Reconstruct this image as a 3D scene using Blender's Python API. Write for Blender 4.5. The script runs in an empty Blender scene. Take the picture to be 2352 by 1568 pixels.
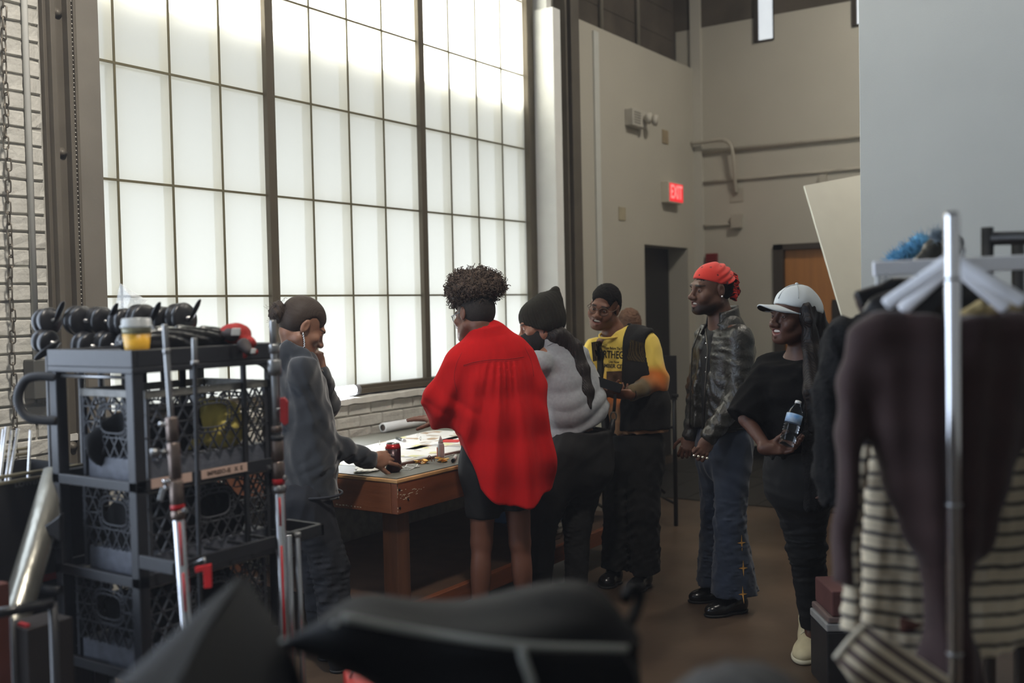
import bpy, bmesh, math, random
import numpy as np
from mathutils import Vector, Matrix
from mathutils.bvhtree import BVHTree

SC = bpy.context.scene
COL = SC.collection
# ------------------------------------------------------------------ camera
IW, IH = 2352, 1568
YAW, PITCH, ROLL = np.radians([33.803, -1.95, -1.202])
FPX, CAMZ = 2368.2, 1.62
CF = np.array([np.cos(YAW)*np.cos(PITCH), np.sin(YAW)*np.cos(PITCH), np.sin(PITCH)])
_R0 = np.array([np.sin(YAW), -np.cos(YAW), 0.0]); _U0 = np.cross(_R0, CF)
CR = np.cos(ROLL)*_R0 + np.sin(ROLL)*_U0
CU = -np.sin(ROLL)*_R0 + np.cos(ROLL)*_U0
CC = np.array([0.0, 0.0, CAMZ])
cam_data = bpy.data.cameras.new('camera')
cam = bpy.data.objects.new('camera', cam_data); COL.objects.link(cam)
_m = Matrix.Identity(4)
for _i in range(3):
    _m[_i][0], _m[_i][1], _m[_i][2], _m[_i][3] = CR[_i], CU[_i], -CF[_i], CC[_i]
cam.matrix_world = _m
cam_data.sensor_width = 36.0
cam_data.lens = FPX*36.0/IW
cam_data.clip_start = 0.05
cam_data.dof.use_dof = True
cam_data.dof.focus_distance = 5.0
cam_data.dof.aperture_fstop = 1.5
SC.camera = cam
# ------------------------------------------------------------------ view, world, lights
SC.view_settings.view_transform = 'Standard'
SC.view_settings.look = 'None'
SC.view_settings.gamma = 1.0
SC.view_settings.use_curve_mapping = False
SC.view_settings.exposure = 0.0
SC.cycles.use_denoising = True
SC.cycles.max_bounces = 10
SC.cycles.transparent_max_bounces = 12
SC.cycles.sample_clamp_indirect = 6.0
world = bpy.data.worlds.new('world'); SC.world = world
world.use_nodes = True
world.node_tree.nodes['Background'].inputs[0].default_value = (0.90, 0.95, 1.0, 1)
world.node_tree.nodes['Background'].inputs[1].default_value = 2.9

def aim(o, d):
    o.rotation_euler = Vector(d).to_track_quat('-Z', 'Y').to_euler()

def light(name, kind, loc, direction, energy, color, **kw):
    l = bpy.data.lights.new(name, kind); l.energy = energy; l.color = color
    for k, v in kw.items(): setattr(l, k, v)
    o = bpy.data.objects.new(name, l); COL.objects.link(o); o.location = loc
    if direction is not None: aim(o, direction)
    return o

SUN = light('sun', 'SUN', (3, 9, 9), (0.15, -0.5, -0.86), 38.0, (1.0, 0.95, 0.86), angle=math.radians(2.5))
# added area light for an assumed, unseen window farther left; no window is built
L_LEFT = light('assumed_window_light', 'AREA', (-0.2, 4.2, 2.45), (0.0, -1, -0.05), 275, (0.70, 0.82, 1.0), shape='RECTANGLE', size=4.2, size_y=4.4)
# assumed, unseen high bays, then an unseen fill added for the brick
L_FAR = light('assumed_high_bay_lamp', 'AREA', (8.0, 1.4, 5.6), (0.1, 0.1, -1), 85, (1.0, 0.92, 0.80), shape='DISK', size=0.6)
L_MID = light('assumed_high_bay_lamp', 'AREA', (5.2, 1.0, 5.6), (0, 0, -1), 40, (1.0, 0.93, 0.83), shape='DISK', size=0.6)
L_NEAR = light('brick_fill_light', 'AREA', (1.7, 1.3, 5.5), (0.14, 0.62, -0.72), 65, (1.0, 0.93, 0.84), shape='DISK', size=0.5, spread=math.radians(95))  # unseen fill aimed at the brick pier, added to brighten it
WINDOW_GLOW, WINDOW_OUTER = 0.06, 0.08

# ------------------------------------------------------------------ points from the photograph's pixels
def ray(x, y): return CF + CR*(x-IW/2)/FPX - CU*(y-IH/2)/FPX
def P(x, y, d): return CC + ray(x, y)*d
def onY(x, y, Y):
    r = ray(x, y); return CC + r*(Y/r[1])
def onX(x, y, X):
    r = ray(x, y); return CC + r*(X/r[0])
def onZ(x, y, Z):
    r = ray(x, y); return CC + r*((Z-CAMZ)/r[2])
def proj(p):
    q = np.asarray(p, float)-CC; z = q@CF
    return np.array([IW/2+FPX*(q@CR)/z, IH/2-FPX*(q@CU)/z, z])
RH = np.array([np.sin(YAW), -np.cos(YAW), 0.0]); FH = np.array([np.cos(YAW), np.sin(YAW), 0.0]); ZZ = np.array([0, 0, 1.0])
def nrm(v):
    v = np.asarray(v, float); return v/np.linalg.norm(v)
def cdir(r, u, f): return nrm(RH*r + ZZ*u + FH*f)

# ------------------------------------------------------------------ materials
MATS = {}
def srgb(r, g, b):
    f = lambda c: (c/255/12.92) if c/255 <= 0.04045 else ((c/255+0.055)/1.055)**2.4
    return (f(r), f(g), f(b))
def mat(name, color, rough=0.6, metal=0.0, var=0.15, scale=8.0, bump=0.0, bscale=60.0, spec=0.5, sheen=0.0, coat=0.0,
        emit=None, estr=0.0, alpha=1.0, trans=0.0, stretch=None, var_color=None, ior=1.45):
    if name in MATS: return MATS[name]
    m = bpy.data.materials.new(name); m.use_nodes = True; MATS[name] = m
    nt = m.node_tree; N = nt.nodes; L = nt.links; b = N['Principled BSDF']
    b.inputs['Roughness'].default_value = rough; b.inputs['Metallic'].default_value = metal
    b.inputs['Specular IOR Level'].default_value = spec; b.inputs['IOR'].default_value = ior
    b.inputs['Sheen Weight'].default_value = sheen; b.inputs['Coat Weight'].default_value = coat
    b.inputs['Transmission Weight'].default_value = trans; b.inputs['Alpha'].default_value = alpha
    tc = N.new('ShaderNodeTexCoord'); mp = N.new('ShaderNodeMapping')
    L.new(tc.outputs['Object'], mp.inputs['Vector'])
    if stretch: mp.inputs['Scale'].default_value = stretch
    nz = N.new('ShaderNodeTexNoise'); nz.inputs['Scale'].default_value = scale; nz.inputs['Detail'].default_value = 4
    L.new(mp.outputs['Vector'], nz.inputs['Vector'])
    rp = N.new('ShaderNodeValToRGB')
    c = np.array(color); lo = c*(1-var) if var_color is None else np.array(var_color); hi = np.minimum(c*(1+var), 1)
    rp.color_ramp.elements[0].position = 0.3; rp.color_ramp.elements[1].position = 0.7
    rp.color_ramp.elements[0].color = (*lo, 1); rp.color_ramp.elements[1].color = (*hi, 1)
    L.new(nz.outputs['Fac'], rp.inputs['Fac']); L.new(rp.outputs['Color'], b.inputs['Base Color'])
    if bump:
        n2 = N.new('ShaderNodeTexNoise'); n2.inputs['Scale'].default_value = bscale; n2.inputs['Detail'].default_value = 3
        L.new(mp.outputs['Vector'], n2.inputs['Vector'])
        bp = N.new('ShaderNodeBump'); bp.inputs['Strength'].default_value = bump; bp.inputs['Distance'].default_value = 0.01
        L.new(n2.outputs['Fac'], bp.inputs['Height']); L.new(bp.outputs['Normal'], b.inputs['Normal'])
    if emit is not None:
        b.inputs['Emission Color'].default_value = (*emit, 1); b.inputs['Emission Strength'].default_value = estr
    return m
def attr_mat(name, rough=0.5, spec=0.4, sheen=0.0, bump=0.0, bscale=200.0, sss=0.0):
    """colour comes from the mesh's own colour attribute (skin, dyed cloth)"""
    m = mat(name, (.5, .5, .5), rough, spec=spec, sheen=sheen, bump=bump, bscale=bscale)
    nt = m.node_tree; b = nt.nodes['Principled BSDF']
    a = nt.nodes.new('ShaderNodeAttribute'); a.attribute_name = 'col'
    nt.links.new(a.outputs['Color'], b.inputs['Base Color'])
    if sss: b.inputs['Subsurface Weight'].default_value = sss; b.inputs['Subsurface Radius'].default_value = (.008, .004, .002)
    return m
def wave_mat(name, c1, c2, scale, axis='Z', rough=0.8, lo=0.45, hi=0.55, distort=0.0, bump=0.0, detail=0.0, profile='SIN', sheen=0.0, spec=0.3):
    m = mat(name, c1, rough, sheen=sheen, spec=spec)
    nt = m.node_tree; N = nt.nodes; L = nt.links; b = N['Principled BSDF']; mp = [n for n in N if n.type == 'MAPPING'][0]
    w = N.new('ShaderNodeTexWave'); w.wave_type = 'BANDS'; w.bands_direction = axis; w.wave_profile = profile
    w.inputs['Scale'].default_value = scale; w.inputs['Distortion'].default_value = distort; w.inputs['Detail'].default_value = detail
    L.new(mp.outputs['Vector'], w.inputs['Vector'])
    r = N.new('ShaderNodeValToRGB'); r.color_ramp.elements[0].position = lo; r.color_ramp.elements[1].position = hi
    r.color_ramp.elements[0].color = (*c1, 1); r.color_ramp.elements[1].color = (*c2, 1)
    L.new(w.outputs['Fac'], r.inputs['Fac']); L.new(r.outputs['Color'], b.inputs['Base Color'])
    if bump:
        bp = N.new('ShaderNodeBump'); bp.inputs['Strength'].default_value = bump; bp.inputs['Distance'].default_value = 0.004
        L.new(w.outputs['Fac'], bp.inputs['Height']); L.new(bp.outputs['Normal'], b.inputs['Normal'])
    return m

# ------------------------------------------------------------------ objects, names, labels
def tag(o, label=None, cat=None, group=None, kind=None):
    if label: o['label'] = label
    if cat: o['category'] = cat
    if group: o['group'] = group
    if kind: o['kind'] = kind
    return o
def thing(name, label, cat, loc=(0, 0, 0), rotz=0.0, group=None):
    o = bpy.data.objects.new(name, None); COL.objects.link(o)
    o.empty_display_size = 0.05
    o.location = tuple(float(v) for v in loc); o.rotation_euler = (0, 0, rotz)
    return tag(o, label, cat, group)
def root_loc(parent):
    v = np.zeros(3)
    while parent is not None:
        v += np.array(parent.location); parent = parent.parent
    return v
def make_mesh(name, V, Fc, smooth=False):
    me = bpy.data.meshes.new(name)
    me.from_pydata([tuple(v) for v in np.asarray(V, float)], [], [tuple(int(i) for i in f) for f in Fc])
    if smooth: me.polygons.foreach_set('use_smooth', [True]*len(me.polygons))
    me.update()
    return me
def link(name, me, material, parent=None, local=False, bevel=0.0, smooth_angle=None, bseg=2):
    """local=False: mesh is in world coordinates and is shifted so that it sits under its (unrotated) parent"""
    if not local and parent is not None:
        off = root_loc(parent)
        co = np.empty(len(me.vertices)*3, np.float32); me.vertices.foreach_get('co', co)
        co = co.reshape(-1, 3)-off.astype(np.float32); me.vertices.foreach_set('co', co.ravel()); me.update()
    if material is not None:
        for mm in (material if isinstance(material, (list, tuple)) else [material]): me.materials.append(mm)
    o = bpy.data.objects.new(name, me); COL.objects.link(o)
    if parent is not None: o.parent = parent
    if bevel:
        b = o.modifiers.new('bevel', 'BEVEL'); b.width = bevel; b.segments = bseg; b.limit_method = 'ANGLE'; b.angle_limit = 0.6
    return o
def copy_tree(o, parent=None):
    c = o.copy(); COL.objects.link(c)
    if parent is not None: c.parent = parent
    for ch in list(o.children): copy_tree(ch, c)
    return c

class MB:
    """collects shapes; build() links them as ONE mesh object"""
    def __init__(self): self.v = []; self.f = []; self.mi = []; self.cur = 0; self.M = None; self.sm = []; self.smooth = False
    def add(self, V, Fc):
        n = len(self.v)
        for p in V:
            p = np.asarray(p, float)
            if self.M is not None: p = self.M[:3, :3]@p + self.M[:3, 3]
            self.v.append(p)
        for q in Fc: self.f.append(tuple(i+n for i in q)); self.mi.append(self.cur); self.sm.append(self.smooth)
        return self
    def box(self, lo, hi):
        (a, b, c), (d, e, f) = lo, hi
        return self.add([(a, b, c), (d, b, c), (d, e, c), (a, e, c), (a, b, f), (d, b, f), (d, e, f), (a, e, f)],
                        [(0, 3, 2, 1), (4, 5, 6, 7), (0, 1, 5, 4), (1, 2, 6, 5), (2, 3, 7, 6), (3, 0, 4, 7)])
    def obox(self, c, ax, ay, az):
        """oriented box: centre and three half-extent vectors"""
        c, ax, ay, az = [np.asarray(q, float) for q in (c, ax, ay, az)]
        V = [c+sx*ax+sy*ay+sz*az for sz in (-1, 1) for sx, sy in ((-1, -1), (1, -1), (1, 1), (-1, 1))]
        fl = np.dot(np.cross(ax, ay), az) < 0
        Fc = [(0, 3, 2, 1), (4, 5, 6, 7), (0, 1, 5, 4), (1, 2, 6, 5), (2, 3, 7, 6), (3, 0, 4, 7)]
        return self.add(V, [q[::-1] for q in Fc] if fl else Fc)
    def rings(self, rings, caps=True, closed=False):
        n = len(rings[0]); V = [p for r in rings for p in r]; Fc = []
        m = len(rings)
        for i in range(m if closed else m-1):
            j = (i+1) % m
            for k in range(n):
                l = (k+1) % n
                Fc.append((i*n+k, i*n+l, j*n+l, j*n+k))
        if caps and not closed:
            Fc.append(tuple(range(n-1, -1, -1))); Fc.append(tuple((m-1)*n+k for k in range(n)))
        s = self.smooth; self.smooth = True; self.add(V, Fc); self.smooth = s
        if caps and not closed: self.sm[-1] = self.sm[-2] = False
        return self
    def tube(self, pts, r, n=10, closed=False, caps=True):
        pts = [np.asarray(p, float) for p in pts]; m = len(pts)
        rs = r if isinstance(r, (list, tuple, np.ndarray)) else [r]*m
        up = None; out = []
        for i in range(m):
            a = pts[(i-1) % m] if (closed or i > 0) else pts[i]; b = pts[(i+1) % m] if (closed or i < m-1) else pts[i]
            t = nrm(b-a)
            if up is None:
                h = np.array([0, 0, 1.0]) if abs(t[2]) < 0.9 else np.array([1.0, 0, 0])
                up = nrm(np.cross(np.cross(t, h), t))
            else:
                up = up-t*(up@t); up = nrm(up)
            s = np.cross(t, up)
            out.append([pts[i]+rs[i]*(math.cos(2*math.pi*k/n)*up - math.sin(2*math.pi*k/n)*s)*-1 for k in range(n)])
        return self.rings([list(reversed(q)) for q in out], caps, closed)
    def lathe(self, prof, o=(0, 0, 0), axis=(0, 0, 1), n=20):
        """profile of (radius, height) along axis from o"""
        ax = nrm(axis); h = np.array([1.0, 0, 0]) if abs(ax[0]) < 0.9 else np.array([0, 1.0, 0])
        a = nrm(np.cross(ax, h)); b = np.cross(ax, a); o = np.asarray(o, float)
        return self.rings([[o+ax*z+max(r, 1e-5)*(math.cos(2*math.pi*k/n)*a+math.sin(2*math.pi*k/n)*b) for k in range(n)] for r, z in prof])
    def ball(self, c, r, n=12, M=None):
        c = np.asarray(c, float); r = np.ones(3)*r if np.isscalar(r) else np.asarray(r, float)
        rg = []
        for i in range(1, n):
            t = math.pi*i/n
            q = [np.array([math.sin(t)*math.cos(2*math.pi*k/(2*n)), math.sin(t)*math.sin(2*math.pi*k/(2*n)), -math.cos(t)])*r for k in range(2*n)]
            rg.append([c+(p if M is None else M@p) for p in q])
        return self.rings(rg)
    def prism(self, poly, d):
        """planar polygon (list of 3d points) extruded by vector d"""
        n = len(poly); poly = [np.asarray(p, float) for p in poly]; d = np.asarray(d, float)
        nv = sum(np.cross(poly[i]-poly[0], poly[(i+1) % n]-poly[0]) for i in range(n))
        if nv@d > 0: poly = poly[::-1]
        V = poly+[p+d for p in poly]
        return self.add(V, [tuple(range(n)), tuple(range(2*n-1, n-1, -1))]+[(i, i+n, (i+1) % n+n, (i+1) % n) for i in range(n)])
    def build(self, name, material, parent=None, local=False, bevel=0.0, smooth=False, bseg=2):
        me = make_mesh(name, self.v, self.f)
        me.polygons.foreach_set('use_smooth', [bool(s or smooth) for s in self.sm])
        if any(self.mi): me.polygons.foreach_set('material_index', self.mi)
        return link(name, me, material, parent, local, bevel, bseg=bseg)
def frame_M(loc, x, y, z):
    M = np.eye(4); M[:3, 0] = x; M[:3, 1] = y; M[:3, 2] = z; M[:3, 3] = loc; return M
def rotz_M(a, loc=(0, 0, 0)):
    c, s = math.cos(a), math.sin(a); return frame_M(loc, (c, s, 0), (-s, c, 0), (0, 0, 1))
def spline(pts, n=8):
    """Catmull-Rom through the points"""
    p = [np.asarray(q, float) for q in pts]; p = [2*p[0]-p[1]]+p+[2*p[-1]-p[-2]]; out = []
    for i in range(1, len(p)-2):
        for k in range(n):
            t = k/n
            out.append(0.5*((2*p[i])+(-p[i-1]+p[i+1])*t+(2*p[i-1]-5*p[i]+4*p[i+1]-p[i+2])*t*t+(-p[i-1]+3*p[i]-3*p[i+1]+p[i+2])*t**3))
    out.append(p[-2]); return out
def text_mesh(s, size, thick=0.0015, align='CENTER', bold=False, spacing=1.0):
    c = bpy.data.curves.new('lettering', 'FONT'); c.body = s; c.size = size; c.extrude = thick; c.align_x = align; c.align_y = 'CENTER'
    c.space_character = spacing
    if bold: c.offset = size*0.018
    c.resolution_u = 3
    o = bpy.data.objects.new('lettering', c); COL.objects.link(o)
    dg = bpy.context.evaluated_depsgraph_get(); me = bpy.data.meshes.new_from_object(o.evaluated_get(dg))
    bpy.data.objects.remove(o); bpy.data.curves.remove(c)
    return me
def text_obj(name, s, size, M, material, parent, bold=True, sx=1.0, spacing=1.0, thick=0.0015):
    """M: 4x4 world frame (x along the text, y up the text, z out of the surface)"""
    me = text_mesh(s, size, thick, bold=bold, spacing=spacing)
    co = np.empty(len(me.vertices)*3, np.float32); me.vertices.foreach_get('co', co); co = co.reshape(-1, 3)
    co[:, 0] *= sx
    co = co@M[:3, :3].T + M[:3, 3]
    me.vertices.foreach_set('co', co.astype(np.float32).ravel()); me.update()
    return link(name, me, material, parent)
# ------------------------------------------------------------------ implicit surfaces: smooth unions of tapered limbs, meshed as one skin
def rc(a, b, ra, rb, k=0.02, mode='u'):
    a = np.asarray(a, float); b = np.asarray(b, float); ba = b-a; bb = max(ba@ba, 1e-9); rm = max(ra, rb)
    def fn(X, Y, Z):
        px, py, pz = X-a[0], Y-a[1], Z-a[2]
        t = np.clip((px*ba[0]+py*ba[1]+pz*ba[2])/bb, 0, 1)
        return np.sqrt((px-t*ba[0])**2+(py-t*ba[1])**2+(pz-t*ba[2])**2)-(ra+t*(rb-ra))
    return (mode, fn, np.minimum(a, b)-rm, np.maximum(a, b)+rm, k)
def el(c, r, M=None, k=0.02, mode='u'):
    """ellipsoid; M columns = its axes"""
    c = np.asarray(c, float); r = np.ones(3)*r if np.isscalar(r) else np.asarray(r, float); A = np.eye(3) if M is None else np.asarray(M, float)[:3, :3]
    ext = np.sqrt(((A*r)**2).sum(1))
    def fn(X, Y, Z):
        px, py, pz = X-c[0], Y-c[1], Z-c[2]
        e = [(px*A[0, i]+py*A[1, i]+pz*A[2, i])/r[i] for i in range(3)]
        q = np.sqrt(e[0]**2+e[1]**2+e[2]**2)+1e-6; g = np.sqrt((e[0]/r[0])**2+(e[1]/r[1])**2+(e[2]/r[2])**2)+1e-6
        return q*(q-1)/g
    return (mode, fn, c-ext, c+ext, k)
def ec(a, b, ra, rb, side, flat=(False, False), k=0.02, mode='u'):
    """limb of elliptical section from a to b; ra, rb = (radius along side, radius across)"""
    a = np.asarray(a, float); b = np.asarray(b, float); Ln = np.linalg.norm(b-a); u = (b-a)/Ln
    s = np.asarray(side, float); s = nrm(s-u*(s@u)); w = np.cross(u, s)
    ra = (ra, ra) if np.isscalar(ra) else ra; rb = (rb, rb) if np.isscalar(rb) else rb
    rm = max(max(ra), max(rb))
    def fn(X, Y, Z):
        px, py, pz = X-a[0], Y-a[1], Z-a[2]
        h = px*u[0]+py*u[1]+pz*u[2]; t = np.clip(h/Ln, 0, 1)
        r1 = ra[0]+t*(rb[0]-ra[0]); r2 = ra[1]+t*(rb[1]-ra[1])
        e1 = (px*s[0]+py*s[1]+pz*s[2])/r1; e2 = (px*w[0]+py*w[1]+pz*w[2])/r2
        lo = np.maximum(-h, 0); hi = np.maximum(h-Ln, 0)
        rr = np.minimum(r1, r2)
        e3 = 0.0
        if not flat[0]: e3 = e3+lo/rr
        if not flat[1]: e3 = e3+hi/rr
        q = np.sqrt(e1**2+e2**2+e3**2)+1e-6; g = np.sqrt((e1/r1)**2+(e2/r2)**2+(e3/rr)**2)+1e-6
        d = q*(q-1)/g
        if flat[0]: d = np.maximum(d, -h)
        if flat[1]: d = np.maximum(d, h-Ln)
        return d
    return (mode, fn, np.minimum(a, b)-rm, np.maximum(a, b)+rm, k)
def chain(pts, radii, side, flat=(False, False), k=0.015):
    n = len(pts)-1; out = []
    for i in range(n):
        out.append(ec(pts[i], pts[i+1], radii[i], radii[i+1], side, (flat[0] and i == 0, flat[1] and i == n-1), k))
    return out
def plane_cut(p, n, k=0.004, lo=None, hi=None):
    """keep the side n points away from"""
    p = np.asarray(p, float); n = nrm(n)
    def fn(X, Y, Z): return (X-p[0])*n[0]+(Y-p[1])*n[1]+(Z-p[2])*n[2]
    return ('i', fn, np.full(3, -1e3) if lo is None else np.asarray(lo, float), np.full(3, 1e3) if hi is None else np.asarray(hi, float), k)
def disp(f, lo=None, hi=None):
    return ('d', f, np.full(3, -1e3) if lo is None else np.asarray(lo, float), np.full(3, 1e3) if hi is None else np.asarray(hi, float), 0)
def folds(amp, freq, seed, aniso=(1, 1, 0.45), axes=None):
    """soft cloth folds: warped ridges"""
    rg = np.random.RandomState(seed); D = rg.normal(size=(5, 3)); D /= np.linalg.norm(D, axis=1)[:, None]; D = D*np.array(aniso)
    if axes is not None: D = D@np.asarray(axes).T
    ph = rg.uniform(0, 6.28, 5); fr = freq*1.8*rg.uniform(0.7, 1.5, 5)
    def f(X, Y, Z):
        w = 0.7*np.sin(fr[3]*0.5*(X*D[3, 0]+Y*D[3, 1]+Z*D[3, 2])+ph[3])
        w2 = 0.7*np.sin(fr[4]*0.6*(X*D[4, 0]+Y*D[4, 1]+Z*D[4, 2])+ph[4])
        s = 0
        for i in range(3):
            q = np.sin(fr[i]*(X*D[i, 0]+Y*D[i, 1]+Z*D[i, 2])+ph[i]+w*(2.2-i)+w2*i)
            s = s + (1-np.sqrt(q*q+.03))*(0.9-0.2*i)
        return -amp*(s-0.9)
    return f
def apply_ops(ops, xs, ys, zs):
    D = np.full((len(xs), len(ys), len(zs)), 1.0, np.float32)
    h = xs[1]-xs[0]
    for mode, fn, lo, hi, k in ops:
        pad = k+3*h
        ix = slice(np.searchsorted(xs, lo[0]-pad), np.searchsorted(xs, hi[0]+pad)); iy = slice(np.searchsorted(ys, lo[1]-pad), np.searchsorted(ys, hi[1]+pad))
        iz = slice(np.searchsorted(zs, lo[2]-pad), np.searchsorted(zs, hi[2]+pad))
        S = D[ix, iy, iz]
        if S.size == 0: continue
        d = fn(xs[ix][:, None, None], ys[iy][None, :, None], zs[iz][None, None, :]).astype(np.float32)
        if mode == 'd': D[ix, iy, iz] = S+np.where(np.abs(S) < 0.08, d, 0)
        elif mode == 'u':
            if k > 0:
                e = np.maximum(k-np.abs(S-d), 0)/k; D[ix, iy, iz] = np.minimum(S, d)-e*e*k*0.25
            else: D[ix, iy, iz] = np.minimum(S, d)
        else:
            if mode == 's': d = -d
            if k > 0:
                e = np.maximum(k-np.abs(S-d), 0)/k; D[ix, iy, iz] = np.maximum(S, d)+e*e*k*0.25
            else: D[ix, iy, iz] = np.maximum(S, d)
    return D
_CORN = np.array([(i, j, k) for i in (0, 1) for j in (0, 1) for k in (0, 1)])
_EDG = [(a, b) for a in range(8) for b in range(a+1, 8) if np.abs(_CORN[a]-_CORN[b]).sum() == 1]
def surface_nets(D, xs, ys, zs):
    I = D < 0
    c = [I[i:I.shape[0]-1+i, j:I.shape[1]-1+j, k:I.shape[2]-1+k] for i, j, k in _CORN]
    s = np.zeros(c[0].shape, np.int8)
    for q in c: s += q
    act = np.argwhere((s > 0) & (s < 8))
    if len(act) == 0: return np.zeros((0, 3)), np.zeros((0, 4), int)
    val = np.stack([D[act[:, 0]+i, act[:, 1]+j, act[:, 2]+k] for i, j, k in _CORN], 1).astype(float)
    acc = np.zeros((len(act), 3)); cnt = np.zeros(len(act))
    for a, b in _EDG:
        va, vb = val[:, a], val[:, b]; m = (va < 0) != (vb < 0)
        t = np.where(m, va/np.where(m, va-vb, 1), 0)
        acc += np.where(m[:, None], _CORN[a]+t[:, None]*(_CORN[b]-_CORN[a]), 0); cnt += m
    h = np.array([xs[1]-xs[0], ys[1]-ys[0], zs[1]-zs[0]])
    V = np.array([xs[0], ys[0], zs[0]])+(act+acc/cnt[:, None])*h
    idx = np.full(s.shape, -1, np.int64); idx[act[:, 0], act[:, 1], act[:, 2]] = np.arange(len(act))
    quads = []
    for ax in range(3):
        sh = [slice(None)]*3; sh2 = [slice(None)]*3
        sh[ax] = slice(0, -1); sh2[ax] = slice(1, None)
        A, B = I[tuple(sh)], I[tuple(sh2)]
        e = np.argwhere(A != B)
        o1, o2 = [(1, 2), (2, 0), (0, 1)][ax]
        ok = (e[:, o1] > 0) & (e[:, o2] > 0) & (e[:, o1] < I.shape[o1]-1) & (e[:, o2] < I.shape[o2]-1)
        e = e[ok]; inside = A[e[:, 0], e[:, 1], e[:, 2]]
        def cell(d1, d2):
            q = e.copy(); q[:, o1] -= d1; q[:, o2] -= d2; return idx[q[:, 0], q[:, 1], q[:, 2]]
        Q = np.stack([cell(1, 1), cell(0, 1), cell(0, 0), cell(1, 0)], 1)
        Q[~inside] = Q[~inside][:, ::-1]
        quads.append(Q)
    return V, np.concatenate(quads)
def relax(V, Q, it=2, lam=0.5):
    n = len(V)
    a = np.concatenate([Q[:, 0], Q[:, 1], Q[:, 2], Q[:, 3]]); b = np.concatenate([Q[:, 1], Q[:, 2], Q[:, 3], Q[:, 0]])
    i = np.concatenate([a, b]); j = np.concatenate([b, a]); c = np.maximum(np.bincount(i, minlength=n), 1)
    for _ in range(it):
        for sgn in (lam, -lam*0.97):
            M = np.stack([np.bincount(i, V[j, k], minlength=n) for k in range(3)], 1)/c[:, None]
            V = V+sgn*(M-V)
    return V
def ops_bounds(ops, pad=0.03):
    u = [o for o in ops if o[0] == 'u']
    return np.min([o[2] for o in u], 0)-pad, np.max([o[3] for o in u], 0)+pad
def extract(ops, vox, lo=None, hi=None, smooth=2):
    if lo is None: lo, hi = ops_bounds(ops)
    xs, ys, zs = [np.arange(lo[i], hi[i]+vox, vox) for i in range(3)]
    V, Q = surface_nets(apply_ops(ops, xs, ys, zs), xs, ys, zs)
    if smooth and len(V): V = relax(V, Q, smooth)
    return V, Q
def np_mesh(name, V, Q):
    me = bpy.data.meshes.new(name); n = len(Q); w = Q.shape[1]
    me.vertices.add(len(V)); me.vertices.foreach_set('co', np.asarray(V, np.float32).ravel())
    me.loops.add(n*w); me.loops.foreach_set('vertex_index', np.asarray(Q, np.int32).ravel())
    me.polygons.add(n); me.polygons.foreach_set('loop_start', np.arange(0, n*w, w, dtype=np.int32))
    me.polygons.foreach_set('use_smooth', np.ones(n, bool))
    me.update(calc_edges=True); me.validate()
    return me
def set_col(me, C):
    a = me.color_attributes.new('col', 'FLOAT_COLOR', 'POINT')
    a.data.foreach_set('color', np.concatenate([C, np.ones((len(C), 1))], 1).astype(np.float32).ravel())
def cloth(name, ops, material, parent, vox=0.009, smooth=2, color=None):
    V, Q = extract(ops, vox, smooth=smooth)
    me = np_mesh(name, V, Q)
    if color is not None: set_col(me, color(V))
    o = link(name, me, material, parent)
    o['_bvh'] = 0
    del o['_bvh']
    BVH[o.name] = (V, Q)
    return o
BVH = {}
def stick(o, target, direction, off=0.003):
    """lay a flat print or seam on the cloth below it: every vertex moves along direction to the surface"""
    V, Q = BVH[target.name]
    tr = BVHTree.FromPolygons([tuple(v) for v in V], [tuple(int(i) for i in q) for q in Q])
    d = Vector(direction).normalized(); ro = Vector(root_loc(o.parent))
    for v in o.data.vertices:
        p = v.co+ro
        h = tr.ray_cast(p-d*0.35, d)
        if h[0] is not None: v.co = h[0]-d*off-ro
    o.data.update()

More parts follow.
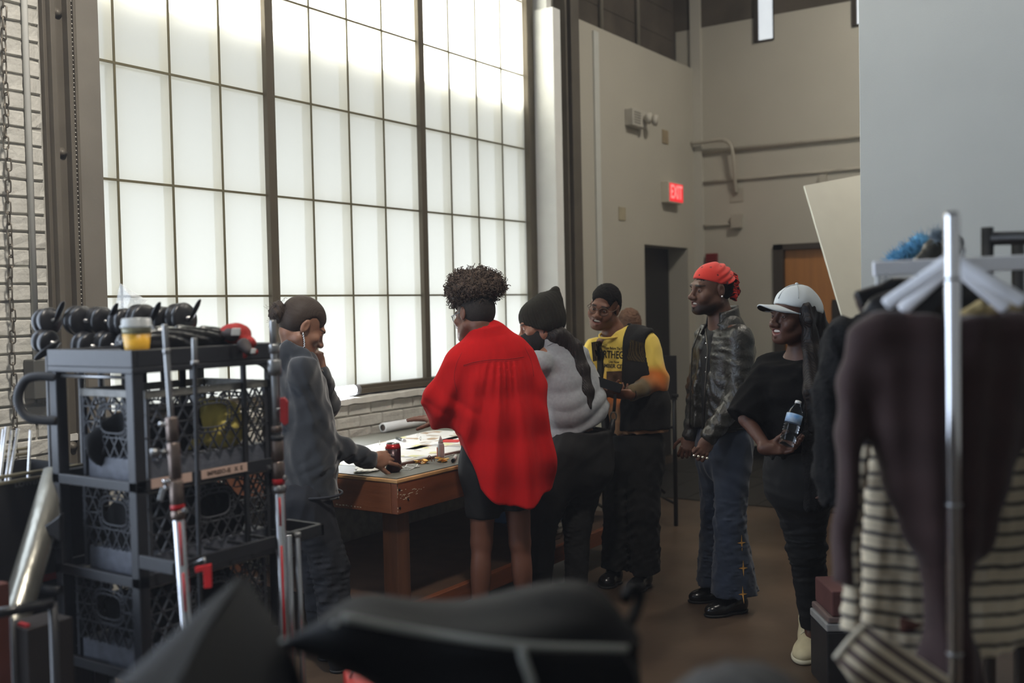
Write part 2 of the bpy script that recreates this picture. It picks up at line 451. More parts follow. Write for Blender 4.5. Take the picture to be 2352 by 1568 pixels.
# ------------------------------------------------------------------ figures
def head_ops(c, fwd, up, s=1.0, smile=0.0, nose=1.0, jaw=1.0):
    """head with a face; c = point midway between the eyes' depth and the ears, at eye height"""
    f = nrm(fwd); u = np.asarray(up, float); u = nrm(u-f*(u@f)); r = np.cross(f, u)
    M = np.stack([r, f, u], 1)
    T = lambda x, y, z: np.asarray(c)+s*(M@np.array([x, y, z]))
    E = lambda x, y, z, rr, k=0.02, mode='u': el(T(x, y, z), np.array(rr)*s, M, k*s, mode)
    C_ = lambda a, b, ra, rb, k=0.015, mode='u': rc(T(*a), T(*b), ra*s, rb*s, k*s, mode)
    o = [E(0, -.018, .034, (.075, .097, .081)), E(0, .028, -.035, (.060*jaw, .060, .082), .03), E(0, .036, -.078, (.045*jaw, .046, .035), .03),
         E(0, .074, -.100, (.020, .018, .016), .025)]
    for q in (-1, 1):
        o += [C_((q*.054*jaw, -.005, -.062), (q*.020, .072, -.098), .019, .015, .03), E(q*.043, .060, -.030, (.025, .021, .019), .025)]
    o += [C_((-.034, .080, .017), (.034, .080, .017), .012, .012, .02)]
    for q in (-1, 1): o += [E(q*.031, .094, -.004, (.018, .013, .011), .014, 's')]
    # nose
    o += [C_((0, .086, .004), (0, .107, -.033), .0085, .0115, .016), E(0, .111, -.036, (.0135*nose, .0125, .0115), .012)]
    for q in (-1, 1): o += [E(q*.0165*nose, .101, -.040, (.0095, .011, .009), .010)]
    # eyelids
    for q in (-1, 1):
        o += [E(q*.031, .073, -.004, (.0150, .0150, .0145), .004), E(q*.031, .092, -.005, (.0125, .016, .0034-.0008*smile), .002, 's')]
    # lips and mouth
    w = .022+.007*smile; up_ = .007*smile
    o += [E(0, .078, -.066, (.030, .018, .022), .02)]
    for q in (-1, 1):
        o += [C_((0, .0965, -.0605+.001*smile), (q*w, .082-.004*smile, -.066+up_), .0070, .0040, .006),
              C_((0, .0945, -.078-.006*smile), (q*w, .082-.004*smile, -.068+up_), .0080, .0040, .006)]
    if smile:
        o += [E(0, .100, -.0695+.002*smile, (.020+.005*smile, .018, .0035+.0045*smile), .003, 's')]
        for q in (-1, 1): o += [E(q*.043, .068, -.045, (.018, .016, .016), .02)]
    # ears
    for q in (-1, 1):
        o += [E(q*.077, -.012, -.008, (.009, .018, .031), .008), E(q*.087, -.008, -.004, (.006, .010, .017), .006, 's')]
    return o, T, M
def face_color(c, M, s, tone, lips, brow, hair=None, hairline=None, beard=0.0, brow_z=.019):
    """skin tone with lips and eyebrows where the face has them"""
    tone, lips, brow = map(np.array, (tone, lips, brow))
    def f(V):
        L = (V-np.asarray(c))@M/s; x, y, z = L.T
        C = np.tile(tone, (len(V), 1))
        def mix(C, col, w): w = np.clip(w, 0, 1)[:, None]; return C*(1-w)+np.asarray(col)*w
        near = np.linalg.norm(L, axis=1) < .2
        if beard:
            b = near & (y > -.01) & (z < -.045) & (z > -.13)
            C = mix(C, brow*1.0, np.where(b, beard*np.clip((-.05-z)/.03, 0, 1)*np.clip((y+.01)/.03, 0, 1), 0))
        lp = ((np.abs(x)/.028)**2+((z+.069)/.0145)**2)
        C = mix(C, lips, np.where(near & (y > .078), np.clip((1.05-lp)*5, 0, 1), 0))
        bw = ((np.abs(x)-.032)/.021)**2+((z-brow_z+.10*(np.abs(x)-.032))/.0052)**2
        C = mix(C, brow, np.where(near & (y > .055), np.clip((1.1-bw)*4, 0, 1)*.9, 0))
        return C
    return f
def add_eyes(parent, T, M, s, look=(0, 1, 0)):
    m = MB(); m.smooth = True
    for q in (-1, 1): m.cur = 0; m.ball(T(q*.031, .0735, -.004), .0128*s, 10)
    d = nrm(M@np.array(look, float))
    for q in (-1, 1):
        m.cur = 1; m.ball(T(q*.031, .0735, -.004)+d*.0085*s, (.0062*s,)*3, 8)
    return m.build('eyes', [mat('eye_white', srgb(176, 166, 158), .25), mat('iris_brown', srgb(28, 18, 14), .15)], parent)
def teeth(parent, T, s, smile=1.0):
    m = MB(); m.smooth = True
    pts = [T(x, .0895-9.0*x*x, -.0668+.003*smile+3.2*x*x) for x in np.linspace(-.022, .022, 9)]
    up = nrm(T(0, 0, 1)-T(0, 0, 0))
    V = []
    m.rings([[p+up*.0070*s*a+b*.002*s*nrm(T(0, 1, 0)-T(0, 0, 0)) for a, b in ((-1, -1), (-1, 1), (1, 1), (1, -1))] for p in pts])
    return m.build('teeth', mat('tooth_enamel', srgb(232, 226, 215), .3, var=.03), parent)
def hand_ops(wrist, along, normal, curl=0.4, spread=0.15, s=1.0, thumb=None, right=True, curls=None, thumb_curl=0.3, fist=False):
    """palm and five fingers; along = wrist to knuckles, normal = out of the back of the hand"""
    a = nrm(along); n = np.asarray(normal, float); n = nrm(n-a*(n@a)); t = np.cross(a, n)*(1 if right else -1)  # t points to the thumb side
    w = np.asarray(wrist, float); o = []
    T = lambda x, y, z: w+s*(t*x+a*y+n*z)
    Mx = np.stack([t, a, n], 1)
    o.append(el(T(0, .048, 0), np.array([.040, .050, .016])*s, Mx, .015*s))
    o.append(rc(T(0, -.02, 0), T(0, .02, 0), .024*s, .026*s, .02*s))
    o.append(el(T(.026, .034, -.008), np.array([.017, .030, .016])*s, Mx, .012*s))
    Ln = [(.043, .026, .022), (.047, .030, .024), (.044, .028, .023), (.034, .021, .019)]
    cs = curls or [curl]*4
    for i, x in enumerate((.029, .010, -.010, -.028)):
        p = T(x, .086-.004*abs(i-1), .002); ang = 0.0; sp = (1.5-i)*spread*0.5
        for j, l in enumerate(Ln[i]):
            ang += cs[i]*(0.9, 1.25, 0.8)[j]
            d = a*math.cos(ang)*math.cos(sp)+t*math.sin(sp)*math.cos(ang)-n*math.sin(ang)
            q = p+d*l*s
            r = (.0100, .0092, .0082, .0070)
            o.append(rc(p, q, r[j]*s*(.9 if i == 3 else 1), r[j+1]*s*(.9 if i == 3 else 1), .004*s)); p = q
    # thumb leaves the side of the palm near its base
    p = T(.026, .022, -.006)
    d1 = nrm(t*.75+a*.65-n*.25) if thumb is None else nrm(thumb)
    q = p+d1*.040*s; o.append(rc(p, q, .0135*s, .0115*s, .010*s))
    d2 = nrm(d1+thumb_curl*(a*.6-t*.9-n*.4)); q2 = q+d2*.031*s; o.append(rc(q, q2, .0112*s, .0100*s, .004*s))
    d3 = nrm(d2+thumb_curl*(a*.3-t*1.0-n*.5)); q3 = q2+d3*.026*s; o.append(rc(q2, q3, .0100*s, .0082*s, .004*s))
    lo, hi = ops_bounds(o, .012)
    return o, (lo, hi)
def body_mesh(name, ops, fine, parent, material, color, vox=.013, fvox=.0032, cut=None):
    """one skin: coarse grid for trunk and limbs, fine grid inside the boxes round head and hands"""
    V, Q = extract(ops, vox)
    keep = np.ones(len(Q), bool); ctr = V[Q].mean(1)
    for lo, hi, _ in fine: keep &= ~np.all((ctr > lo) & (ctr < hi), 1)
    parts = [(V, Q[keep])]
    for lo, hi, vx in fine: parts.append(extract(ops, vx or fvox, lo-vox*.6, hi+vox*.6))
    VV = []; QQ = []; n = 0
    for v, q in parts:
        VV.append(v); QQ.append(q+n); n += len(v)
    V = np.concatenate(VV); Q = np.concatenate(QQ)
    used = np.unique(Q); rm = np.full(len(V), -1); rm[used] = np.arange(len(used)); V = V[used]; Q = rm[Q]
    me = np_mesh(name, V, Q); set_col(me, color(V))
    o = link(name, me, material, parent); BVH[o.name] = (V, Q)
    return o
def limbs(J, g=1.0):
    """trunk, arms and legs under the clothes from a dictionary of joints"""
    o = []
    side = nrm(J['shR']-J['shL'])
    pel = (J['hipL']+J['hipR'])/2; chest = (J['shL']+J['shR'])/2-np.array([0, 0, .10]); mid = (pel+chest)/2
    o += chain([pel, mid, chest, J['neck']], [(.135*g, .095*g), (.115*g, .085*g), (.135*g, .095*g), (.055, .055)], side, k=.03)
    for q in 'LR':
        o += [rc(J['neck']-[0, 0, .03], J['sh'+q], .045, .048*g, .03)]
        o += [rc(J['sh'+q], J['el'+q], .046*g, .036*g, .02), rc(J['el'+q], J['wr'+q], .036*g, .026*g, .015)]
        o += [rc(J['hip'+q], J['kn'+q], .078*g, .052*g, .03), rc(J['kn'+q], J['an'+q], .050*g, .036*g, .02)]
        calf = J['kn'+q]*.66+J['an'+q]*.34
        bk = J.get('back', np.zeros(3))
        o += [el(calf+bk*.018, (.042*g, .042*g, .10), None, .03)]
        o += [rc(J['an'+q]-[0, 0, .03], J['toe'+q], .026, .018, .02)]
    return o
# ------------------------------------------------------------------ the setting
random.seed(7); RS = np.random.RandomState(11)
YP, YB, YE, XF = 4.40, 4.33, 4.50, 10.30
M_white = mat('painted_plaster', srgb(196, 193, 183), .75, var=.03, scale=3, bump=.05, bscale=90)
M_exit = mat('warm_white_wall_paint', srgb(188, 184, 172), .7, var=.03, scale=2, bump=.05, bscale=70)
M_part = mat('cool_white_partition_paint', srgb(200, 204, 203), .7, var=.025, scale=2, bump=.06, bscale=120)
M_brick = mat('painted_brick', srgb(184, 182, 174), .85, var=.10, scale=9, bump=.55, bscale=38)
M_mortar = mat('painted_mortar', srgb(158, 156, 148), .9, var=.15, scale=20, bump=.4, bscale=60)
M_sill = mat('chipped_white_sill_paint', srgb(205, 203, 196), .8, var=.08, scale=14, bump=.5, bscale=30)
M_steel = mat('dark_bronze_steel', srgb(96, 90, 80), .5, .2, var=.12, scale=5, bump=.05)
M_steel2 = mat('grey_steel_plate', srgb(118, 113, 104), .5, .2, var=.1, scale=4, bump=.05)
M_frame = mat('bronze_window_frame', srgb(92, 84, 70), .45, .3, var=.06)
M_bar = mat('thin_glazing_bar', srgb(104, 98, 74), .5, .2, var=.05)
M_black = mat('black_rubber_base', srgb(20, 20, 20), .5, var=.1)
M_darkwall = mat('unpainted_upper_wall', srgb(84, 77, 68), .85, var=.3, scale=2.5, bump=.2, bscale=12)
M_ceil = mat('grey_ceiling', srgb(130, 128, 122), .9, var=.1)
M_back = mat('white_back_wall', srgb(205, 203, 198), .8, var=.1)

# floor: stained and sealed concrete
M_floor = mat('sealed_brown_concrete', srgb(78, 64, 52), .33, var=.35, scale=1.3, bump=.04, bscale=25, spec=.5)
_nt = M_floor.node_tree; _b = _nt.nodes['Principled BSDF']
_n = _nt.nodes.new('ShaderNodeTexNoise'); _n.inputs['Scale'].default_value = 2.2; _n.inputs['Detail'].default_value = 6
_tc = [n for n in _nt.nodes if n.type == 'TEX_COORD'][0]; _nt.links.new(_tc.outputs['Object'], _n.inputs['Vector'])
_mr = _nt.nodes.new('ShaderNodeMapRange'); _mr.inputs[3].default_value = .22; _mr.inputs[4].default_value = .5
_nt.links.new(_n.outputs['Fac'], _mr.inputs[0]); _nt.links.new(_mr.outputs[0], _b.inputs['Roughness'])
def struct(name, mb, m, parent=None, bevel=0.0):
    o = mb.build(name, m, parent, bevel=bevel)
    if parent is None: o['kind'] = 'structure'
    return o
floor = struct('floor', MB().box((-3.6, -4.1, -.12), (10.5, 5.0, 0)), M_floor)
M_plank = mat('black_floor_plank', srgb(27, 27, 27), .42, var=.2, scale=6, bump=.05)
me_plank = None
for i in range(13):
    for j in range(2):
        m = MB(); w = .300
        x0 = 7.80+j*1.26; y0 = 4.47-(i+1)*.306
        o = m.box((x0, y0, .0005), (x0+1.25, y0+w, .006)).build('plank', M_plank, floor)
struct('ceiling', MB().box((-3.6, -4.1, 6.0), (10.5, 5.2, 6.1)), M_ceil)
struct('wall_back', MB().box((-3.6, -4.1, 0), (-3.5, 4.6, 6)), M_back)
struct('wall_side', MB().box((-3.5, -4.1, 0), (10.4, -4.0, 6)), M_back)
struct('wall_partition', MB().box((5.9, -4.0, 0), (6.03, 1.588, 6)), M_part, bevel=.004)

# window wall: brick, with the big opening from X 2.81 to 6.89
WX0, WX1, WZ0, WZ1 = 2.80, 6.90, 1.10, 4.62
wall = MB()
wall.box((-3.5, YB+.012, 0), (2.74, YB+.30, 6)); wall.box((2.74, YB+.012, 0), (7.2, YB+.30, 1.04))
wall.box((2.74, YB+.012, WZ1+.06), (7.2, YB+.30, 6)); wall.box((6.90, YB+.06, 1.04), (7.35, YB+.30, WZ1+.06)); wall.box((2.70, YB+.03, 1.04), (2.80, YB+.3, WZ1+.06))
wall_w = struct('wall_window', wall, M_mortar)
_bm = {}
def brick_mesh(k):
    """a brick whose edges are worn and uneven"""
    if k in _bm: return _bm[k]
    r = np.random.RandomState(100+k); L, H, D = .1985, .0690, .011+.004*r.rand()
    V = []
    for y in (0, -D):
        for z in (0, H*.5, H):
            for x in (0, L*.5, L):
                e = .002 if y else .0008
                V.append((x+r.normal()*e*.7-(0 if y == 0 else (x/L-.5)*.010), y+r.normal()*.0015, z+r.normal()*e*.7-(0 if y == 0 else (z/H-.5)*.010)))
    F_ = []
    for a in (0, 1):
        for c in (0, 1):
            i = 9+a*3+c; F_.append((i, i+1, i+4, i+3))
    for c in (0, 1):
        F_.append((c, c+1, 9+c+1, 9+c)); F_.append((6+c+1, 6+c, 15+c, 15+c+1))
    for a in (0, 1):
        F_.append((a*3+3, a*3, 9+a*3, 9+a*3+3)); F_.append((a*3+2, a*3+5, 9+a*3+5, 9+a*3+2))
    me = make_mesh('brick', V, F_); me.materials.append(M_brick); _bm[k] = me
    return me
def lay_brick(x, z, xmax=1e9, y=YB+.013):
    o = bpy.data.objects.new('brick', brick_mesh(random.randrange(8))); COL.objects.link(o); o.parent = wall_w
    o.location = (x, y, z)
    if x+.1985 > xmax: o.scale.x = max((xmax-x)/.1985, .05)
CH = .0768
for r in range(14, 44):                                     # left of the window, as far as the photograph shows it
    z = r*CH; off = (r % 2)*.104
    for c in range(6):
        x = 2.02-.414+off+c*.207
        if x < 2.68: lay_brick(x, z, 2.712)
for r in range(10, 14):                                     # the rest of that pier, above and below the cart
    for c in range(2): lay_brick(2.02+(r % 2)*.104+c*.207+.207, r*CH, 2.712)
for r in range(3):                                          # courses under the sill
    z = .818+r*CH; off = (r % 2)*.104
    for c in range(20):
        x = 2.80+off+c*.207
        if x < 6.9: lay_brick(x, z, 6.92)
sill = MB()
xs = np.linspace(2.78, 6.92, 60); rr = RS.normal(size=(60, 3))*.003
V = []; Fq = []
for i, x in enumerate(xs): V += [(x, YB+.10, 1.048), (x, YB-.028+rr[i, 0], 1.047+rr[i, 1]), (x, YB-.030+rr[i, 0], 1.078+rr[i, 2]), (x, YB+.10, 1.098)]
for i in range(59):
    for a, b in ((0, 1), (1, 2), (2, 3)): Fq.append((i*4+a, i*4+b, (i+1)*4+b, (i+1)*4+a)[::-1])
sill.add(V, Fq); struct('trim_1', sill, M_sill)

# translucent grid-core panels: inner skin, webs, outer skin
def pane_material(name, transp, em, tint, ecol):
    m = bpy.data.materials.new(name); m.use_nodes = True; nt = m.node_tree; N = nt.nodes; L = nt.links
    N.remove(N['Principled BSDF']); out = N['Material Output']
    tr = N.new('ShaderNodeBsdfTranslucent'); tc = N.new('ShaderNodeTexCoord'); nz = N.new('ShaderNodeTexNoise'); nz.inputs['Scale'].default_value = 260
    L.new(tc.outputs['Object'], nz.inputs['Vector'])
    rp = N.new('ShaderNodeValToRGB'); rp.color_ramp.elements[0].color = (*[t*.97 for t in tint], 1); rp.color_ramp.elements[1].color = (*tint, 1)
    L.new(nz.outputs['Fac'], rp.inputs['Fac']); L.new(rp.outputs['Color'], tr.inputs['Color'])
    e = N.new('ShaderNodeEmission'); e.inputs[0].default_value = (*ecol, 1); e.inputs[1].default_value = em
    ad = N.new('ShaderNodeAddShader'); L.new(tr.outputs[0], ad.inputs[0]); L.new(e.outputs[0], ad.inputs[1])
    if transp:
        tp = N.new('ShaderNodeBsdfTransparent'); mx = N.new('ShaderNodeMixShader'); mx.inputs[0].default_value = transp
        L.new(ad.outputs[0], mx.inputs[1]); L.new(tp.outputs[0], mx.inputs[2]); L.new(mx.outputs[0], out.inputs[0])
    else: L.new(ad.outputs[0], out.inputs[0])
    return m
M_pane = pane_material('translucent_panel_skin', .34, WINDOW_GLOW, (.94, .95, .925), (.975, 1.0, .965))
M_outer = pane_material('translucent_outer_skin', 0, WINDOW_OUTER, (.93, .94, .90), (.975, 1.0, .965))
M_web = mat('panel_web', srgb(214, 210, 192), .5, var=.02)
window_1 = thing('window_1', None, None, (4.85, YP, WZ0)); window_1['kind'] = 'structure'
lines = [2.815, 3.142, 3.467, 3.793, 4.130, 4.465, 4.808, 5.155, 5.499, 5.842, 6.169, 6.493, 6.811]
lines[5] = 4.130+.345; lines[6] = 4.130+.345+.327; lines[7] = 4.130+.345+.654
rows = [1.150]+[1.7084+.5677*k for k in range(6)]
rows[-1] = min(rows[-1], 4.60)
thick = {4: .030, 8: .028}
_pm = {}
def pane_at(x0, x1, z0, z1, y, m, name):
    k = (round(x1-x0, 3), round(z1-z0, 3), m.name)
    if k not in _pm:
        me = make_mesh(name, [(0, 0, 0), (x1-x0, 0, 0), (x1-x0, 0, z1-z0), (0, 0, z1-z0), (0, .002, 0), (x1-x0, .002, 0), (x1-x0, .002, z1-z0), (0, .002, z1-z0)][:4], [(0, 1, 2, 3)])
        me.materials.append(m); _pm[k] = me
    o = bpy.data.objects.new(name, _pm[k]); COL.objects.link(o); o.parent = window_1; o.location = (x0-4.85, y-YP, z0-WZ0)
for i in range(12):
    for j in range(len(rows)-1):
        pane_at(lines[i], lines[i+1], rows[j], rows[j+1], YP, M_pane, 'pane')
outer = MB(); outer.add([(2.80, YP+.072, 1.14), (6.83, YP+.072, 1.14), (6.83, YP+.072, 4.62), (2.80, YP+.072, 4.62)], [(0, 1, 2, 3)])
outer.build('outer_skin', M_outer, window_1)
for i in range(13):
    m = MB(); x = lines[i]; t = .004
    m.box((x-t, YP+.004, 1.15), (x+t, YP+.070, 4.60)).build('web', M_web, window_1)
for z in rows[1:-1]:
    MB().box((2.81, YP+.006, z-.003), (6.82, YP+.068, z+.003)).build('web', M_web, window_1)
for i in range(1, 12):
    if i in thick:
        MB().box((lines[i]-thick[i], YP-.035, 1.14), (lines[i]+thick[i], YP+.001, 4.62)).build('mullion', M_frame, window_1, bevel=.003)
    else:
        MB().box((lines[i]-.0055, YP-.006, 1.15), (lines[i]+.0055, YP-.0005, 4.60)).build('glazing_bar', M_bar, window_1)
for z in rows[1:-1]:
    for a, b in ((0, 4), (4, 8), (8, 12)):
        MB().box((lines[a]+.02, YP-.007, z-.006), (lines[b]-.02, YP-.0004, z+.006)).build('glazing_bar', M_bar, window_1)
MB().box((2.80, YP-.05, 1.100), (6.84, YP+.02, 1.150)).box((2.80, YP-.065, 1.098), (6.84, YP-.045, 1.128)).build('bottom_rail', M_frame, window_1, bevel=.003)
MB().box((2.80, YP-.04, 4.60), (6.9, YP+.02, 4.70)).build('top_rail', M_frame, window_1)
MB().box((6.805, YP-.045, 1.10), (6.895, YP+.02, 4.65)).build('jamb', M_frame, window_1, bevel=.003)
# steel guide and plate on the left of the window
g = MB().box((2.735, YB-.055, .85), (2.760, YB+.05, 5.2)).box((2.72, YB-.02, .85), (2.86, YB+.04, 5.2)).box((2.815, YB-.06, .85), (2.835, YB+.04, 5.2)).box((2.855, YB-.045, .85), (2.870, YB+.04, 5.2))
gt = struct('trim_2', g, M_steel, bevel=.002)
for z in (1.02, 2.36, 2.99):
    MB().lathe([(.024, 0), (.024, .006), (.014, .008), (.014, .018), (0, .018)], (2.790, YB-.02, z), (0, -1, 0), 12).build('bolt', M_steel, gt)
rv = MB()
for k in range(150): rv.ball((2.845, YB-.047, 1.0+k*.0205), .0042, 4)
rvo = rv.build('rivet_strip', mat('bright_rivet', srgb(190, 186, 176), .3, .8), gt); rvo['kind'] = 'stuff'
struct('trim_3', MB().box((2.870, YB-.030, .85), (2.995, YB+.05, 5.2)), M_steel2, bevel=.002)
# white post and steel channel on the right of the window
struct('trim_4', MB().box((6.90, 4.176, 0), (7.012, YP+.02, 3.93)).box((6.93, 4.25, 3.93), (7.0, YP+.02, 6)), mat('white_post_paint', srgb(242, 243, 240), .6, var=.03, bump=.05), bevel=.006)
struct('trim_5', MB().box((7.13, 4.20, 0), (7.155, 4.6, 6)).box((7.155, 4.23, 0), (7.20, 4.6, 6)).box((7.20, 4.19, 0), (7.33, 4.6, 6)), M_steel, bevel=.004)
struct('wall_pier', MB().box((7.0, 4.31, 0), (7.14, 4.6, 6)), M_white)
# exit wall with its doorway
ew = MB(); DX0, DX1, DZ = 9.066, 10.088, 2.195
ew.box((7.2, YE, 0), (DX0, YE+.25, 4.10)); ew.box((DX1, YE, 0), (10.40, YE+.25, 4.10)); ew.box((DX0, YE, DZ), (DX1, YE+.25, 4.10))
struct('wall_exit', ew, M_exit)
struct('wall_upper', MB().box((7.2, YE+.22, 4.10), (10.4, YE+.4, 6)), M_darkwall)
uw = bpy.data.objects['wall_upper']
M_galv = mat('galvanised_conduit', srgb(150, 146, 136), .4, .5, var=.1)
for x in (8.62, 9.38):
    MB().tube([(x, YE+.19, 4.10), (x, YE+.19, 6)], .022, 10).build('conduit', M_galv, uw)
for k in range(6):
    MB().box((7.2, YE+.213, 4.12+k*.30), (10.25, YE+.222, 4.41+k*.30)).build('board', M_darkwall, uw)
struct('trim_6', MB().box((8.10, YE-.018, 0), (8.19, YE+.01, 4.05)), mat('white_cover_strip', srgb(206, 208, 203), .5, var=.03), bevel=.003)
struct('baseboard_exit', MB().box((7.35, YE-.012, 0), (DX0, YE+.01, .115)).box((DX1, YE-.012, 0), (10.29, YE+.01, .115)), M_black)
door_1 = struct('door_1', MB().box((DX0-.02, YE+.225, 0), (DX1+.02, YE+.27, DZ+.02)), mat('black_door_paint', srgb(24, 24, 25), .45, var=.1))
MB().box((DX0+.06, YE+.195, 1.0), (DX0+.10, YE+.226, 1.12)).tube([(DX0+.08, YE+.19, 1.06), (DX0+.20, YE+.19, 1.06)], .010, 8).build('door_handle', mat('dull_steel', srgb(120, 118, 112), .35, .8), door_1)
# far wall
fw = MB(); D2a, D2b, D2z = 3.646, 2.62, 2.194
fw.box((XF, 3.646, 0), (XF+.2, YE+.2, 4.52)); fw.box((XF, -4, 0), (XF+.2, D2b, 4.52)); fw.box((XF, D2b, D2z), (XF+.2, D2a, 4.52))
S1 = (3.78, 3.622)
far = struct('wall_far', fw, M_exit)
fu = MB(); fu.box((XF, S1[0]+.04, 4.52), (XF+.2, YE+.3, 6)); fu.box((XF, 2.86, 4.52), (XF+.2, S1[1], 6)); fu.box((XF, -4, 4.52), (XF+.2, 2.60, 6)); struct('wall_far_upper', fu, M_darkwall)
struct('trim_7', MB().box((XF-.035, 4.405, 0), (XF+.05, YE+.02, 6)), M_white)
for k, (ya, yb) in enumerate(((3.82, 3.62), (2.83, 2.60))):
    w2 = thing('window_%d' % (k+2), None, None, (XF, (ya+yb)/2, 4.27)); w2['kind'] = 'structure'
    MB().box((XF-.03, ya-.045, 4.27), (XF+.1, ya, 5.8)).box((XF-.012, yb, 4.265), (XF+.1, ya, 4.285)).box((XF-.012, yb-.006, 4.27), (XF+.1, yb+.004, 5.8)).build('window_frame', mat('dark_slit_frame', srgb(52, 45, 38), .6), w2)
    MB().box((XF-.004, yb, 4.285), (XF+.02, ya-.045, 5.8)).build('pane', mat('frosted_slit_pane', srgb(225, 232, 238), .35, emit=(.86, .93, 1.0), estr=.62), w2)
struct('baseboard_far', MB().box((XF-.012, D2a+.02, 0), (XF+.01, 4.40, .115)).box((XF-.012, -4, 0), (XF+.01, D2b-.02, .115)), M_black)
M_doorframe = mat('dark_brown_door_frame', srgb(66, 58, 50), .5, var=.08)
door_2 = thing('door_2', None, None, (XF, 3.13, 0)); door_2['kind'] = 'structure'
MB().box((XF-.03, D2a-.105, 0), (XF+.15, D2a, D2z)).box((XF-.03, D2b, 0), (XF+.15, D2b+.105, D2z)).box((XF-.03, D2b, D2z-.06), (XF+.15, D2a, D2z)).build('door_frame', M_doorframe, door_2, bevel=.004)
MB().box((XF+.03, D2b+.10, .01), (XF+.07, D2a-.10, D2z-.055)).build('door_leaf', mat('orange_wood_veneer', srgb(176, 118, 62), .4, var=.10, scale=3, stretch=(1, 6, .5)), door_2)
MB().box((XF+.005, 2.94, 1.41), (XF+.032, 3.062, 1.62)).build('door_sign', mat('dark_sign_plate', srgb(46, 40, 34), .5), door_2, bevel=.004)
# pipes and boxes on the far wall
M_pipe = mat('painted_conduit', srgb(178, 173, 160), .6, var=.05)
def wall_tube(name, label, pts, r):
    o = MB().tube(pts, r, 10).build(name, M_pipe); return tag(o, label, 'pipe')
wall_tube('conduit', 'straight painted conduit, the uppermost long run across the far wall', [(XF-.02, 4.40, 3.205), (XF-.02, 1.2, 3.195)], .022)
wall_tube('conduit', 'thinner painted conduit running across the far wall above the leaning white board', [(XF-.015, 4.40, 2.888), (XF-.015, 3.9, 2.89), (XF-.017, 1.2, 2.893)], .013)
wall_tube('conduit', 'hooked painted conduit that bends down from the corner pilaster on the far wall', spline([(XF-.09, 4.50, 3.300), (XF-.09, 4.30, 3.305), (XF-.09, 4.14, 3.30), (XF-.09, 4.06, 3.24), (XF-.09, 4.03, 3.08), (XF-.06, 4.03, 2.88), (XF-.02, 4.035, 2.75)], 6), .020)
wall_tube('conduit', 'short painted conduit stub leading to the square junction box', [(XF-.02, 4.48, 2.43), (XF-.02, 4.08, 2.432)], .013)
def wall_box(name, label, cat, lo, hi, m, bevel=.004):
    o = MB().box(lo, hi).build(name, m, bevel=bevel); return tag(o, label, cat)
wall_box('junction_box', 'square painted junction box on the far wall above the bandana man', 'box', (XF-.06, 3.975, 2.385), (XF+.001, 4.085, 2.53), M_pipe)
wall_box('junction_box', 'small painted junction box under the thin conduit, just above the leaning white board', 'box', (XF-.05, 3.09, 2.70), (XF+.001, 3.165, 2.862), M_pipe)
wall_box('cover_plate', 'flat painted cover plate at the foot of the hooked conduit', 'plate', (XF-.008, 3.96, 2.66), (XF+.001, 4.11, 2.80), M_pipe, .002)
al = thing('fire_alarm', 'dark red fire alarm strobe on the far wall behind the red bandana', 'alarm', (XF, 4.32, 2.0))
MB().box((XF-.05, 4.25, 1.93), (XF+.001, 4.375, 2.135)).build('body', mat('alarm_red', srgb(120, 26, 26), .4, var=.05), al, bevel=.008)
MB().lathe([(.030, 0), (.026, .02), (0, .028)], (XF-.05, 4.325, 1.99), (-1, 0, 0), 14).build('strobe_lens', mat('strobe_lens_plastic', srgb(200, 196, 190), .15), al)
# things on the exit wall
ex = thing('exit_sign', 'white boxed exit sign with glowing red lettering above the dark doorway', 'sign', (9.60, YE, 2.63))
MB().box((9.46, YE-.085, 2.625), (9.80, YE+.001, 2.835)).build('housing', mat('exit_sign_housing', srgb(206, 200, 184), .5, var=.03), ex, bevel=.006)
MB().box((9.475, YE-.089, 2.64), (9.788, YE-.084, 2.82)).build('face', mat('exit_sign_red_face', srgb(205, 30, 34), .4, emit=(1.0, .035, .045), estr=.75), ex)
Mx = frame_M((9.630, YE-.0895, 2.730), (1, 0, 0), (0, 0, 1), (0, -1, 0))
text_obj('lettering', 'EXIT', .190, Mx, mat('exit_letters', srgb(255, 150, 140), .4, emit=(1.0, .20, .20), estr=1.1), ex, sx=.70)
em = thing('emergency_light', 'white twin head emergency light box high on the exit wall', 'light', (8.86, YE, 3.30))
MB().box((8.70, YE-.085, 3.29), (9.00, YE+.001, 3.45)).build('body', mat('emergency_light_plastic', srgb(190, 186, 176), .5), em, bevel=.008)
for x in (8.93, 9.07):
    MB().lathe([(.02, 0), (.052, .03), (.055, .06), (0, .065)], (x, YE-.09, 3.385), (.25, -1, -.2), 14).build('lamp_head', MATS['emergency_light_plastic'], em)
for k in range(5): MB().box((8.73, YE-.088, 3.315+k*.024), (8.86, YE-.084, 3.325+k*.024)).build('vent_slot', mat('vent_shadow', srgb(120, 116, 108), .7), em)
wall_box('wall_plate', 'small beige blank wall plate, the lower one nearer the white cover strip', 'plate', (8.54, YE-.010, 2.40), (8.672, YE+.001, 2.522), mat('beige_plate', srgb(176, 166, 140), .5), .002)
wall_box('wall_plate', 'small tan blank wall plate, the higher one beyond the emergency light', 'plate', (9.50, YE-.010, 3.225), (9.632, YE+.001, 3.36), mat('tan_plate', srgb(160, 144, 116), .5), .002)
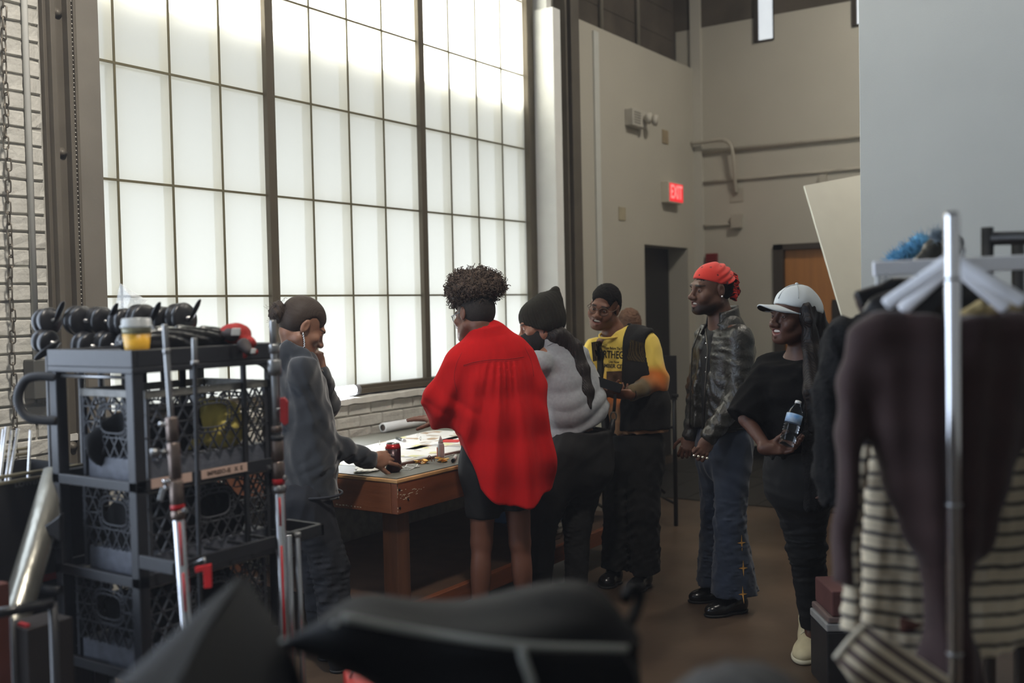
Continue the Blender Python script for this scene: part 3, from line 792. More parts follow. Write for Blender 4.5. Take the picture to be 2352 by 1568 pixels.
# left pier: conduit, chain, switch box
o = MB().tube([(2.640, YB-.020, 5.0), (2.632, YB-.020, 1.42)], .0135, 12).tube([(2.632, YB-.02, 1.60), (2.632, YB-.02, 1.56)], .019, 12).build('wall_conduit', mat('grey_painted_conduit', srgb(196, 196, 190), .55, var=.05)); tag(o, 'grey painted vertical conduit on the brick pier left of the window', 'pipe')
sb = thing('switch_box', 'grey metal switch box with a red button on the brick pier', 'box', (2.645, YB, 1.26))
MB().box((2.578, YB-.085, 1.255), (2.712, YB-.002, 1.43)).build('housing', mat('switch_box_grey', srgb(84, 84, 80), .5, var=.06), sb, bevel=.006)
MB().lathe([(.016, 0), (.016, .012), (.009, .018), (0, .018)], (2.668, YB-.085, 1.312), (0, -1, 0), 12).build('button', mat('button_red', srgb(150, 30, 28), .4), sb)
MB().box((2.655, YB-.089, 1.36), (2.69, YB-.084, 1.39)).build('label_plate', mat('switch_label', srgb(40, 44, 60), .4), sb)
ch = thing('hoist_chain', 'hanging steel hoist chain in front of the brick pier', 'chain', (2.522, YB-.05, 3.3))
lm = MB(); pts = []
for k in range(16):
    a = 2*math.pi*k/16; pts.append((.0105*math.cos(a), 0, (.0175 if math.sin(a) > 0 else -.0175)*(1 if abs(math.sin(a)) > .2 else 0)+.0105*math.sin(a)))
lm.tube(pts, .0036, 6, closed=True); lme = make_mesh('link', lm.v, lm.f, True); lme.materials.append(mat('dull_chain_steel', srgb(110, 104, 94), .4, .75))
for k in range(56):
    l = bpy.data.objects.new('link', lme); COL.objects.link(l); l.parent = ch
    l.location = (.004*math.sin(k*.9)-.0004*k, .003*math.cos(k*1.3), -k*.0465); l.rotation_euler = (.05*math.sin(k), .03*math.cos(k*2), (0 if k % 2 else 1.57)+.5*math.sin(k*.35)+.6)
# canopy and yard outside, seen only as light on the panels
struct('roof_canopy', MB().box((1.0, YP+.085, 3.15), (7.05, 4.80, 3.21)).box((-3.0, 4.80, 3.15), (14.0, YP+2.8, 3.21)), mat('canopy_steel', srgb(60, 60, 56), .6))
struct('ground_outside', MB().box((-8, 4.95, -.3), (20, 24, -.02)), mat('grey_yard_asphalt', srgb(40, 40, 39), .8, var=.08, scale=1.0))
# light tube on the sill
lt = thing('led_tube_light', 'bright white tube light lying on the window sill behind the hoodie', 'lamp', (4.3, YB-.02, 1.09))
MB().tube([(4.06, YB-.006, 1.128), (4.70, YB-.006, 1.128)], .030, 16).build('glowing_tube', mat('tube_glow', (1, 1, 1), .4, emit=(.86, .92, 1.0), estr=45.0), lt)
for xa in (4.70, 4.02): MB().tube([(xa, YB-.006, 1.128), (xa+.04, YB-.006, 1.128)], .032, 16).build('end_cap', mat('grey_end_cap', srgb(120, 120, 124), .4), lt)
# ------------------------------------------------------------------ work table
TZ, TX0, TX1, TY0, TY1 = .85, 3.561, 6.05, 3.026, 4.275
M_wood = mat('worn_brown_lumber', srgb(116, 64, 38), .5, var=.28, scale=5, bump=.08, bscale=30, stretch=(.35, 3, 3))
M_wood2 = mat('worn_brown_leg_lumber', srgb(92, 58, 38), .55, var=.3, scale=6, bump=.1, bscale=30, stretch=(3, 3, .4))
M_edge = mat('bare_pale_wood_edge', srgb(196, 150, 100), .5, var=.2, scale=9)
M_mat = mat('grey_table_mat', srgb(104, 102, 92), .5, var=.05, scale=4)
tb = thing('work_table', 'large brown wooden work table with a grey top along the window', 'table', (4.8, 3.65, 0))
MB().box((TX0+.012, TY0+.012, TZ-.004), (TX1-.01, TY1, TZ)).build('mat', M_mat, tb)
MB().box((TX0, TY0, TZ-.022), (TX1, TY1+.01, TZ-.0045)).build('tabletop', M_edge, tb, bevel=.004)
AZ0, AZ1 = TZ-.165, TZ-.022
MB().box((TX0+.004, TY0+.004, AZ0), (TX1-.004, TY0+.042, AZ1)).build('apron', M_wood, tb, bevel=.004)
MB().box((TX0+.003, TY0+.042, AZ0), (TX0+.041, TY1, AZ1)).build('apron', mat('worn_brown_lumber_side', srgb(120, 70, 42), .5, var=.28, scale=5, bump=.08, bscale=30, stretch=(3, .35, 3)), tb, bevel=.004)
MB().box((TX1-.041, TY0+.042, AZ0), (TX1-.004, TY1, AZ1)).build('apron', MATS['worn_brown_lumber_side'], tb, bevel=.004)
for x in (TX0+.042, TX1-.042-.09):
    for y in (TY0+.042, TY1-.10):
        MB().box((x, y, 0), (x+.09, y+.09, TZ-.022)).build('leg', M_wood2, tb, bevel=.005)
MB().box((TX0+.05, TY0+.02, .155), (TX1-.05, TY0+.058, .245)).build('lower_rail', M_wood, tb, bevel=.004)
MB().box((TX0+.05, TY0+.058, .225), (TX1-.05, TY1-.05, .243)).build('lower_shelf', mat('dark_plywood_shelf', srgb(74, 54, 40), .6, var=.2), tb)
for x, z in ((TX0+.02, AZ0+.03), (TX0+.02, AZ1-.03), (TX0+.08, AZ0+.06)):
    MB().lathe([(.006, 0), (.005, .003), (0, .003)], (x, TY0+.004, z), (0, -1, 0), 8).build('screw', mat('dark_screw', srgb(30, 26, 24), .5, .5), tb)
# chipped pale paint marks on the corner
pm = MB(); rg = np.random.RandomState(3)
for k in range(26):
    x = TX0+.01+abs(rg.normal())*.09; z = AZ0+.085+rg.normal()*.012; l = .004+.014*rg.rand()
    pm.box((x, TY0+.0032, z), (x+l, TY0+.0041, z+.0025))
for k in range(12):
    z = AZ0+.14*rg.rand(); pm.box((TX0+.0035, TY0+.0036, z), (TX0+.0035+.006*rg.rand(), TY0+.0041, z+.008))
for k in range(9):
    y = TY0+.22+.03*k*.6+.01*rg.rand(); pm.box((TX0+.0025, y, AZ0+.012+.003*rg.rand()), (TX0+.0031, y+.012*rg.rand()+.004, AZ0+.016+.004*rg.rand()))
pmo = pm.build('paint_chips', mat('chipped_paint', srgb(196, 180, 156), .7), tb); pmo['kind'] = 'stuff'
# soda can
can_p = np.array([3.712, 3.175, TZ])
cn = thing('soda_can', 'dark drink can with a red shoulder held on the table corner', 'can', can_p)
M_alu = mat('can_aluminium', srgb(205, 205, 205), .25, .95, var=.03)
s_ = 1.12
MB().lathe([(.024*s_, 0), (.027*s_, .004), (.0325*s_, .011), (.0328*s_, .10*s_)], can_p, n=28).build('can_body', mat('can_dark_print', srgb(52, 26, 30), .3, .4, var=.25, scale=24), cn)
MB().lathe([(.0328*s_, .1*s_), (.0325*s_, .106*s_), (.0275*s_, .1195*s_)], can_p, n=28).build('can_shoulder', mat('can_red_shoulder', srgb(176, 34, 36), .28, .4, var=.1), cn)
MB().lathe([(.0275*s_, .1195*s_), (.0277*s_, .1225*s_), (.0255*s_, .1225*s_), (.0245*s_, .119*s_), (0, .119*s_)], can_p, n=28).build('can_lid', M_alu, cn)
MB().obox(can_p+[.004, -.004, .1355], (.011, 0, 0), (0, .006, 0), (0, 0, .0008)).build('pull_tab', M_alu, cn)
d_ = nrm((CC-can_p)*[1, 1, 0]); rr_ = np.cross([0, 0, 1], d_)
cd_ = nrm(d_*.93-rr_*.35)
text_obj('lettering', 'PURPLE', .0125, frame_M(can_p+cd_*.0375+[0, 0, .086], np.cross([0, 0, 1], cd_), (0, 0, 1), cd_), mat('can_print_pale', srgb(170, 160, 158), .4), cn, thick=.0004)
# sheets of printed paper, glue, coins, pens, cards
M_paper = mat('printed_sheet', srgb(228, 228, 222), .6, var=.04, scale=10)
def sheet_mat(k):
    r = np.random.RandomState(k); m = mat('printed_sheet_%d' % k, srgb(226, 226, 220), .55)
    nt = m.node_tree; N = nt.nodes; L = nt.links; b = N['Principled BSDF']; mp = [n for n in N if n.type == 'MAPPING'][0]
    mp.inputs['Location'].default_value = tuple(r.uniform(0, 5, 3)); mp.inputs['Scale'].default_value = (1, 1, 1)
    v = N.new('ShaderNodeTexVoronoi'); v.distance = 'CHEBYCHEV'; v.inputs['Scale'].default_value = 15
    L.new(mp.outputs['Vector'], v.inputs['Vector'])
    rp = N.new('ShaderNodeValToRGB'); rp.color_ramp.interpolation = 'CONSTANT'
    cols = [(0, srgb(230, 230, 226)), (.34, srgb(186, 176, 160)), (.42, srgb(232, 232, 228)), (.58, srgb(216, 214, 160)), (.63, srgb(228, 228, 222)), (.75, srgb(178, 178, 176)), (.82, srgb(226, 226, 222)), (.93, srgb(176, 150, 120))]
    rp.color_ramp.elements[0].color = (*cols[0][1], 1); rp.color_ramp.elements[0].position = 0
    rp.color_ramp.elements[1].color = (*cols[1][1], 1); rp.color_ramp.elements[1].position = cols[1][0]
    for p, c in cols[2:]: e = rp.color_ramp.elements.new(p); e.color = (*c, 1)
    sx = N.new('ShaderNodeSeparateColor'); L.new(v.outputs['Color'], sx.inputs[0]); L.new(sx.outputs[0], rp.inputs['Fac'])
    L.new(rp.outputs['Color'], b.inputs['Base Color'])
    return m
def sheet(name, label, c, ax, ay, m, z, cat='paper', group=None):
    ax = np.array([*ax, 0.]); ay = np.array([*ay, 0.])
    o = MB().obox((c[0], c[1], z), ax, ay, (0, 0, .0006)).build(name, m); return tag(o, label, cat, group)
ang = math.radians(8); cx = np.array([math.cos(ang), math.sin(ang)]); cy = np.array([-math.sin(ang), math.cos(ang)])
desc = [('printed collage sheet on the table nearest to the can', 3.98, 3.46), ('printed collage sheet beside the glue bottle', 4.33, 3.44), ('printed collage sheet half under the red sleeve', 4.72, 3.50),
        ('printed collage sheet behind the can towards the window', 4.16, 3.72), ('printed collage sheet in the middle of the far row', 4.52, 3.76), ('printed collage sheet at the far end under the red elbow', 4.90, 3.82)]
for k, (lb, x, y) in enumerate(desc):
    sheet('printed_sheet', lb, (x, y), cx*.206, cy*.176, sheet_mat(k), TZ+.0010+.0013*(k % 3))
bd = MB().box((3.86, 3.262, TZ), (5.3, 3.282, TZ+.012)).build('brown_edging_strip', mat('brown_strip_wood', srgb(96, 66, 56), .5)); tag(bd, 'thin brown strip along the near edge of the printed sheets', 'strip')
sheet('red_paper_star', 'small bright red paper scrap lying on the printed sheets', (4.70, 3.58), (.055, .02), (-.02, .05), mat('red_scrap', srgb(205, 40, 34), .6), TZ+.006)
gl = np.array([4.130, 3.215, TZ])
gb = thing('glue_bottle', 'small white glue bottle with an orange stripe on the table', 'bottle', gl)
MB().lathe([(.016, 0), (.019, .004), (.019, .065), (.0165, .078), (.012, .084)], gl, n=20).build('bottle_body', mat('glue_white_plastic', srgb(226, 226, 224), .4), gb)
MB().lathe([(.013, .084), (.012, .094), (.0035, .120), (0, .121)], gl, n=16).build('nozzle', MATS['glue_white_plastic'], gb)
q_ = nrm(-RH*.9-FH*.4)
MB().obox(gl+q_*.0185+[0, 0, .035], np.cross(q_, [0, 0, 1])*.006, q_*.0012, (0, 0, .028)).build('stripe', mat('glue_orange_label', srgb(196, 84, 40), .5), gb)
M_gold = mat('gold_foil', srgb(226, 170, 70), .28, .9, var=.2, scale=80)
cl_ = [('foil coin of the small gold pile nearest to the can', 3.985, 3.225, 7), ('foil coin of the larger gold pile at the foot of the glue bottle', 4.075, 3.165, 8)]
for lb, x, y, n in cl_:
    for k in range(n):
        a = rg.uniform(0, 6.28); rd = .032*math.sqrt(rg.rand()); p = (x+rd*math.cos(a)*1.2, y+rd*math.sin(a)*.8, TZ+.001+.0022*k)
        tx = nrm((rg.normal()*.18, rg.normal()*.18, 1))
        o = MB().lathe([(0, 0), (.0150, 0), (.0158, .001), (.0158, .0025), (.0150, .0035), (.0125, .003), (0, .003)], p, tx, 16).build('gold_coin', M_gold)
        tag(o, lb, 'coin', 'gold coins near the can' if n == 7 else 'gold coins by the glue bottle')
def pen(name, label, a, b, r, m, m2):
    t = thing(name, label, 'pen', (np.asarray(a)+b)/2); d = np.asarray(b, float)-a
    MB().tube([a, np.asarray(a)+d*.72], r, 10).build('barrel', m, t); MB().tube([np.asarray(a)+d*.72, b], [r*1.1, r*1.0], 10).build('cap', m2, t)
M_pb = mat('black_pen', srgb(26, 26, 26), .35); M_pg = mat('dark_green_pen', srgb(56, 58, 50), .4); M_sil = mat('silver_clip', srgb(200, 200, 200), .3, .8)
pen('marker_pen', 'dark marker pen lying behind the can', onZ(912, 1006, TZ+.010), onZ(929, 1012, TZ+.010), .010, M_pg, M_sil)
pen('marker_pen', 'white marker with a black tip by the dark shorts', onZ(1047, 1047, TZ+.010), onZ(1040, 1058, TZ+.010), .009, MATS['glue_white_plastic'], M_pb)
# thin wire clips and clear cards
for k, (px, py) in enumerate(((985, 1052), (992, 1057))):
    p = onZ(px, py, TZ+.008); a = spline([p+[0, 0, -.006], p+[.004, .006, .008], p+[.010, .002, .012], p+[.014, -.004, .004], p+[.012, -.006, -.006]], 5)
    tag(MB().tube(a, .0018, 6).build('wire_hoop', mat('copper_wire', srgb(150, 100, 80), .3, .8)), ('small copper wire hoop on the brown strip beside the gold coins', 'small copper wire hoop nearest to the glue bottle')[k], 'earring')
for k, (px, py) in enumerate(((872, 1018), (960, 1000), (966, 1008))):
    p = onZ(px, py, TZ+.012); pts = spline([p+[0, 0, -.010], p+[-.006, 0, .004], p+[0, 0, .016], p+[.006, 0, .004], p+[.001, 0, -.008]], 5)
    tag(MB().tube(pts, .0016, 6).build('bright_wire_pin', mat('bright_wire', srgb(232, 232, 228), .2, .7)), ('bright bent wire pin on the mat left of the can', 'bright bent wire pin behind the printed sheets, the farther of two', 'bright bent wire pin behind the printed sheets, the nearer of two')[k], 'pin')
fr = thing('clear_card_sleeves', 'white edged clear card sleeves beside the gold coins', 'card', onZ(945, 1073, TZ))
c0 = onZ(945, 1074, TZ)
for k, (dx, dy, a) in enumerate(((0, 0, .3), (.03, .012, -.2), (.055, .02, .6))):
    e1 = np.array([math.cos(a), math.sin(a), 0])*.042; e2 = np.array([-math.sin(a), math.cos(a), 0])*.026; c = c0+[dx-.03, dy, .002+.002*k]
    m = MB()
    for sgn in (-1, 1):
        m.obox(c+e1*sgn, e1*.08, e2*1.06, (0, 0, .0008)); m.obox(c+e2*sgn, e1*1.06, e2*.10, (0, 0, .0008))
    m.build('sleeve', mat('white_card_edge', srgb(222, 222, 220), .4), fr)
# crumpled white tissue beside the hand
V, Q = extract([el(onZ(850, 1078, TZ+.006), (.10, .05, .010), None, .01), el(onZ(835, 1074, TZ+.010), (.05, .035, .014), None, .01), disp(folds(.006, 90, 4, (1, 1, 1)))], .006)
o = link('crumpled_paper', np_mesh('crumpled_paper', V, Q), M_paper); tag(o, 'crumpled white paper on the table corner under the hoodie sleeve', 'paper')
# long white paper roll against the wall
pr = thing('paper_roll', 'long white paper roll lying along the back of the table', 'roll', (5.4, 4.24, TZ))
MB().rings([[np.array([x, 4.235, TZ+.033])+r*np.array([0, math.cos(-a), math.sin(-a)]) for a in np.linspace(0, 2*math.pi, 21)[:-1]] for x, r in ((4.86, .020), (4.86, .031), (6.02, .031), (6.02, .02))], caps=False).build('tube', mat('white_roll_paper', srgb(206, 208, 206), .5, var=.03), pr)
MB().tube([(4.868, 4.235, TZ+.033), (6.015, 4.235, TZ+.033)], .0205, 16).build('core', mat('dark_roll_core', srgb(70, 58, 50), .8), pr)
# things on the lower shelf
tag(MB().box((5.35, 3.35, .244), (5.85, 3.75, .43)).box((5.33, 3.33, .43), (5.87, 3.77, .46)).build('blue_storage_bin', mat('blue_bin_plastic', srgb(40, 70, 100), .45), bevel=.01), 'blue storage bin on the lower shelf of the table', 'bin')
sp = onY(1282, 1200, 3.2)
m = MB(); V = []; Fq = []
for i in range(7):
    for j in range(4):
        V.append((4.93+j*.055+.01*math.sin(i*1.7), 3.09+.012*math.sin(i*1.3+j)+.004*j, .262+i*.058))
for i in range(6):
    for j in range(3): Fq.append((i*4+j, i*4+j+1, (i+1)*4+j+1, (i+1)*4+j))
m.add(V, Fq); o = m.build('hanging_printed_sheet', wave_mat('printed_lines_sheet', srgb(150, 146, 138), srgb(90, 88, 84), 9, 'Z', distort=1.0, lo=.6, hi=.8), smooth=True)
sd = o.modifiers.new('thickness', 'SOLIDIFY'); sd.thickness = .002
tag(o, 'printed sheet standing on the lower shelf behind the black trousers', 'paper')
# ------------------------------------------------------------------ people
M_skin = attr_mat('skin', .48, spec=.45, bump=.05, bscale=260)
M_dye = attr_mat('dyed_cotton', .85, spec=.2, sheen=.2, bump=.12, bscale=500)
M_hair = mat('black_hair', srgb(20, 17, 15), .9, spec=.15, var=.3, scale=60, bump=.5, bscale=220)
M_gold_m = mat('gold_metal', srgb(214, 170, 90), .25, .95)
M_silver = mat('silver_jewellery', srgb(220, 220, 220), .18, .95)
M_shoe_black = mat('polished_black_leather', srgb(18, 17, 17), .22, spec=.6, var=.1)
UP = np.array([0, 0, 1.0])
def on_floor(p, z=0.0):
    q = np.array(p, float); q[2] = z; return q
def J2(d0):
    return lambda x, y, dz=0.0: P(x, y, d0+dz)
def person(label, loc, group=None):
    return thing('person', label, 'person', (loc[0], loc[1], 0), group=group)
def shoe(name, parent, heel, toe, m, h=.085, w=.042, sole=None, vox=.006, laces=None):
    """one shoe from heel to toe on the floor"""
    heel = on_floor(heel); toe = on_floor(toe); f = nrm(toe-heel); L = np.linalg.norm(toe-heel); s = np.cross(f, UP)
    M = np.stack([s, f, UP], 1); T = lambda x, y, z: heel+s*x+f*y+UP*z
    ops = [el(T(0, L*.72, .030), (w, L*.30, .040), M, .02), el(T(0, L*.20, .040), (w*.86, L*.24, .055), M, .03), rc(T(0, L*.20, .05), T(0, L*.60, .040), w*.80, w*.72, .03),
           rc(T(0, L*.18, .06), T(0, L*.22, h+.02), w*.85, w*.9, .02), plane_cut(T(0, 0, .008), (0, 0, -1), .004)]
    o = cloth(name, ops, m, parent, vox, 2)
    so = [el(T(0, L*.70, .012), (w*1.10, L*.34, .03), M, .01), el(T(0, L*.22, .012), (w*.98, L*.27, .03), M, .02), rc(T(0, L*.2, .012), T(0, L*.7, .012), w*.8, w*.9, .02),
          plane_cut(T(0, 0, .001), (0, 0, -1), .002), plane_cut(T(0, 0, .024 if sole else .014), (0, 0, 1), .002)]
    s2 = cloth('sole', so, sole or mat('black_rubber_sole', srgb(16, 16, 16), .6), o, vox, 1)
    if laces:
        for k in range(4):
            y = L*(.36+.09*k); z = .088-.006*abs(k-1)-.02*(k-1.2)*.6
            MB().tube(spline([T(-w*.55, y, z-.014), T(-w*.2, y+.006, z), T(w*.2, y-.006, z), T(w*.55, y, z-.014)], 4), .0032, 6).build('lace', laces, o)
    return o
def glasses(parent, T, s, m, r=.023, lens=True, hgt=.8, tilt=0.0):
    f = MB()
    for q in (-1, 1):
        pts = [T(q*.032+r*math.cos(a), .100-.012*abs(q*.032+r*math.cos(a))/.05, -.006+r*hgt*math.sin(a)) for a in np.linspace(0, 2*math.pi, 25)[:-1]]
        f.tube(pts, .0017*s, 6, closed=True)
        f.tube([T(q*(.032+r), .090, -.002), T(q*.074, .076, .000), T(q*.079, -.005, .004), T(q*.078, -.026, -.012)], .0018*s, 6)
    f.tube(spline([T(-.010, .103, 0), T(0, .107, .004), T(.010, .103, 0)], 4), .0017*s, 6)
    o = f.build('glasses', m, parent)
    g = MB()
    for q in (-1, 1):
        g.add([T(q*.032+r*.97*math.cos(a), .100-.012*abs(q*.032+r*.97*math.cos(a))/.05, -.006+r*hgt*.97*math.sin(a)) for a in np.linspace(0, 2*math.pi, 25)[:-1]], [tuple(range(24))])
    gm = mat('spectacle_lens', (1, 1, 1), .03, trans=1.0, ior=1.05, alpha=.25, var=0)
    g.build('lens', gm, o)
    return o
def trousers(J, L=(.105, .105), hip=.165, depth=.115, knee=.075, ank=.06, flare=None, side=None, top=.06, fold=.006, seed=1, legs='LR', hipz=.02):
    side = nrm(J['shR']-J['shL']) if side is None else side
    pel = (J['hipL']+J['hipR'])/2
    o = [ec(pel+UP*top, pel-UP*.10, (hip*.93, depth*.95), (hip, depth), side, (True, False), .03)]
    for q in legs:
        h = J['hip'+q]-UP*hipz; k = J['kn'+q]; a = J['an'+q]
        an = ank if flare is None else flare
        o += [ec(h, k, L, (knee, knee*1.05), side, (False, False), .04), ec(k, a, (knee, knee*1.05), (an, an*1.08), side, (False, True), .03)]
    o.append(disp(folds(fold, 26, seed, (1, 1, .8))))
    for q in legs:
        k = J['kn'+q]; o.append(disp(folds(fold*.9, 60, seed+5, (.4, .4, 1.3)), k-.14, k+.12))
        a = J['an'+q]; o.append(disp(folds(fold*.9, 70, seed+9, (.3, .3, 1.4)), a-.12, a+.16))
    return o
def short_hair(parent, c, M, s, m, line=.062, back=-.045, thick=.010, name='hair', rough=.004, side_drop=0.0):
    """close-cropped hair following the skull above the hairline"""
    T = lambda x, y, z: np.asarray(c)+s*(M@np.array([x, y, z]))
    E = lambda x, y, z, r, k, mode='u': el(T(x, y, z), np.array(r)*s, M, k*s, mode)
    ops = [E(0, -.019, .036, (.0765+thick*.5, .0975+thick*.6, .082+thick), .01), E(0, -.05, -.005, (.070+thick*.4, .060, .065), .03)]
    nv = M@np.array([0, .93, -.37]); ops.append(plane_cut(T(0, .074, line), nv, .006*s))
    ops.append(plane_cut(T(0, -.03, -.052), M@np.array([0, .35, -.93]), .008*s))
    for q in (-1, 1):
        ops.append(el(T(q*.090, .048, .006), np.array([.034, .066, .066])*s, M, .006*s, 's')); ops.append(el(T(q*.085, -.008, -.012), np.array([.02, .022, .040])*s, M, .004*s, 's'))
    ops.append(disp(folds(rough, 160, 8, (1, 1, 1))))
    return cloth(name, ops, m, parent, .0045*s, 1)

# ---------- the man in the red bandana
def bandana_man():
    d0 = 5.45; p = J2(d0)
    face = cdir(-.93, -.05, -.36)
    c = p(1632, 662); s = 1.10
    J = dict(neck=p(1656, 728, .03), shL=p(1698, 780, -.12), shR=p(1628, 776, .16), elL=p(1700, 905, -.16), elR=p(1607, 890, .17), wrL=p(1628, 1005, -.22), wrR=p(1588, 1000, .12),
             hipL=p(1684, 1010, -.07), hipR=p(1640, 1010, .10), knL=p(1676, 1200, -.09), knR=p(1646, 1180, .10), anL=on_floor(p(1688, 1370, -.06), .10), anR=on_floor(p(1652, 1345, .16), .10))
    J['toeL'] = on_floor(p(1640, 1398, -.10), .03); J['toeR'] = on_floor(p(1600, 1360, .14), .03); J['back'] = cdir(1, 0, .2)
    root = person('smiling man in a black leather jacket, flared jeans and a red bandana', p(1668, 1380))
    tone = np.array(srgb(92, 62, 48))
    ho, T, M = head_ops(c, face, cdir(.14, 1, 0), s, smile=.9, nose=1.18, jaw=1.08)
    ops = limbs(J, 1.0)+[rc(T(0, -.030, -.06), J['neck'], .060, .064, .03)]+ho
    hl, bl = hand_ops(J['wrL'], p(1606, 1050, -.26)-J['wrL'], cdir(.45, .5, -1), s=1.0, right=False, curls=[.9, 1.0, 1.0, 1.0], thumb_curl=.5, thumb=cdir(-.8, -.75, -.3))
    hr, br = hand_ops(J['wrR'], p(1574, 1036, .10)-J['wrR'], cdir(-.3, .3, -1), s=.95, right=True, curls=[.6, .7, .75, .8], thumb_curl=.3)
    ops += hl+hr
    hb = (np.asarray(c)-.17, np.asarray(c)+.16, .0028)
    fc = face_color(c, M, s, tone, srgb(104, 62, 54), srgb(22, 17, 15), beard=.85)
    body_mesh('body', ops, [hb, (bl[0], bl[1], .003), (br[0], br[1], .0035)], root, M_skin, fc)
    add_eyes(root, T, M, s, (-.25, 1, -.05)); teeth(root, T, s)
    # bandana: cloth over the skull, knot and tails behind
    E = lambda x, y, z, r, k=.01, mode='u', MM=None: el(T(x, y, z), np.array(r)*s, M if MM is None else MM, k*s, mode)
    def ripple(X, Y, Z):
        a = M[:, 1]; u = M[:, 2]; q = (X-c[0])*a[0]+(Y-c[1])*a[1]+(Z-c[2])*a[2]; w = (X-c[0])*u[0]+(Y-c[1])*u[1]+(Z-c[2])*u[2]
        back = np.clip((.02-q)/.10, 0, 1)
        return .0042*back*np.sin(190*(w+.45*q))-.001
    bo = [E(0, -.018, .036, (.081, .103, .088)), E(0, -.055, .000, (.074, .062, .055), .03), plane_cut(T(0, .075, .052), M@np.array([0, .32, -.95]), .006), plane_cut(T(0, -.04, .018), M@np.array([0, -.26, -.97]), .01), disp(ripple)]
    bo_m = mat('red_bandana_cloth', srgb(206, 46, 32), .8, var=.10, scale=20, sheen=.2)
    nt = bo_m.node_tree; N = nt.nodes; Lk = nt.links; b = N['Principled BSDF']; mp = [n for n in N if n.type == 'MAPPING'][0]
    v = N.new('ShaderNodeTexVoronoi'); v.inputs['Scale'].default_value = 24; v.inputs['Randomness'].default_value = .45; Lk.new(mp.outputs[0], v.inputs['Vector'])
    rp = N.new('ShaderNodeValToRGB'); rp.color_ramp.interpolation = 'CONSTANT'; E0 = rp.color_ramp.elements
    E0[0].color = (*srgb(210, 190, 180), 1); E0[0].position = 0; E0[1].color = (*srgb(40, 14, 14), 1); E0[1].position = .055
    for pz, cc in ((.13, srgb(206, 46, 32)), (.15, srgb(60, 16, 16)), (.185, srgb(206, 46, 32))): e = E0.new(pz); e.color = (*cc, 1)
    Lk.new(v.outputs['Distance'], rp.inputs['Fac'])
    Lk.new(rp.outputs['Color'], b.inputs['Base Color'])
    ban = cloth('bandana', bo, bo_m, root, .0035, 1)
    kn = [rc(T(0, -.108, .055), T(0, -.125, .030), .026*s, .030*s, .02), rc(T(.0, -.128, .045), T(.01, -.142, -.022), .020, .030, .02), rc(T(.0, -.135, -.02), T(.012, -.160, -.035), .020, .008, .02),
          rc(T(-.02, -.100, .02), T(-.02, -.116, -.045), .016, .018, .02), rc(T(-.02, -.116, -.045), T(-.02, -.128, -.062), .018, .006, .02), disp(folds(.005, 110, 5, (1, 1, .5)))]
    k_m = wave_mat('bandana_border_print', srgb(196, 40, 30), srgb(46, 12, 14), 30, 'DIAGONAL', .8, .55, .7, distort=9, detail=2)
    cloth('bandana_knot', kn, k_m, ban, .004, 1)
    short_hair(root, c, M, s*.99, M_hair, line=.0, thick=.004)
    for q in (-1, 1): MB().ball(T(q*.086, -.008, -.037), .0055, 8).build('ear_stud', mat('bright_ear_stud', srgb(240, 240, 240), .1, .6), root)
    # black shirt under the jacket
    sd = nrm(J['shR']-J['shL']); fw = nrm(np.cross(UP, sd)); fw = fw if fw@face > 0 else -fw
    chest = (J['shL']+J['shR'])/2; hip = (J['hipL']+J['hipR'])/2
    M_bs = mat('black_shirt', srgb(20, 20, 21), .8, var=.1)
    so = chain([hip+UP*.02, chest-UP*.30, chest-UP*.10, J['neck']+UP*.005], [(.15, .11), (.15, .115), (.15, .11), (.075, .075)], sd, (True, True), .03)
    so += [ec(J['neck']-UP*.05, J['neck']+UP*.012, (.072, .074), (.068, .070), sd, (False, True), .02)]
    so.append(plane_cut(J['neck']-UP*.004, nrm(UP+fw*1.0), .006, J['neck']-.25, J['neck']+.25))
    cloth('shirt', so, M_bs, root, .010, 2)
    for k in range(4): MB().ball(chest-UP*(.02+.075*k)+fw*(.118+.002*k)-sd*.02, .006, 6).build('button', M_silver, root)
    # leather jacket, open at the front
    M_lea = mat('black_leather', srgb(42, 40, 35), .36, spec=.6, var=.18, scale=14, bump=.35, bscale=70)
    jt = [p(1656, 985, .02), p(1660, 900, .02), p(1668, 805, .02), p(1665, 752, .02)]
    jo = chain(jt, [(.176, .140), (.182, .140), (.194, .126), (.104, .088)], sd, (True, False), .03)
    jo += [ec(J['neck']-UP*.03, J['neck']+UP*.032-fw*.012, (.082, .080), (.076, .076), sd, (False, True), .02)]
    for q, out in (('L', -1), ('R', 1)):
        jo += [rc(J['sh'+q], J['el'+q]+UP*.01, .080, .070, .018), rc(J['el'+q], J['wr'+q]+nrm(J['el'+q]-J['wr'+q])*.005, .068, .046, .020)]
    # front opening and neck
    jo += [('s',)+ec(p(1655, 1010, .02)+fw*.16, p(1655, 700, .02)+fw*.165, (.055, .10), (.075, .11), sd, (False, False), .008)[1:], ('s',)+ec(J['neck']-UP*.06+fw*.01, J['neck']+UP*.08, (.078, .074), (.078, .076), sd, (False, False), .006)[1:]]
    jo += [disp(folds(.007, 22, 21, (1, 1, .9)))]
    for q in 'LR':
        e = J['el'+q]; w = J['wr'+q]
        ax = nrm(w-e)
        def wr(X, Y, Z, e=e, ax=ax): 
            t = (X-e[0])*ax[0]+(Y-e[1])*ax[1]+(Z-e[2])*ax[2]
            return .0065*(1-np.abs(np.sin(48*t+3*(Z-e[2])+2*np.sin(30*(X+Y)))))-.003
        jo.append(disp(wr, np.minimum(e, w)-.09, np.maximum(e, w)+.09))
    # quilted shoulder panels
    qp = p(1652, 775, -.13)
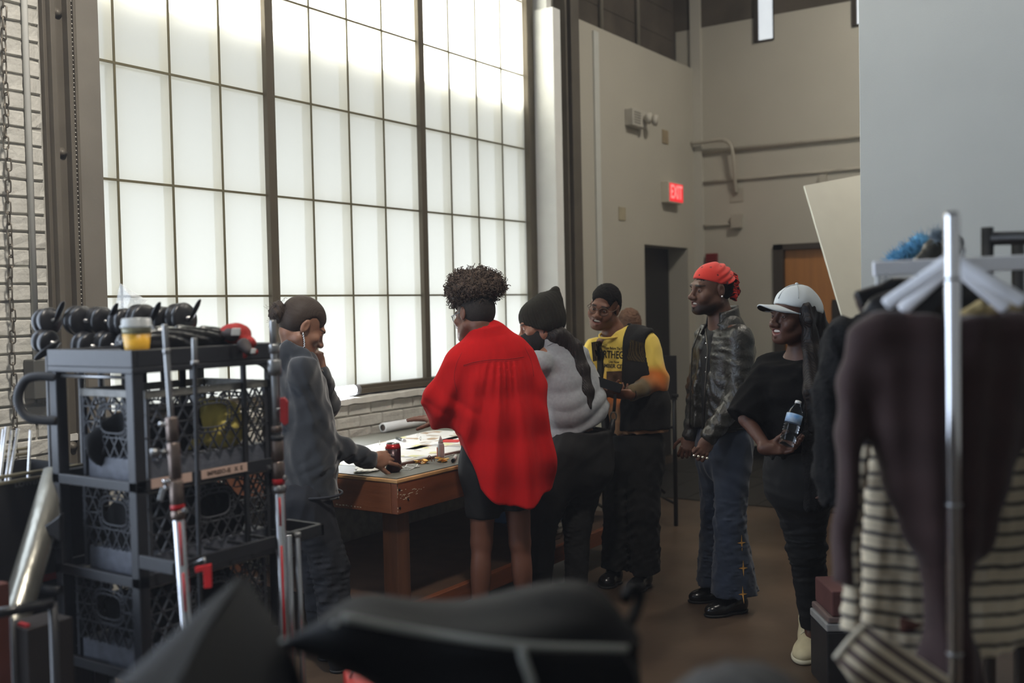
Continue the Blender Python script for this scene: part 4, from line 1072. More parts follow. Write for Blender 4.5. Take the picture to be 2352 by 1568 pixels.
    def quilt(X, Y, Z): return (.006*np.abs(np.sin(math.pi*(Z-qp[2])/.032))-.003)*np.exp(-(((X-qp[0])*RH[0]+(Y-qp[1])*RH[1])/.05)**2-((Z-qp[2]+.02)/.11)**4)
    jo.append(disp(quilt, qp-.2, qp+.2))
    jk = cloth('leather_jacket', jo, M_lea, root, .0075, 2)
    # stand-up collar, open at the throat
    fa = math.pi/2; arc = np.linspace(fa+.75, fa+2*math.pi-.75, 28); nb = J['neck']-fw*.012
    CV = []; NR = [(-.075, .135, .112), (-.015, .092, .086), (.020, .084, .080), (.040, .082, .078)]
    for h, ra_, rb_ in NR: CV += [nb+UP*(h-.022*math.sin(a))+sd*ra_*math.cos(a)+fw*rb_*math.sin(a) for a in arc]
    n_ = len(arc); co_ = MB().add(CV, [(i*n_+j, i*n_+j+1, (i+1)*n_+j+1, (i+1)*n_+j) for i in range(3) for j in range(n_-1)]).build('collar', M_lea, jk, smooth=True)
    sm = co_.modifiers.new('thickness', 'SOLIDIFY'); sm.thickness = .008; sm.offset = 0
    # flat seams and hem band
    M_lea2 = mat('black_leather_trim', srgb(30, 29, 27), .4, spec=.6)
    def strip(name, pts, r, parent, m, target, dirv, off=.002):
        o = MB().tube(spline(pts, 6), r, 6).build(name, m, parent); return o
    cf = p(1655, 985, .02)
    hb_ = [cf+sd*.186*math.cos(a)+fw*.157*math.sin(a)+UP*.022 for a in np.linspace(.5*math.pi+.42, 2.5*math.pi-.42, 24)]
    MB().tube(hb_, .0055, 6).build('hem_seam', M_lea2, jk)
    for a in (.5*math.pi+.40, 2.5*math.pi-.40):
        z0 = cf+sd*.184*math.cos(a)+fw*.158*math.sin(a)
        z1 = p(1660, 800, .02)+sd*.200*math.cos(a)+fw*.150*math.sin(a)
        MB().tube([z0+UP*.01, (z0+z1)/2+fw*.004, z1, z1*.35+(J['neck']+fw*.10)*.65], .004, 6).build('zip', mat('dark_zip_metal', srgb(70, 66, 60), .35, .6), jk)
    # jeans with flared legs and embroidered stars
    M_den = mat('blue_denim', srgb(38, 47, 63), .85, var=.22, scale=7, bump=.12, bscale=420, sheen=.15)
    tr = trousers(J, (.100, .105), .165, .125, .078, .06, flare=.118, side=sd, fold=.006, seed=31)
    je = cloth('flared_jeans', tr, M_den, root, .0085, 2)
    M_star = mat('gold_embroidery', srgb(190, 140, 70), .5, .2)
    for (x, y) in ((1708, 1250), (1711, 1308), (1709, 1367)):
        cc = p(x, y, -.2); V = []; n = 4
        for k in range(8):
            a = k*math.pi/4; r = (.033 if k % 4 == 0 else .024) if k % 2 == 0 else .005
            V.append(cc+(CR*math.sin(a)+UP*math.cos(a)*1.25)*r)
        V2 = [cc]+V
        o = MB().add(V2, [(0, 1+(k+1) % 8, 1+k) for k in range(8)]).build('star', M_star, je); stick(o, je, CF, .003)
        sd2 = o.modifiers.new('thickness', 'SOLIDIFY'); sd2.thickness = .002
    for q in 'LR':
        a = J['an'+q]; hl_ = [a+UP*-.0+sd*.117*math.cos(t)+np.cross(UP, sd)*.124*math.sin(t)+UP*.03 for t in np.linspace(0, 2*math.pi, 25)[:-1]]
    shoe('shoe', root, p(1712, 1392, -.04), p(1622, 1400, -.14), M_shoe_black, w=.048)
    shoe('shoe', root, p(1680, 1352, .18), p(1584, 1360, .12), M_shoe_black, w=.046)
    # rings and bracelet on the near hand
    a = nrm(p(1606, 1050, -.26)-J['wrL'])
    for k in range(4):
        q = p(1594+10*k, 1046+2*k, -.30); MB().ball(q, .0075, 6).build('ring', mat('bright_ring', srgb(240, 232, 214), .12, .9), root)
    return root
bandana_man()
# ---------- helpers for hair and knit
def curl_tufts(name, V, Q, m, parent, n, seed, r=.006, length=.03, wire=.0016, keep=None):
    """springy curls standing on a hair surface, joined as one part"""
    rg = np.random.RandomState(seed); ce = V[Q].mean(1); nn = np.cross(V[Q[:, 1]]-V[Q[:, 0]], V[Q[:, 3]]-V[Q[:, 0]]); nn /= np.linalg.norm(nn, axis=1)[:, None]+1e-9
    cand = np.arange(len(Q)) if keep is None else np.where(keep(ce))[0]
    m_ = MB()
    for i in rg.choice(cand, n):
        nd = nrm(nn[i]+rg.normal(size=3)*.45); a = nrm(np.cross(nd, rg.normal(size=3))); b = np.cross(nd, a)
        L = length*rg.uniform(.5, 1.2); rr = r*rg.uniform(.6, 1.2); tw = rg.uniform(7, 12); ph = rg.uniform(0, 6)
        m_.tube([ce[i]+nd*(L*(t-.25))+rr*(a*math.cos(ph+tw*t)+b*math.sin(ph+tw*t))*min(1, .3+t) for t in np.linspace(0, 1, 11)], wire, 4, caps=False)
    o = m_.build(name, m, parent); o['kind'] = 'stuff'; return o
def torso_axes(J, front=None):
    sd = nrm((J['shR']-J['shL'])*[1, 1, 1]); fw = nrm(np.cross(UP, sd))
    return sd, fw, (J['shL']+J['shR'])/2, (J['hipL']+J['hipR'])/2
def cutout(op): return ('s',)+op[1:]

# ---------- the woman in the red shirt
def red_shirt_person():
    d0 = 4.95; p = J2(d0)
    face = cdir(-.66, -.22, .70); c = p(1088, 722, 0); s = 1.02
    J = dict(neck=p(1112, 772, -.03), shL=p(1052, 838, -.06), shR=p(1200, 834, .05), elL=p(1010, 938, -.02), elR=p(1228, 950, .10), wrL=p(1020, 968, .16), wrR=p(1190, 990, .36),
             hipL=p(1112, 1060, -.02), hipR=p(1182, 1060, .02), knL=p(1106, 1245, -.02), knR=p(1194, 1245, .02), anL=on_floor(p(1101, 1460, -.05), .09), anR=on_floor(p(1208, 1460, .05), .09))
    J['toeL'] = on_floor(p(1085, 1440, .12), .03); J['toeR'] = on_floor(p(1195, 1440, .22), .03); J['back'] = cdir(.1, 0, -1)
    root = person('person seen from behind in an oversized red shirt with tall curly hair', p(1150, 1460))
    tone = np.array(srgb(104, 66, 50))
    ho, T, M = head_ops(c, face, cdir(.10, 1, .10), s, nose=1.0)
    ops = limbs(J, 1.0)+[rc(T(0, -.035, -.06), J['neck']-UP*.03, .054*s, .060, .03)]+ho
    hl, bl = hand_ops(J['wrL']+cdir(-.6, .1, .6)*.03, cdir(-.93, .10, .35), cdir(.1, .95, -.2), s=.95, right=False, curl=.10, spread=.1, thumb_curl=.1)
    hr, br = hand_ops(J['wrR'], cdir(-.6, -.2, .75), cdir(.2, .9, .2), s=.92, right=True, curl=.4)
    ops += hl+hr
    hb = (np.asarray(c)-.15, np.asarray(c)+.15, .003)
    fc0 = face_color(c, M, s, tone, srgb(110, 66, 58), srgb(22, 17, 15))
    def fc(V):
        C = fc0(V); L = (V-np.asarray(c))@M/s
        w = np.clip((L[:, 2]+.045-.35*L[:, 1]*0)/.05, 0, 1)*np.clip((.052-L[:, 1])/.03, 0, 1)*(np.linalg.norm(L, axis=1) < .2)*np.clip((np.abs(L[:, 0])-.0)/.001, 0, 1)
        ear = (np.abs(L[:, 0]) > .073) & (np.abs(L[:, 2]+.008) < .034) & (np.abs(L[:, 1]+.010) < .022)
        w = np.where(ear, 0, w)[:, None]*.85
        return C*(1-w)+np.array(srgb(34, 26, 22))*w
    body_mesh('body', ops, [hb, (bl[0], bl[1], .0035)], root, M_skin, fc)
    add_eyes(root, T, M, s, (0, 1, -.3))
    # tall curly hair on a faded neck
    M_curl = mat('curly_brown_hair', srgb(74, 58, 46), .7, var=.35, scale=50, bump=.6, bscale=160)
    ho2 = [el(p(1090, 662, -.02), (.118, .105, .072), np.stack([RH, FH, UP], 1), .02), el(p(1055, 664, .0), (.060, .07, .058), None, .03), el(p(1128, 656, -.02), (.058, .07, .060), None, .03), el(p(1100, 640, 0), (.075, .075, .050), None, .03), el(p(1085, 690, .03), (.095, .085, .05), None, .03),
           rc(p(1058, 640), p(1052, 690, .06), .042, .040, .03), disp(folds(.013, 62, 12, (1, 1, 1))), disp(folds(.006, 170, 13, (1, 1, 1)))]
    hr_o = cloth('hair', ho2, M_curl, root, .006, 1); V, Q = BVH[hr_o.name]
    curl_tufts('curls', V, Q, M_curl, hr_o, 1100, 5, r=.0065, length=.034, wire=.0017)
    short_hair(root, c, M, s, mat('faded_short_hair', srgb(34, 27, 23), .8, var=.3, scale=80, bump=.4, bscale=300), line=.03, thick=.003, name='faded_hair', rough=.001)
    glasses(root, T, s, mat('blue_grey_spectacle_frame', srgb(70, 80, 96), .3, .3), r=.026, hgt=.85)
    # red overshirt: yoke, gathered back, puffed sleeve, curved hem
    M_red = mat('red_corduroy', srgb(180, 20, 21), .9, var=.06, scale=30, bump=.15, bscale=420, spec=.15, stretch=(1.5, 1.5, .25))
    sd, fw, ch, hp = torso_axes(J); fw = nrm(cdir(-.2, 0, 1)); sd = nrm(cdir(1, 0, .2))
    t = [p(1160, 1165, .0), p(1158, 1060, .0), p(1148, 960, .0), p(1135, 870, -.01), p(1128, 815, -.01), p(1122, 775, -.01)]
    ro = chain(t, [(.232, .175), (.232, .175), (.222, .165), (.205, .145), (.190, .120), (.100, .088)], sd, (True, False), .04)
    ro += [ec(p(1117, 790, -.02), p(1113, 752, -.02), (.098, .086), (.084, .080), nrm(cdir(1, .05, .1)), (False, True), .015)]
    ro += [rc(J['shL'], p(1017, 922, -.02), .070, .084, .06), rc(p(1017, 922, -.02), p(1028, 948, .02), .084, .080, .05), rc(p(1028, 948, .02), p(1050, 970, .10), .080, .056, .05),
           rc(J['shR'], p(1222, 890, .03), .072, .072, .05), rc(p(1222, 890, .03), p(1225, 955, .09), .072, .066, .04), rc(p(1225, 955, .09), p(1200, 985, .26), .066, .05, .04)]
    # hem: longer in the middle, cut up at the left
    for a, b, c3 in (((1058, 1040), (1150, 1152), 1), ((1150, 1156), (1236, 1136), 1), ((1236, 1137), (1280, 1118), 1)):
        A = p(*a); B = p(*b); e = nrm(B-A); n = np.cross(e, CF); n = n if n[2] < 0 else -n
    def hem(X, Y, Z):
        q = X-CC[0], Y-CC[1], Z-CC[2]
        zc = q[0]*CF[0]+q[1]*CF[1]+q[2]*CF[2]; px = IW/2+FPX*(q[0]*CR[0]+q[1]*CR[1]+q[2]*CR[2])/zc; py = IH/2-FPX*(q[0]*CU[0]+q[1]*CU[1]+q[2]*CU[2])/zc
        lim = np.interp(px, [1050, 1066, 1094, 1130, 1158, 1200, 1236, 1262, 1276, 1300], [1000, 1040, 1110, 1140, 1158, 1152, 1136, 1136, 1124, 1080])
        return (py-lim)*d0/FPX*.8
    hem_z = None
    # the hem curve in the shirt's own terms: height as a function of the distance across the back
    ax0 = p(1158, 1158, 0); us = []; zs_ = []
    for x, y in ((1050, 985), (1066, 1040), (1094, 1112), (1130, 1140), (1158, 1158), (1200, 1150), (1236, 1137), (1262, 1136), (1276, 1122), (1300, 1080)):
        q = p(x, y, 0); us.append((q-ax0)@sd); zs_.append(q[2])
    def hem2(X, Y, Z): return np.interp((X-ax0[0])*sd[0]+(Y-ax0[1])*sd[1]+(Z-ax0[2])*sd[2], us, zs_)-Z
    ro.append(('i', hem2, ax0-[.5, .5, .1], ax0+[.5, .5, .42], .008))
    yz = p(1130, 826, 0)[2]; yc = p(1148, 830, 0)
    def pleats(X, Y, Z):
        u = (X-yc[0])*sd[0]+(Y-yc[1])*sd[1]; v = (X-yc[0])*fw[0]+(Y-yc[1])*fw[1]
        dn = np.clip((yz-.012*0-Z)/.03, 0, 1); fall = np.clip((yz-Z)/.7, 0, 1)
        gather = np.exp(-((u+.01)/.095)**2)*np.exp(-fall*5.5)
        spread = 1+1.3*fall
        return np.where(v < .05, 1, .3)*(.013*dn*gather*np.sin(2*math.pi*u/spread/.027+1.2*np.sin(u*40)) + .017*dn*np.clip(fall*2, 0, 1)*np.sin(2*math.pi*(u/spread)/.085+.8+.5*np.sin(Z*2.2)))
    ro.append(disp(pleats, t[0]-[.4, .4, .05], t[4]+[.4, .4, 0]))
    sl = p(1022, 935, -.02)
    def sleeve(X, Y, Z):
        q = (X-sl[0])*RH[0]+(Y-sl[1])*RH[1]; z = Z-sl[2]
        return (.009*(1-np.sqrt(np.sin(26*(q*.8+z*.55)+1.2*np.sin(17*z)+.6)**2+.03))-.004)*np.exp(-(z/.09)**2)
    ro.append(disp(sleeve, sl-[.2, .2, .2], sl+[.2, .2, .2]))
    rs = cloth('red_shirt', ro, M_red, root, .0075, 2)
    # stitched seams: yoke, collar edge, cuff
    M_seam = mat('dark_red_seam', srgb(132, 14, 17), .9)
    for (nm, pts, r) in (('yoke_seam', [(1062, 842), (1090, 834), (1125, 829), (1165, 828), (1205, 824)], .0018), ('yoke_seam', [(1062, 845), (1090, 838), (1125, 833), (1165, 832), (1205, 828)], .0010),
                         ('shoulder_seam', [(1058, 812), (1046, 838), (1040, 870), (1046, 905)], .0014), ('shoulder_seam', [(1206, 800), (1222, 835), (1228, 870)], .0014)):
        q = MB().tube(spline([p(x, y, -.25) for x, y in pts], 6), r, 5).build(nm, M_seam, rs); stick_tube(q, rs)
    cb = p(1117, 772, -.02); cax = nrm(cdir(-.12, 1, .16)); cs_ = nrm(np.cross(cax, FH)); cf_ = np.cross(cax, cs_)
    def cring(h, r): return [cb+cax*h+cs_*r*1.02*math.cos(a)+cf_*r*.95*math.sin(a)+cax*.006*math.cos(a) for a in np.linspace(0, 2*math.pi, 33)[:-1]]
    MB().rings([cring(h, r) for h, r in ((-.034, .098), (-.012, .092), (.016, .086), (.036, .083), (.039, .079), (.030, .075), (-.02, .080))], caps=False).build('collar', M_red, rs, smooth=True)
    # black cycling shorts
    so = [ec(p(1140, 985, .02), p(1145, 1075, .02), (.165, .13), (.195, .15), sd, (True, False), .03)]
    for q, x, sx in (('L', 1108, 0), ('R', 1188, .02)):
        so += [ec(J['hip'+q]-UP*.02, p(x, 1186 if q == 'L' else 1168, sx), (.105, .115), (.082, .088), sd, (False, True), .04)]
    so.append(disp(folds(.003, 30, 8)))
    cloth('shorts', so, mat('black_stretch_cotton', srgb(18, 17, 18), .85, var=.15, scale=40), root, .010, 2)
    M_dk = mat('dark_grey_shoe', srgb(30, 30, 32), .6)
    shoe('shoe', root, p(1101, 1475, -.10), J['toeL'], M_dk); shoe('shoe', root, p(1208, 1475, -.02), J['toeR'], M_dk)
    return root
def stick_tube(o, target):
    """sink a seam onto the cloth it is sewn to, along the view of the back"""
    V, Q = BVH[target.name]
    tr = BVHTree.FromPolygons([tuple(v) for v in V], [tuple(int(i) for i in q) for q in Q])
    ro = Vector(root_loc(o.parent)); d = Vector(FH)
    me = o.data; n = len(me.vertices)
    cs = {}
    for v in me.vertices: cs.setdefault(v.index//5, []).append(v)
    for k, vs in cs.items():
        ce = sum((v.co for v in vs), Vector())/len(vs); h = tr.ray_cast(ce+ro, d)
        if h[0] is not None:
            dl = h[0]-ro-ce
            for v in vs: v.co = v.co+dl
    me.update()
red_shirt_person()

# ---------- the woman in the hoodie at the corner of the table
def hoodie_woman():
    d0 = 4.65; p = J2(d0)
    face = cdir(.76, -.54, .40); c = p(697, 748, 0); s = 1.03
    J = dict(neck=p(682, 800, 0), shR=p(696, 852, -.12), shL=p(690, 835, .17), elR=p(722, 1006, -.04), wrR=p(853, 1052, .16), elL=p(752, 930, .26), wrL=p(737, 850, .12),
             hipR=p(706, 1140, -.07), hipL=p(690, 1140, .09), knR=p(758, 1300, -.02), knL=p(735, 1300, .12), anR=on_floor(p(778, 1500, -.02), .09), anL=on_floor(p(745, 1480, .14), .09))
    J['toeR'] = on_floor(p(830, 1500, .05), .03); J['toeL'] = on_floor(p(800, 1480, .22), .03); J['back'] = cdir(-.8, 0, -.5)
    root = person('woman in a dark grey hoodie with a low bun reaching for the can', p(745, 1500))
    tone = np.array(srgb(136, 98, 78))
    ho, T, M = head_ops(c, face, cdir(.38, .92, .18), s, nose=.95)
    ops = limbs(J, .95)+[rc(T(0, -.035, -.05), J['neck'], .052*s, .060, .03)]+ho
    # right hand closed round the can, fingers on the far side
    to_can = nrm((can_p+[0, 0, .068])-J['wrR'])
    side_ = nrm(np.cross(to_can, UP))
    wr0 = (can_p+[0, 0, .060])-to_can*.108-UP*.0+nrm(CC-can_p)*.028
    J['wrR'] = wr0-to_can*.012
    ops = limbs(J, .95)+[rc(T(0, -.035, -.05), J['neck'], .052*s, .060, .03)]+ho
    hr, br = hand_ops(wr0, to_can+UP*.10, nrm(CC-can_p)+UP*.35, s=.98, right=True, curls=[.30, .34, .42, .50], spread=.30, thumb=nrm(to_can*.75-UP*.62+nrm(CC-can_p)*.05), thumb_curl=.05)
    hl, bl = hand_ops(J['wrL'], cdir(-.10, .85, -.2), cdir(.75, .1, -.5), s=.92, right=False, curls=[1.3, 1.35, 1.4, 1.4], thumb_curl=.7)
    ops += hr+hl
    hb = (np.asarray(c)-.15, np.asarray(c)+.15, .003)
    fc = face_color(c, M, s, tone, srgb(140, 84, 76), srgb(40, 30, 26))
    body_mesh('body', ops, [hb, (br[0], br[1], .0028), (bl[0], bl[1], .003)], root, M_skin, fc)
    add_eyes(root, T, M, s, (0, 1, -.4))
    M_h = wave_mat('sleek_brown_hair', srgb(50, 40, 33), srgb(58, 47, 39), 75, 'Y', .6, .3, .7, distort=4, detail=3, bump=.08)
    short_hair(root, c, M, s, M_h, line=.050, thick=.008, rough=.001)
    bun = [el(T(0, -.125, -.012), np.array([.042, .040, .044]), None, .01), el(T(0, -.138, .016), np.array([.026, .026, .028]), None, .012), rc(T(0, -.09, .0), T(0, -.115, -.005), .020, .026, .015), disp(folds(.006, 90, 3, (1, 1, 1)))]
    bo = cloth('hair_bun', bun, M_h, root, .005, 1)
    V, Q = BVH[bo.name]; curl_tufts('loose_hairs', V, Q, M_h, bo, 60, 9, r=.004, length=.05, wire=.0006)
    # earring: long chain drop
    e0 = T(.082, -.008, -.036)
    er = MB().tube(spline([e0, e0+UP*-.02+CR*.004, e0-UP*.055+CR*.006, e0-UP*.075-CR*.004, e0-UP*.088-CR*.010], 5), .0026, 6)
    for k in range(9): er.ball(e0-UP*(.008+.009*k)+CR*(.005*math.sin(k*.35)), .0045, 4)
    er.build('earring', M_silver, root)
    # hoodie
    M_hood = mat('washed_navy_fleece', srgb(34, 38, 44), .95, var=.12, scale=10, bump=.12, bscale=300, sheen=.35)
    sd = nrm(cdir(.66, 0, -.75)); fw = nrm(cdir(.75, 0, .66))
    t = [p(712, 1146, .0), p(708, 1060, 0), p(701, 960, 0), p(691, 890, .0), p(685, 846, 0), p(680, 806, 0)]
    o = chain(t, [(.150, .116), (.152, .118), (.150, .112), (.140, .092), (.120, .078), (.070, .066)], sd, (True, False), .035)
    o += [rc(J['shR'], J['elR'], .070, .066, .035), rc(J['elR'], J['wrR']-nrm(J['wrR']-J['elR'])*.005, .066, .044, .03), rc(J['wrR']-nrm(J['wrR']-J['elR'])*.05, J['wrR']-nrm(J['wrR']-J['elR'])*.015, .046, .043, .01),
          rc(J['shL'], J['elL'], .062, .056, .04), rc(J['elL'], J['wrL']-UP*.02, .060, .045, .03)]
    # hood lying on the back
    o += [rc(p(664, 802, -.07), p(654, 804, .05), .034, .034, .03), rc(p(664, 802, -.07), p(702, 815, -.09), .032, .022, .03), rc(p(654, 804, .05), p(700, 812, .10), .030, .022, .03), el(p(660, 826, -.02), (.06, .065, .05), None, .03)]
    o.append(cutout(rc(J['neck']+UP*.005, T(0, -.03, -.03), .060, .066, .008)))
    o.append(disp(folds(.008, 22, 52, (1, 1, .8))))
    a_ = nrm(J['wrR']-J['elR']); e_ = J['elR']
    def bunch(X, Y, Z):
        tt = (X-e_[0])*a_[0]+(Y-e_[1])*a_[1]+(Z-e_[2])*a_[2]
        return .007*(1-np.abs(np.sin(40*tt+2.2*np.sin(24*(Z-e_[2])))))-.003
    o.append(disp(bunch, np.minimum(e_, J['wrR'])-.08, np.maximum(e_, J['wrR'])+.06))
    hd = cloth('hoodie', o, M_hood, root, .008, 2)
    ws = t[0]+UP*.03
    MB().tube([ws+sd*.170*math.cos(a)+fw*.133*math.sin(a) for a in np.linspace(0, 2*math.pi, 33)[:-1]], .006, 6, closed=True).build('waistband_seam', mat('dark_fleece_seam', srgb(42, 44, 50), .95), hd)
    for k, (x, y) in enumerate(((752, 856), (755, 862))):
        pts = spline([p(738, 848+10*k, .06), p(747, 858+9*k, .10), p(755, 866+10*k, .12)], 4); MB().tube(pts, .003, 6).build('drawstring', M_silver, hd)
    tr = trousers(J, (.098, .10), .150, .115, .080, .068, side=sd, fold=.006, seed=61)
    k = J['knR']
    def ribs(X, Y, Z): return .006*(1-np.abs(np.sin(math.pi*(Z-k[2])/.026+.6*np.sin(30*(X-k[0])))))*np.exp(-((Z-k[2]+.03)/.13)**4)-.002
    tr.append(disp(ribs, k-.2, k+.2))
    cloth('ribbed_knee_jeans', tr, mat('faded_grey_denim', srgb(25, 27, 33), .9, var=.25, scale=8, bump=.12, bscale=300), root, .0085, 2)
    M_dk = MATS['dark_grey_shoe']; shoe('shoe', root, p(762, 1500, -.04), J['toeR'], M_dk); shoe('shoe', root, p(735, 1480, .12), J['toeL'], M_dk)
    return root
hoodie_woman()

# ---------- the woman in the black beanie and mask, leaning over the table
def beanie_woman():
    d0 = 5.6; p = J2(d0)
    face = cdir(-.93, -.30, -.04); c = p(1238, 742, 0); s = 1.08
    J = dict(neck=p(1268, 790, .0), shL=p(1236, 836, -.10), shR=p(1312, 822, .20), elL=p(1218, 950, .05), elR=p(1290, 930, .40), wrL=p(1185, 1010, .25), wrR=p(1230, 990, .52),
             hipL=p(1312, 1030, -.08), hipR=p(1358, 1030, .10), knL=p(1248, 1195, -.02), knR=p(1326, 1200, .06), anL=on_floor(p(1240, 1385, -.06), .09), anR=on_floor(p(1324, 1372, .06), .09))
    J['toeL'] = on_floor(p(1222, 1372, .08), .03); J['toeR'] = on_floor(p(1292, 1352, .22), .03); J['back'] = cdir(.6, 0, -.6)
    root = person('woman in a black knit beanie, face mask and grey sweatshirt leaning over the table', p(1300, 1385))
    tone = np.array(srgb(140, 98, 78))
    ho, T, M = head_ops(c, face, cdir(-.25, .95, .05), s)
    hl, bl = hand_ops(J['wrL'], cdir(-.7, -.1, .6), UP, s=.9, right=False); hr, br = hand_ops(J['wrR'], cdir(-.7, -.1, .6), UP, s=.9)
    ops = limbs(J, .95)+[rc(T(0, -.035, -.05), J['neck'], .052*s, .060, .03)]+ho+hl+hr
    fc = face_color(c, M, s, tone, srgb(140, 84, 76), srgb(34, 26, 24))
    body_mesh('body', ops, [(np.asarray(c)-.15, np.asarray(c)+.15, .003), (bl[0], bl[1], .005), (br[0], br[1], .005)], root, M_skin, fc)
    add_eyes(root, T, M, s, (0, 1, -.35))
    E = lambda x, y, z, r, k=.01, mode='u': el(T(x, y, z), np.array(r)*s, M, k*s, mode)
    mk = [E(0, .034, -.070, (.071, .086, .074), .01), E(0, .074, -.050, (.036, .054, .044), .03), plane_cut(T(0, .06, -.018), M@np.array([0, .22, .97]), .006), plane_cut(T(0, -.002, -.06), M@np.array([0, -1, .25]), .004), disp(folds(.002, 60, 3))]
    ms = cloth('face_mask', mk, mat('black_cotton_mask', srgb(30, 28, 28), .9, var=.1), root, .0045, 1)
    for q in (-1, 1): MB().tube(spline([T(q*.058, .022, -.030), T(q*.072, .005, -.015), T(q*.080, -.015, .005), T(q*.078, -.010, -.04), T(q*.060, .018, -.085)], 4), .0028, 6).build('ear_loop', MATS['black_cotton_mask'], ms)
    def rib(X, Y, Z):
        L = [(X-c[0])*M[0, i]+(Y-c[1])*M[1, i]+(Z-c[2])*M[2, i] for i in range(3)]
        th = np.arctan2(L[0], L[1]+.02)
        return .0035*np.abs(np.sin(th*19))-.002
    bo = [E(0, -.022, .036, (.092, .114, .092)), E(0, -.075, .060, (.070, .060, .080), .05), E(0, -.058, -.010, (.090, .076, .078), .03), E(0, -.010, -.018, (.096, .055, .052), .03), rc(T(0, -.118, .095), T(0, -.134, .128), .034, .023, .04),
          plane_cut(T(0, .082, .016), M@np.array([0, .56, -.83]), .006), disp(rib)]
    bm = cloth('beanie', bo, mat('black_rib_knit', srgb(36, 34, 28), .95, var=.2, scale=60, bump=.4, bscale=400, spec=.3), root, .004, 1)
    M_lh = wave_mat('long_black_hair', srgb(20, 16, 15), srgb(40, 31, 27), 60, 'X', .5, .3, .75, distort=2.5, detail=2, bump=.3)
    hp = [p(1282, 770, -.05), p(1318, 800, -.03), p(1338, 850, -.06), p(1350, 900, -.10), p(1356, 935, -.14)]
    hh = chain(hp, [(.055, .045), (.048, .04), (.042, .035), (.034, .028), (.012, .012)], cdir(1, 0, .3), k=.03)+[rc(p(1262, 770, -.02), p(1290, 785, -.02), .06, .05, .03), disp(folds(.005, 90, 4, (1, 1, .15)))]
    cloth('long_ponytail', hh, M_lh, root, .006, 1)
    # grey sweatshirt
    M_gs = mat('grey_marl_fleece', srgb(142, 145, 149), .95, var=.10, scale=60, bump=.15, bscale=350, sheen=.3)
    t = [p(1326, 985, .0), p(1322, 935, .0), p(1305, 880, .02), p(1288, 830, .03), p(1274, 796, .02)]
    sd = nrm(cdir(.9, .10, .42))
    o = chain(t, [(.165, .14), (.180, .15), (.178, .14), (.165, .12), (.085, .08)], sd, (False, False), .03)
    o += [rc(J['shL'], J['elL'], .072, .062, .05), rc(J['elL'], J['wrL'], .06, .045, .03), rc(J['shR'], J['elR'], .072, .06, .05), rc(J['elR'], J['wrR'], .06, .045, .03),
          ec(p(1276, 800, .0), p(1266, 772, .0), (.088, .082), (.078, .074), nrm(cdir(.95, .2, .2)), (False, True), .02)]
    # hem falls to the left
    A = p(1262, 1012, 0); B = p(1390, 962, 0); n = np.cross(nrm(B-A), FH); n = n if n[2] < 0 else -n
    o.append(plane_cut((A+B)/2, n, .01, p(1250, 1100)-.5, p(1300, 900)+.5))
    def cr(X, Y, Z):
        q = (X-A[0])*n[0]+(Y-A[1])*n[1]+(Z-A[2])*n[2]; u = (X-A[0])*RH[0]+(Y-A[1])*RH[1]
        return (.016*(1-np.sqrt(np.sin(-q*34+1.6*np.sin(u*11)+.5)**2+.02))-.006)*np.clip(1.15+q/.30, .15, 1)
    o.append(disp(cr, p(1320, 930)-.35, p(1320, 880)+.35)); o.append(disp(folds(.007, 20, 77)))
    gs = cloth('grey_sweatshirt', o, M_gs, root, .008, 2)
    q = MB().tube(spline([p(x, y, -.4) for x, y in ((1262, 800), (1285, 790), (1305, 792), (1322, 790))], 6), .0022, 5).build('yoke_seam', mat('grey_seam', srgb(96, 98, 100), .95), gs); stick_tube(q, gs)
    tr = trousers(J, (.118, .120), .185, .16, .078, .062, side=sd, fold=.004, seed=71, top=.10)
    cloth('black_trousers', tr, mat('black_trouser_cotton', srgb(19, 18, 18), .9, var=.15), root, .009, 2)
    M_ws = mat('white_sneaker', srgb(170, 168, 164), .6, var=.08); M_bk = mat('black_sneaker', srgb(34, 33, 34), .6)
    shoe('shoe', root, p(1250, 1392, -.06), J['toeL'], M_bk, laces=M_ws); shoe('shoe', root, p(1330, 1382, .0), J['toeR'], M_bk, laces=M_ws)
    return root
beanie_woman()
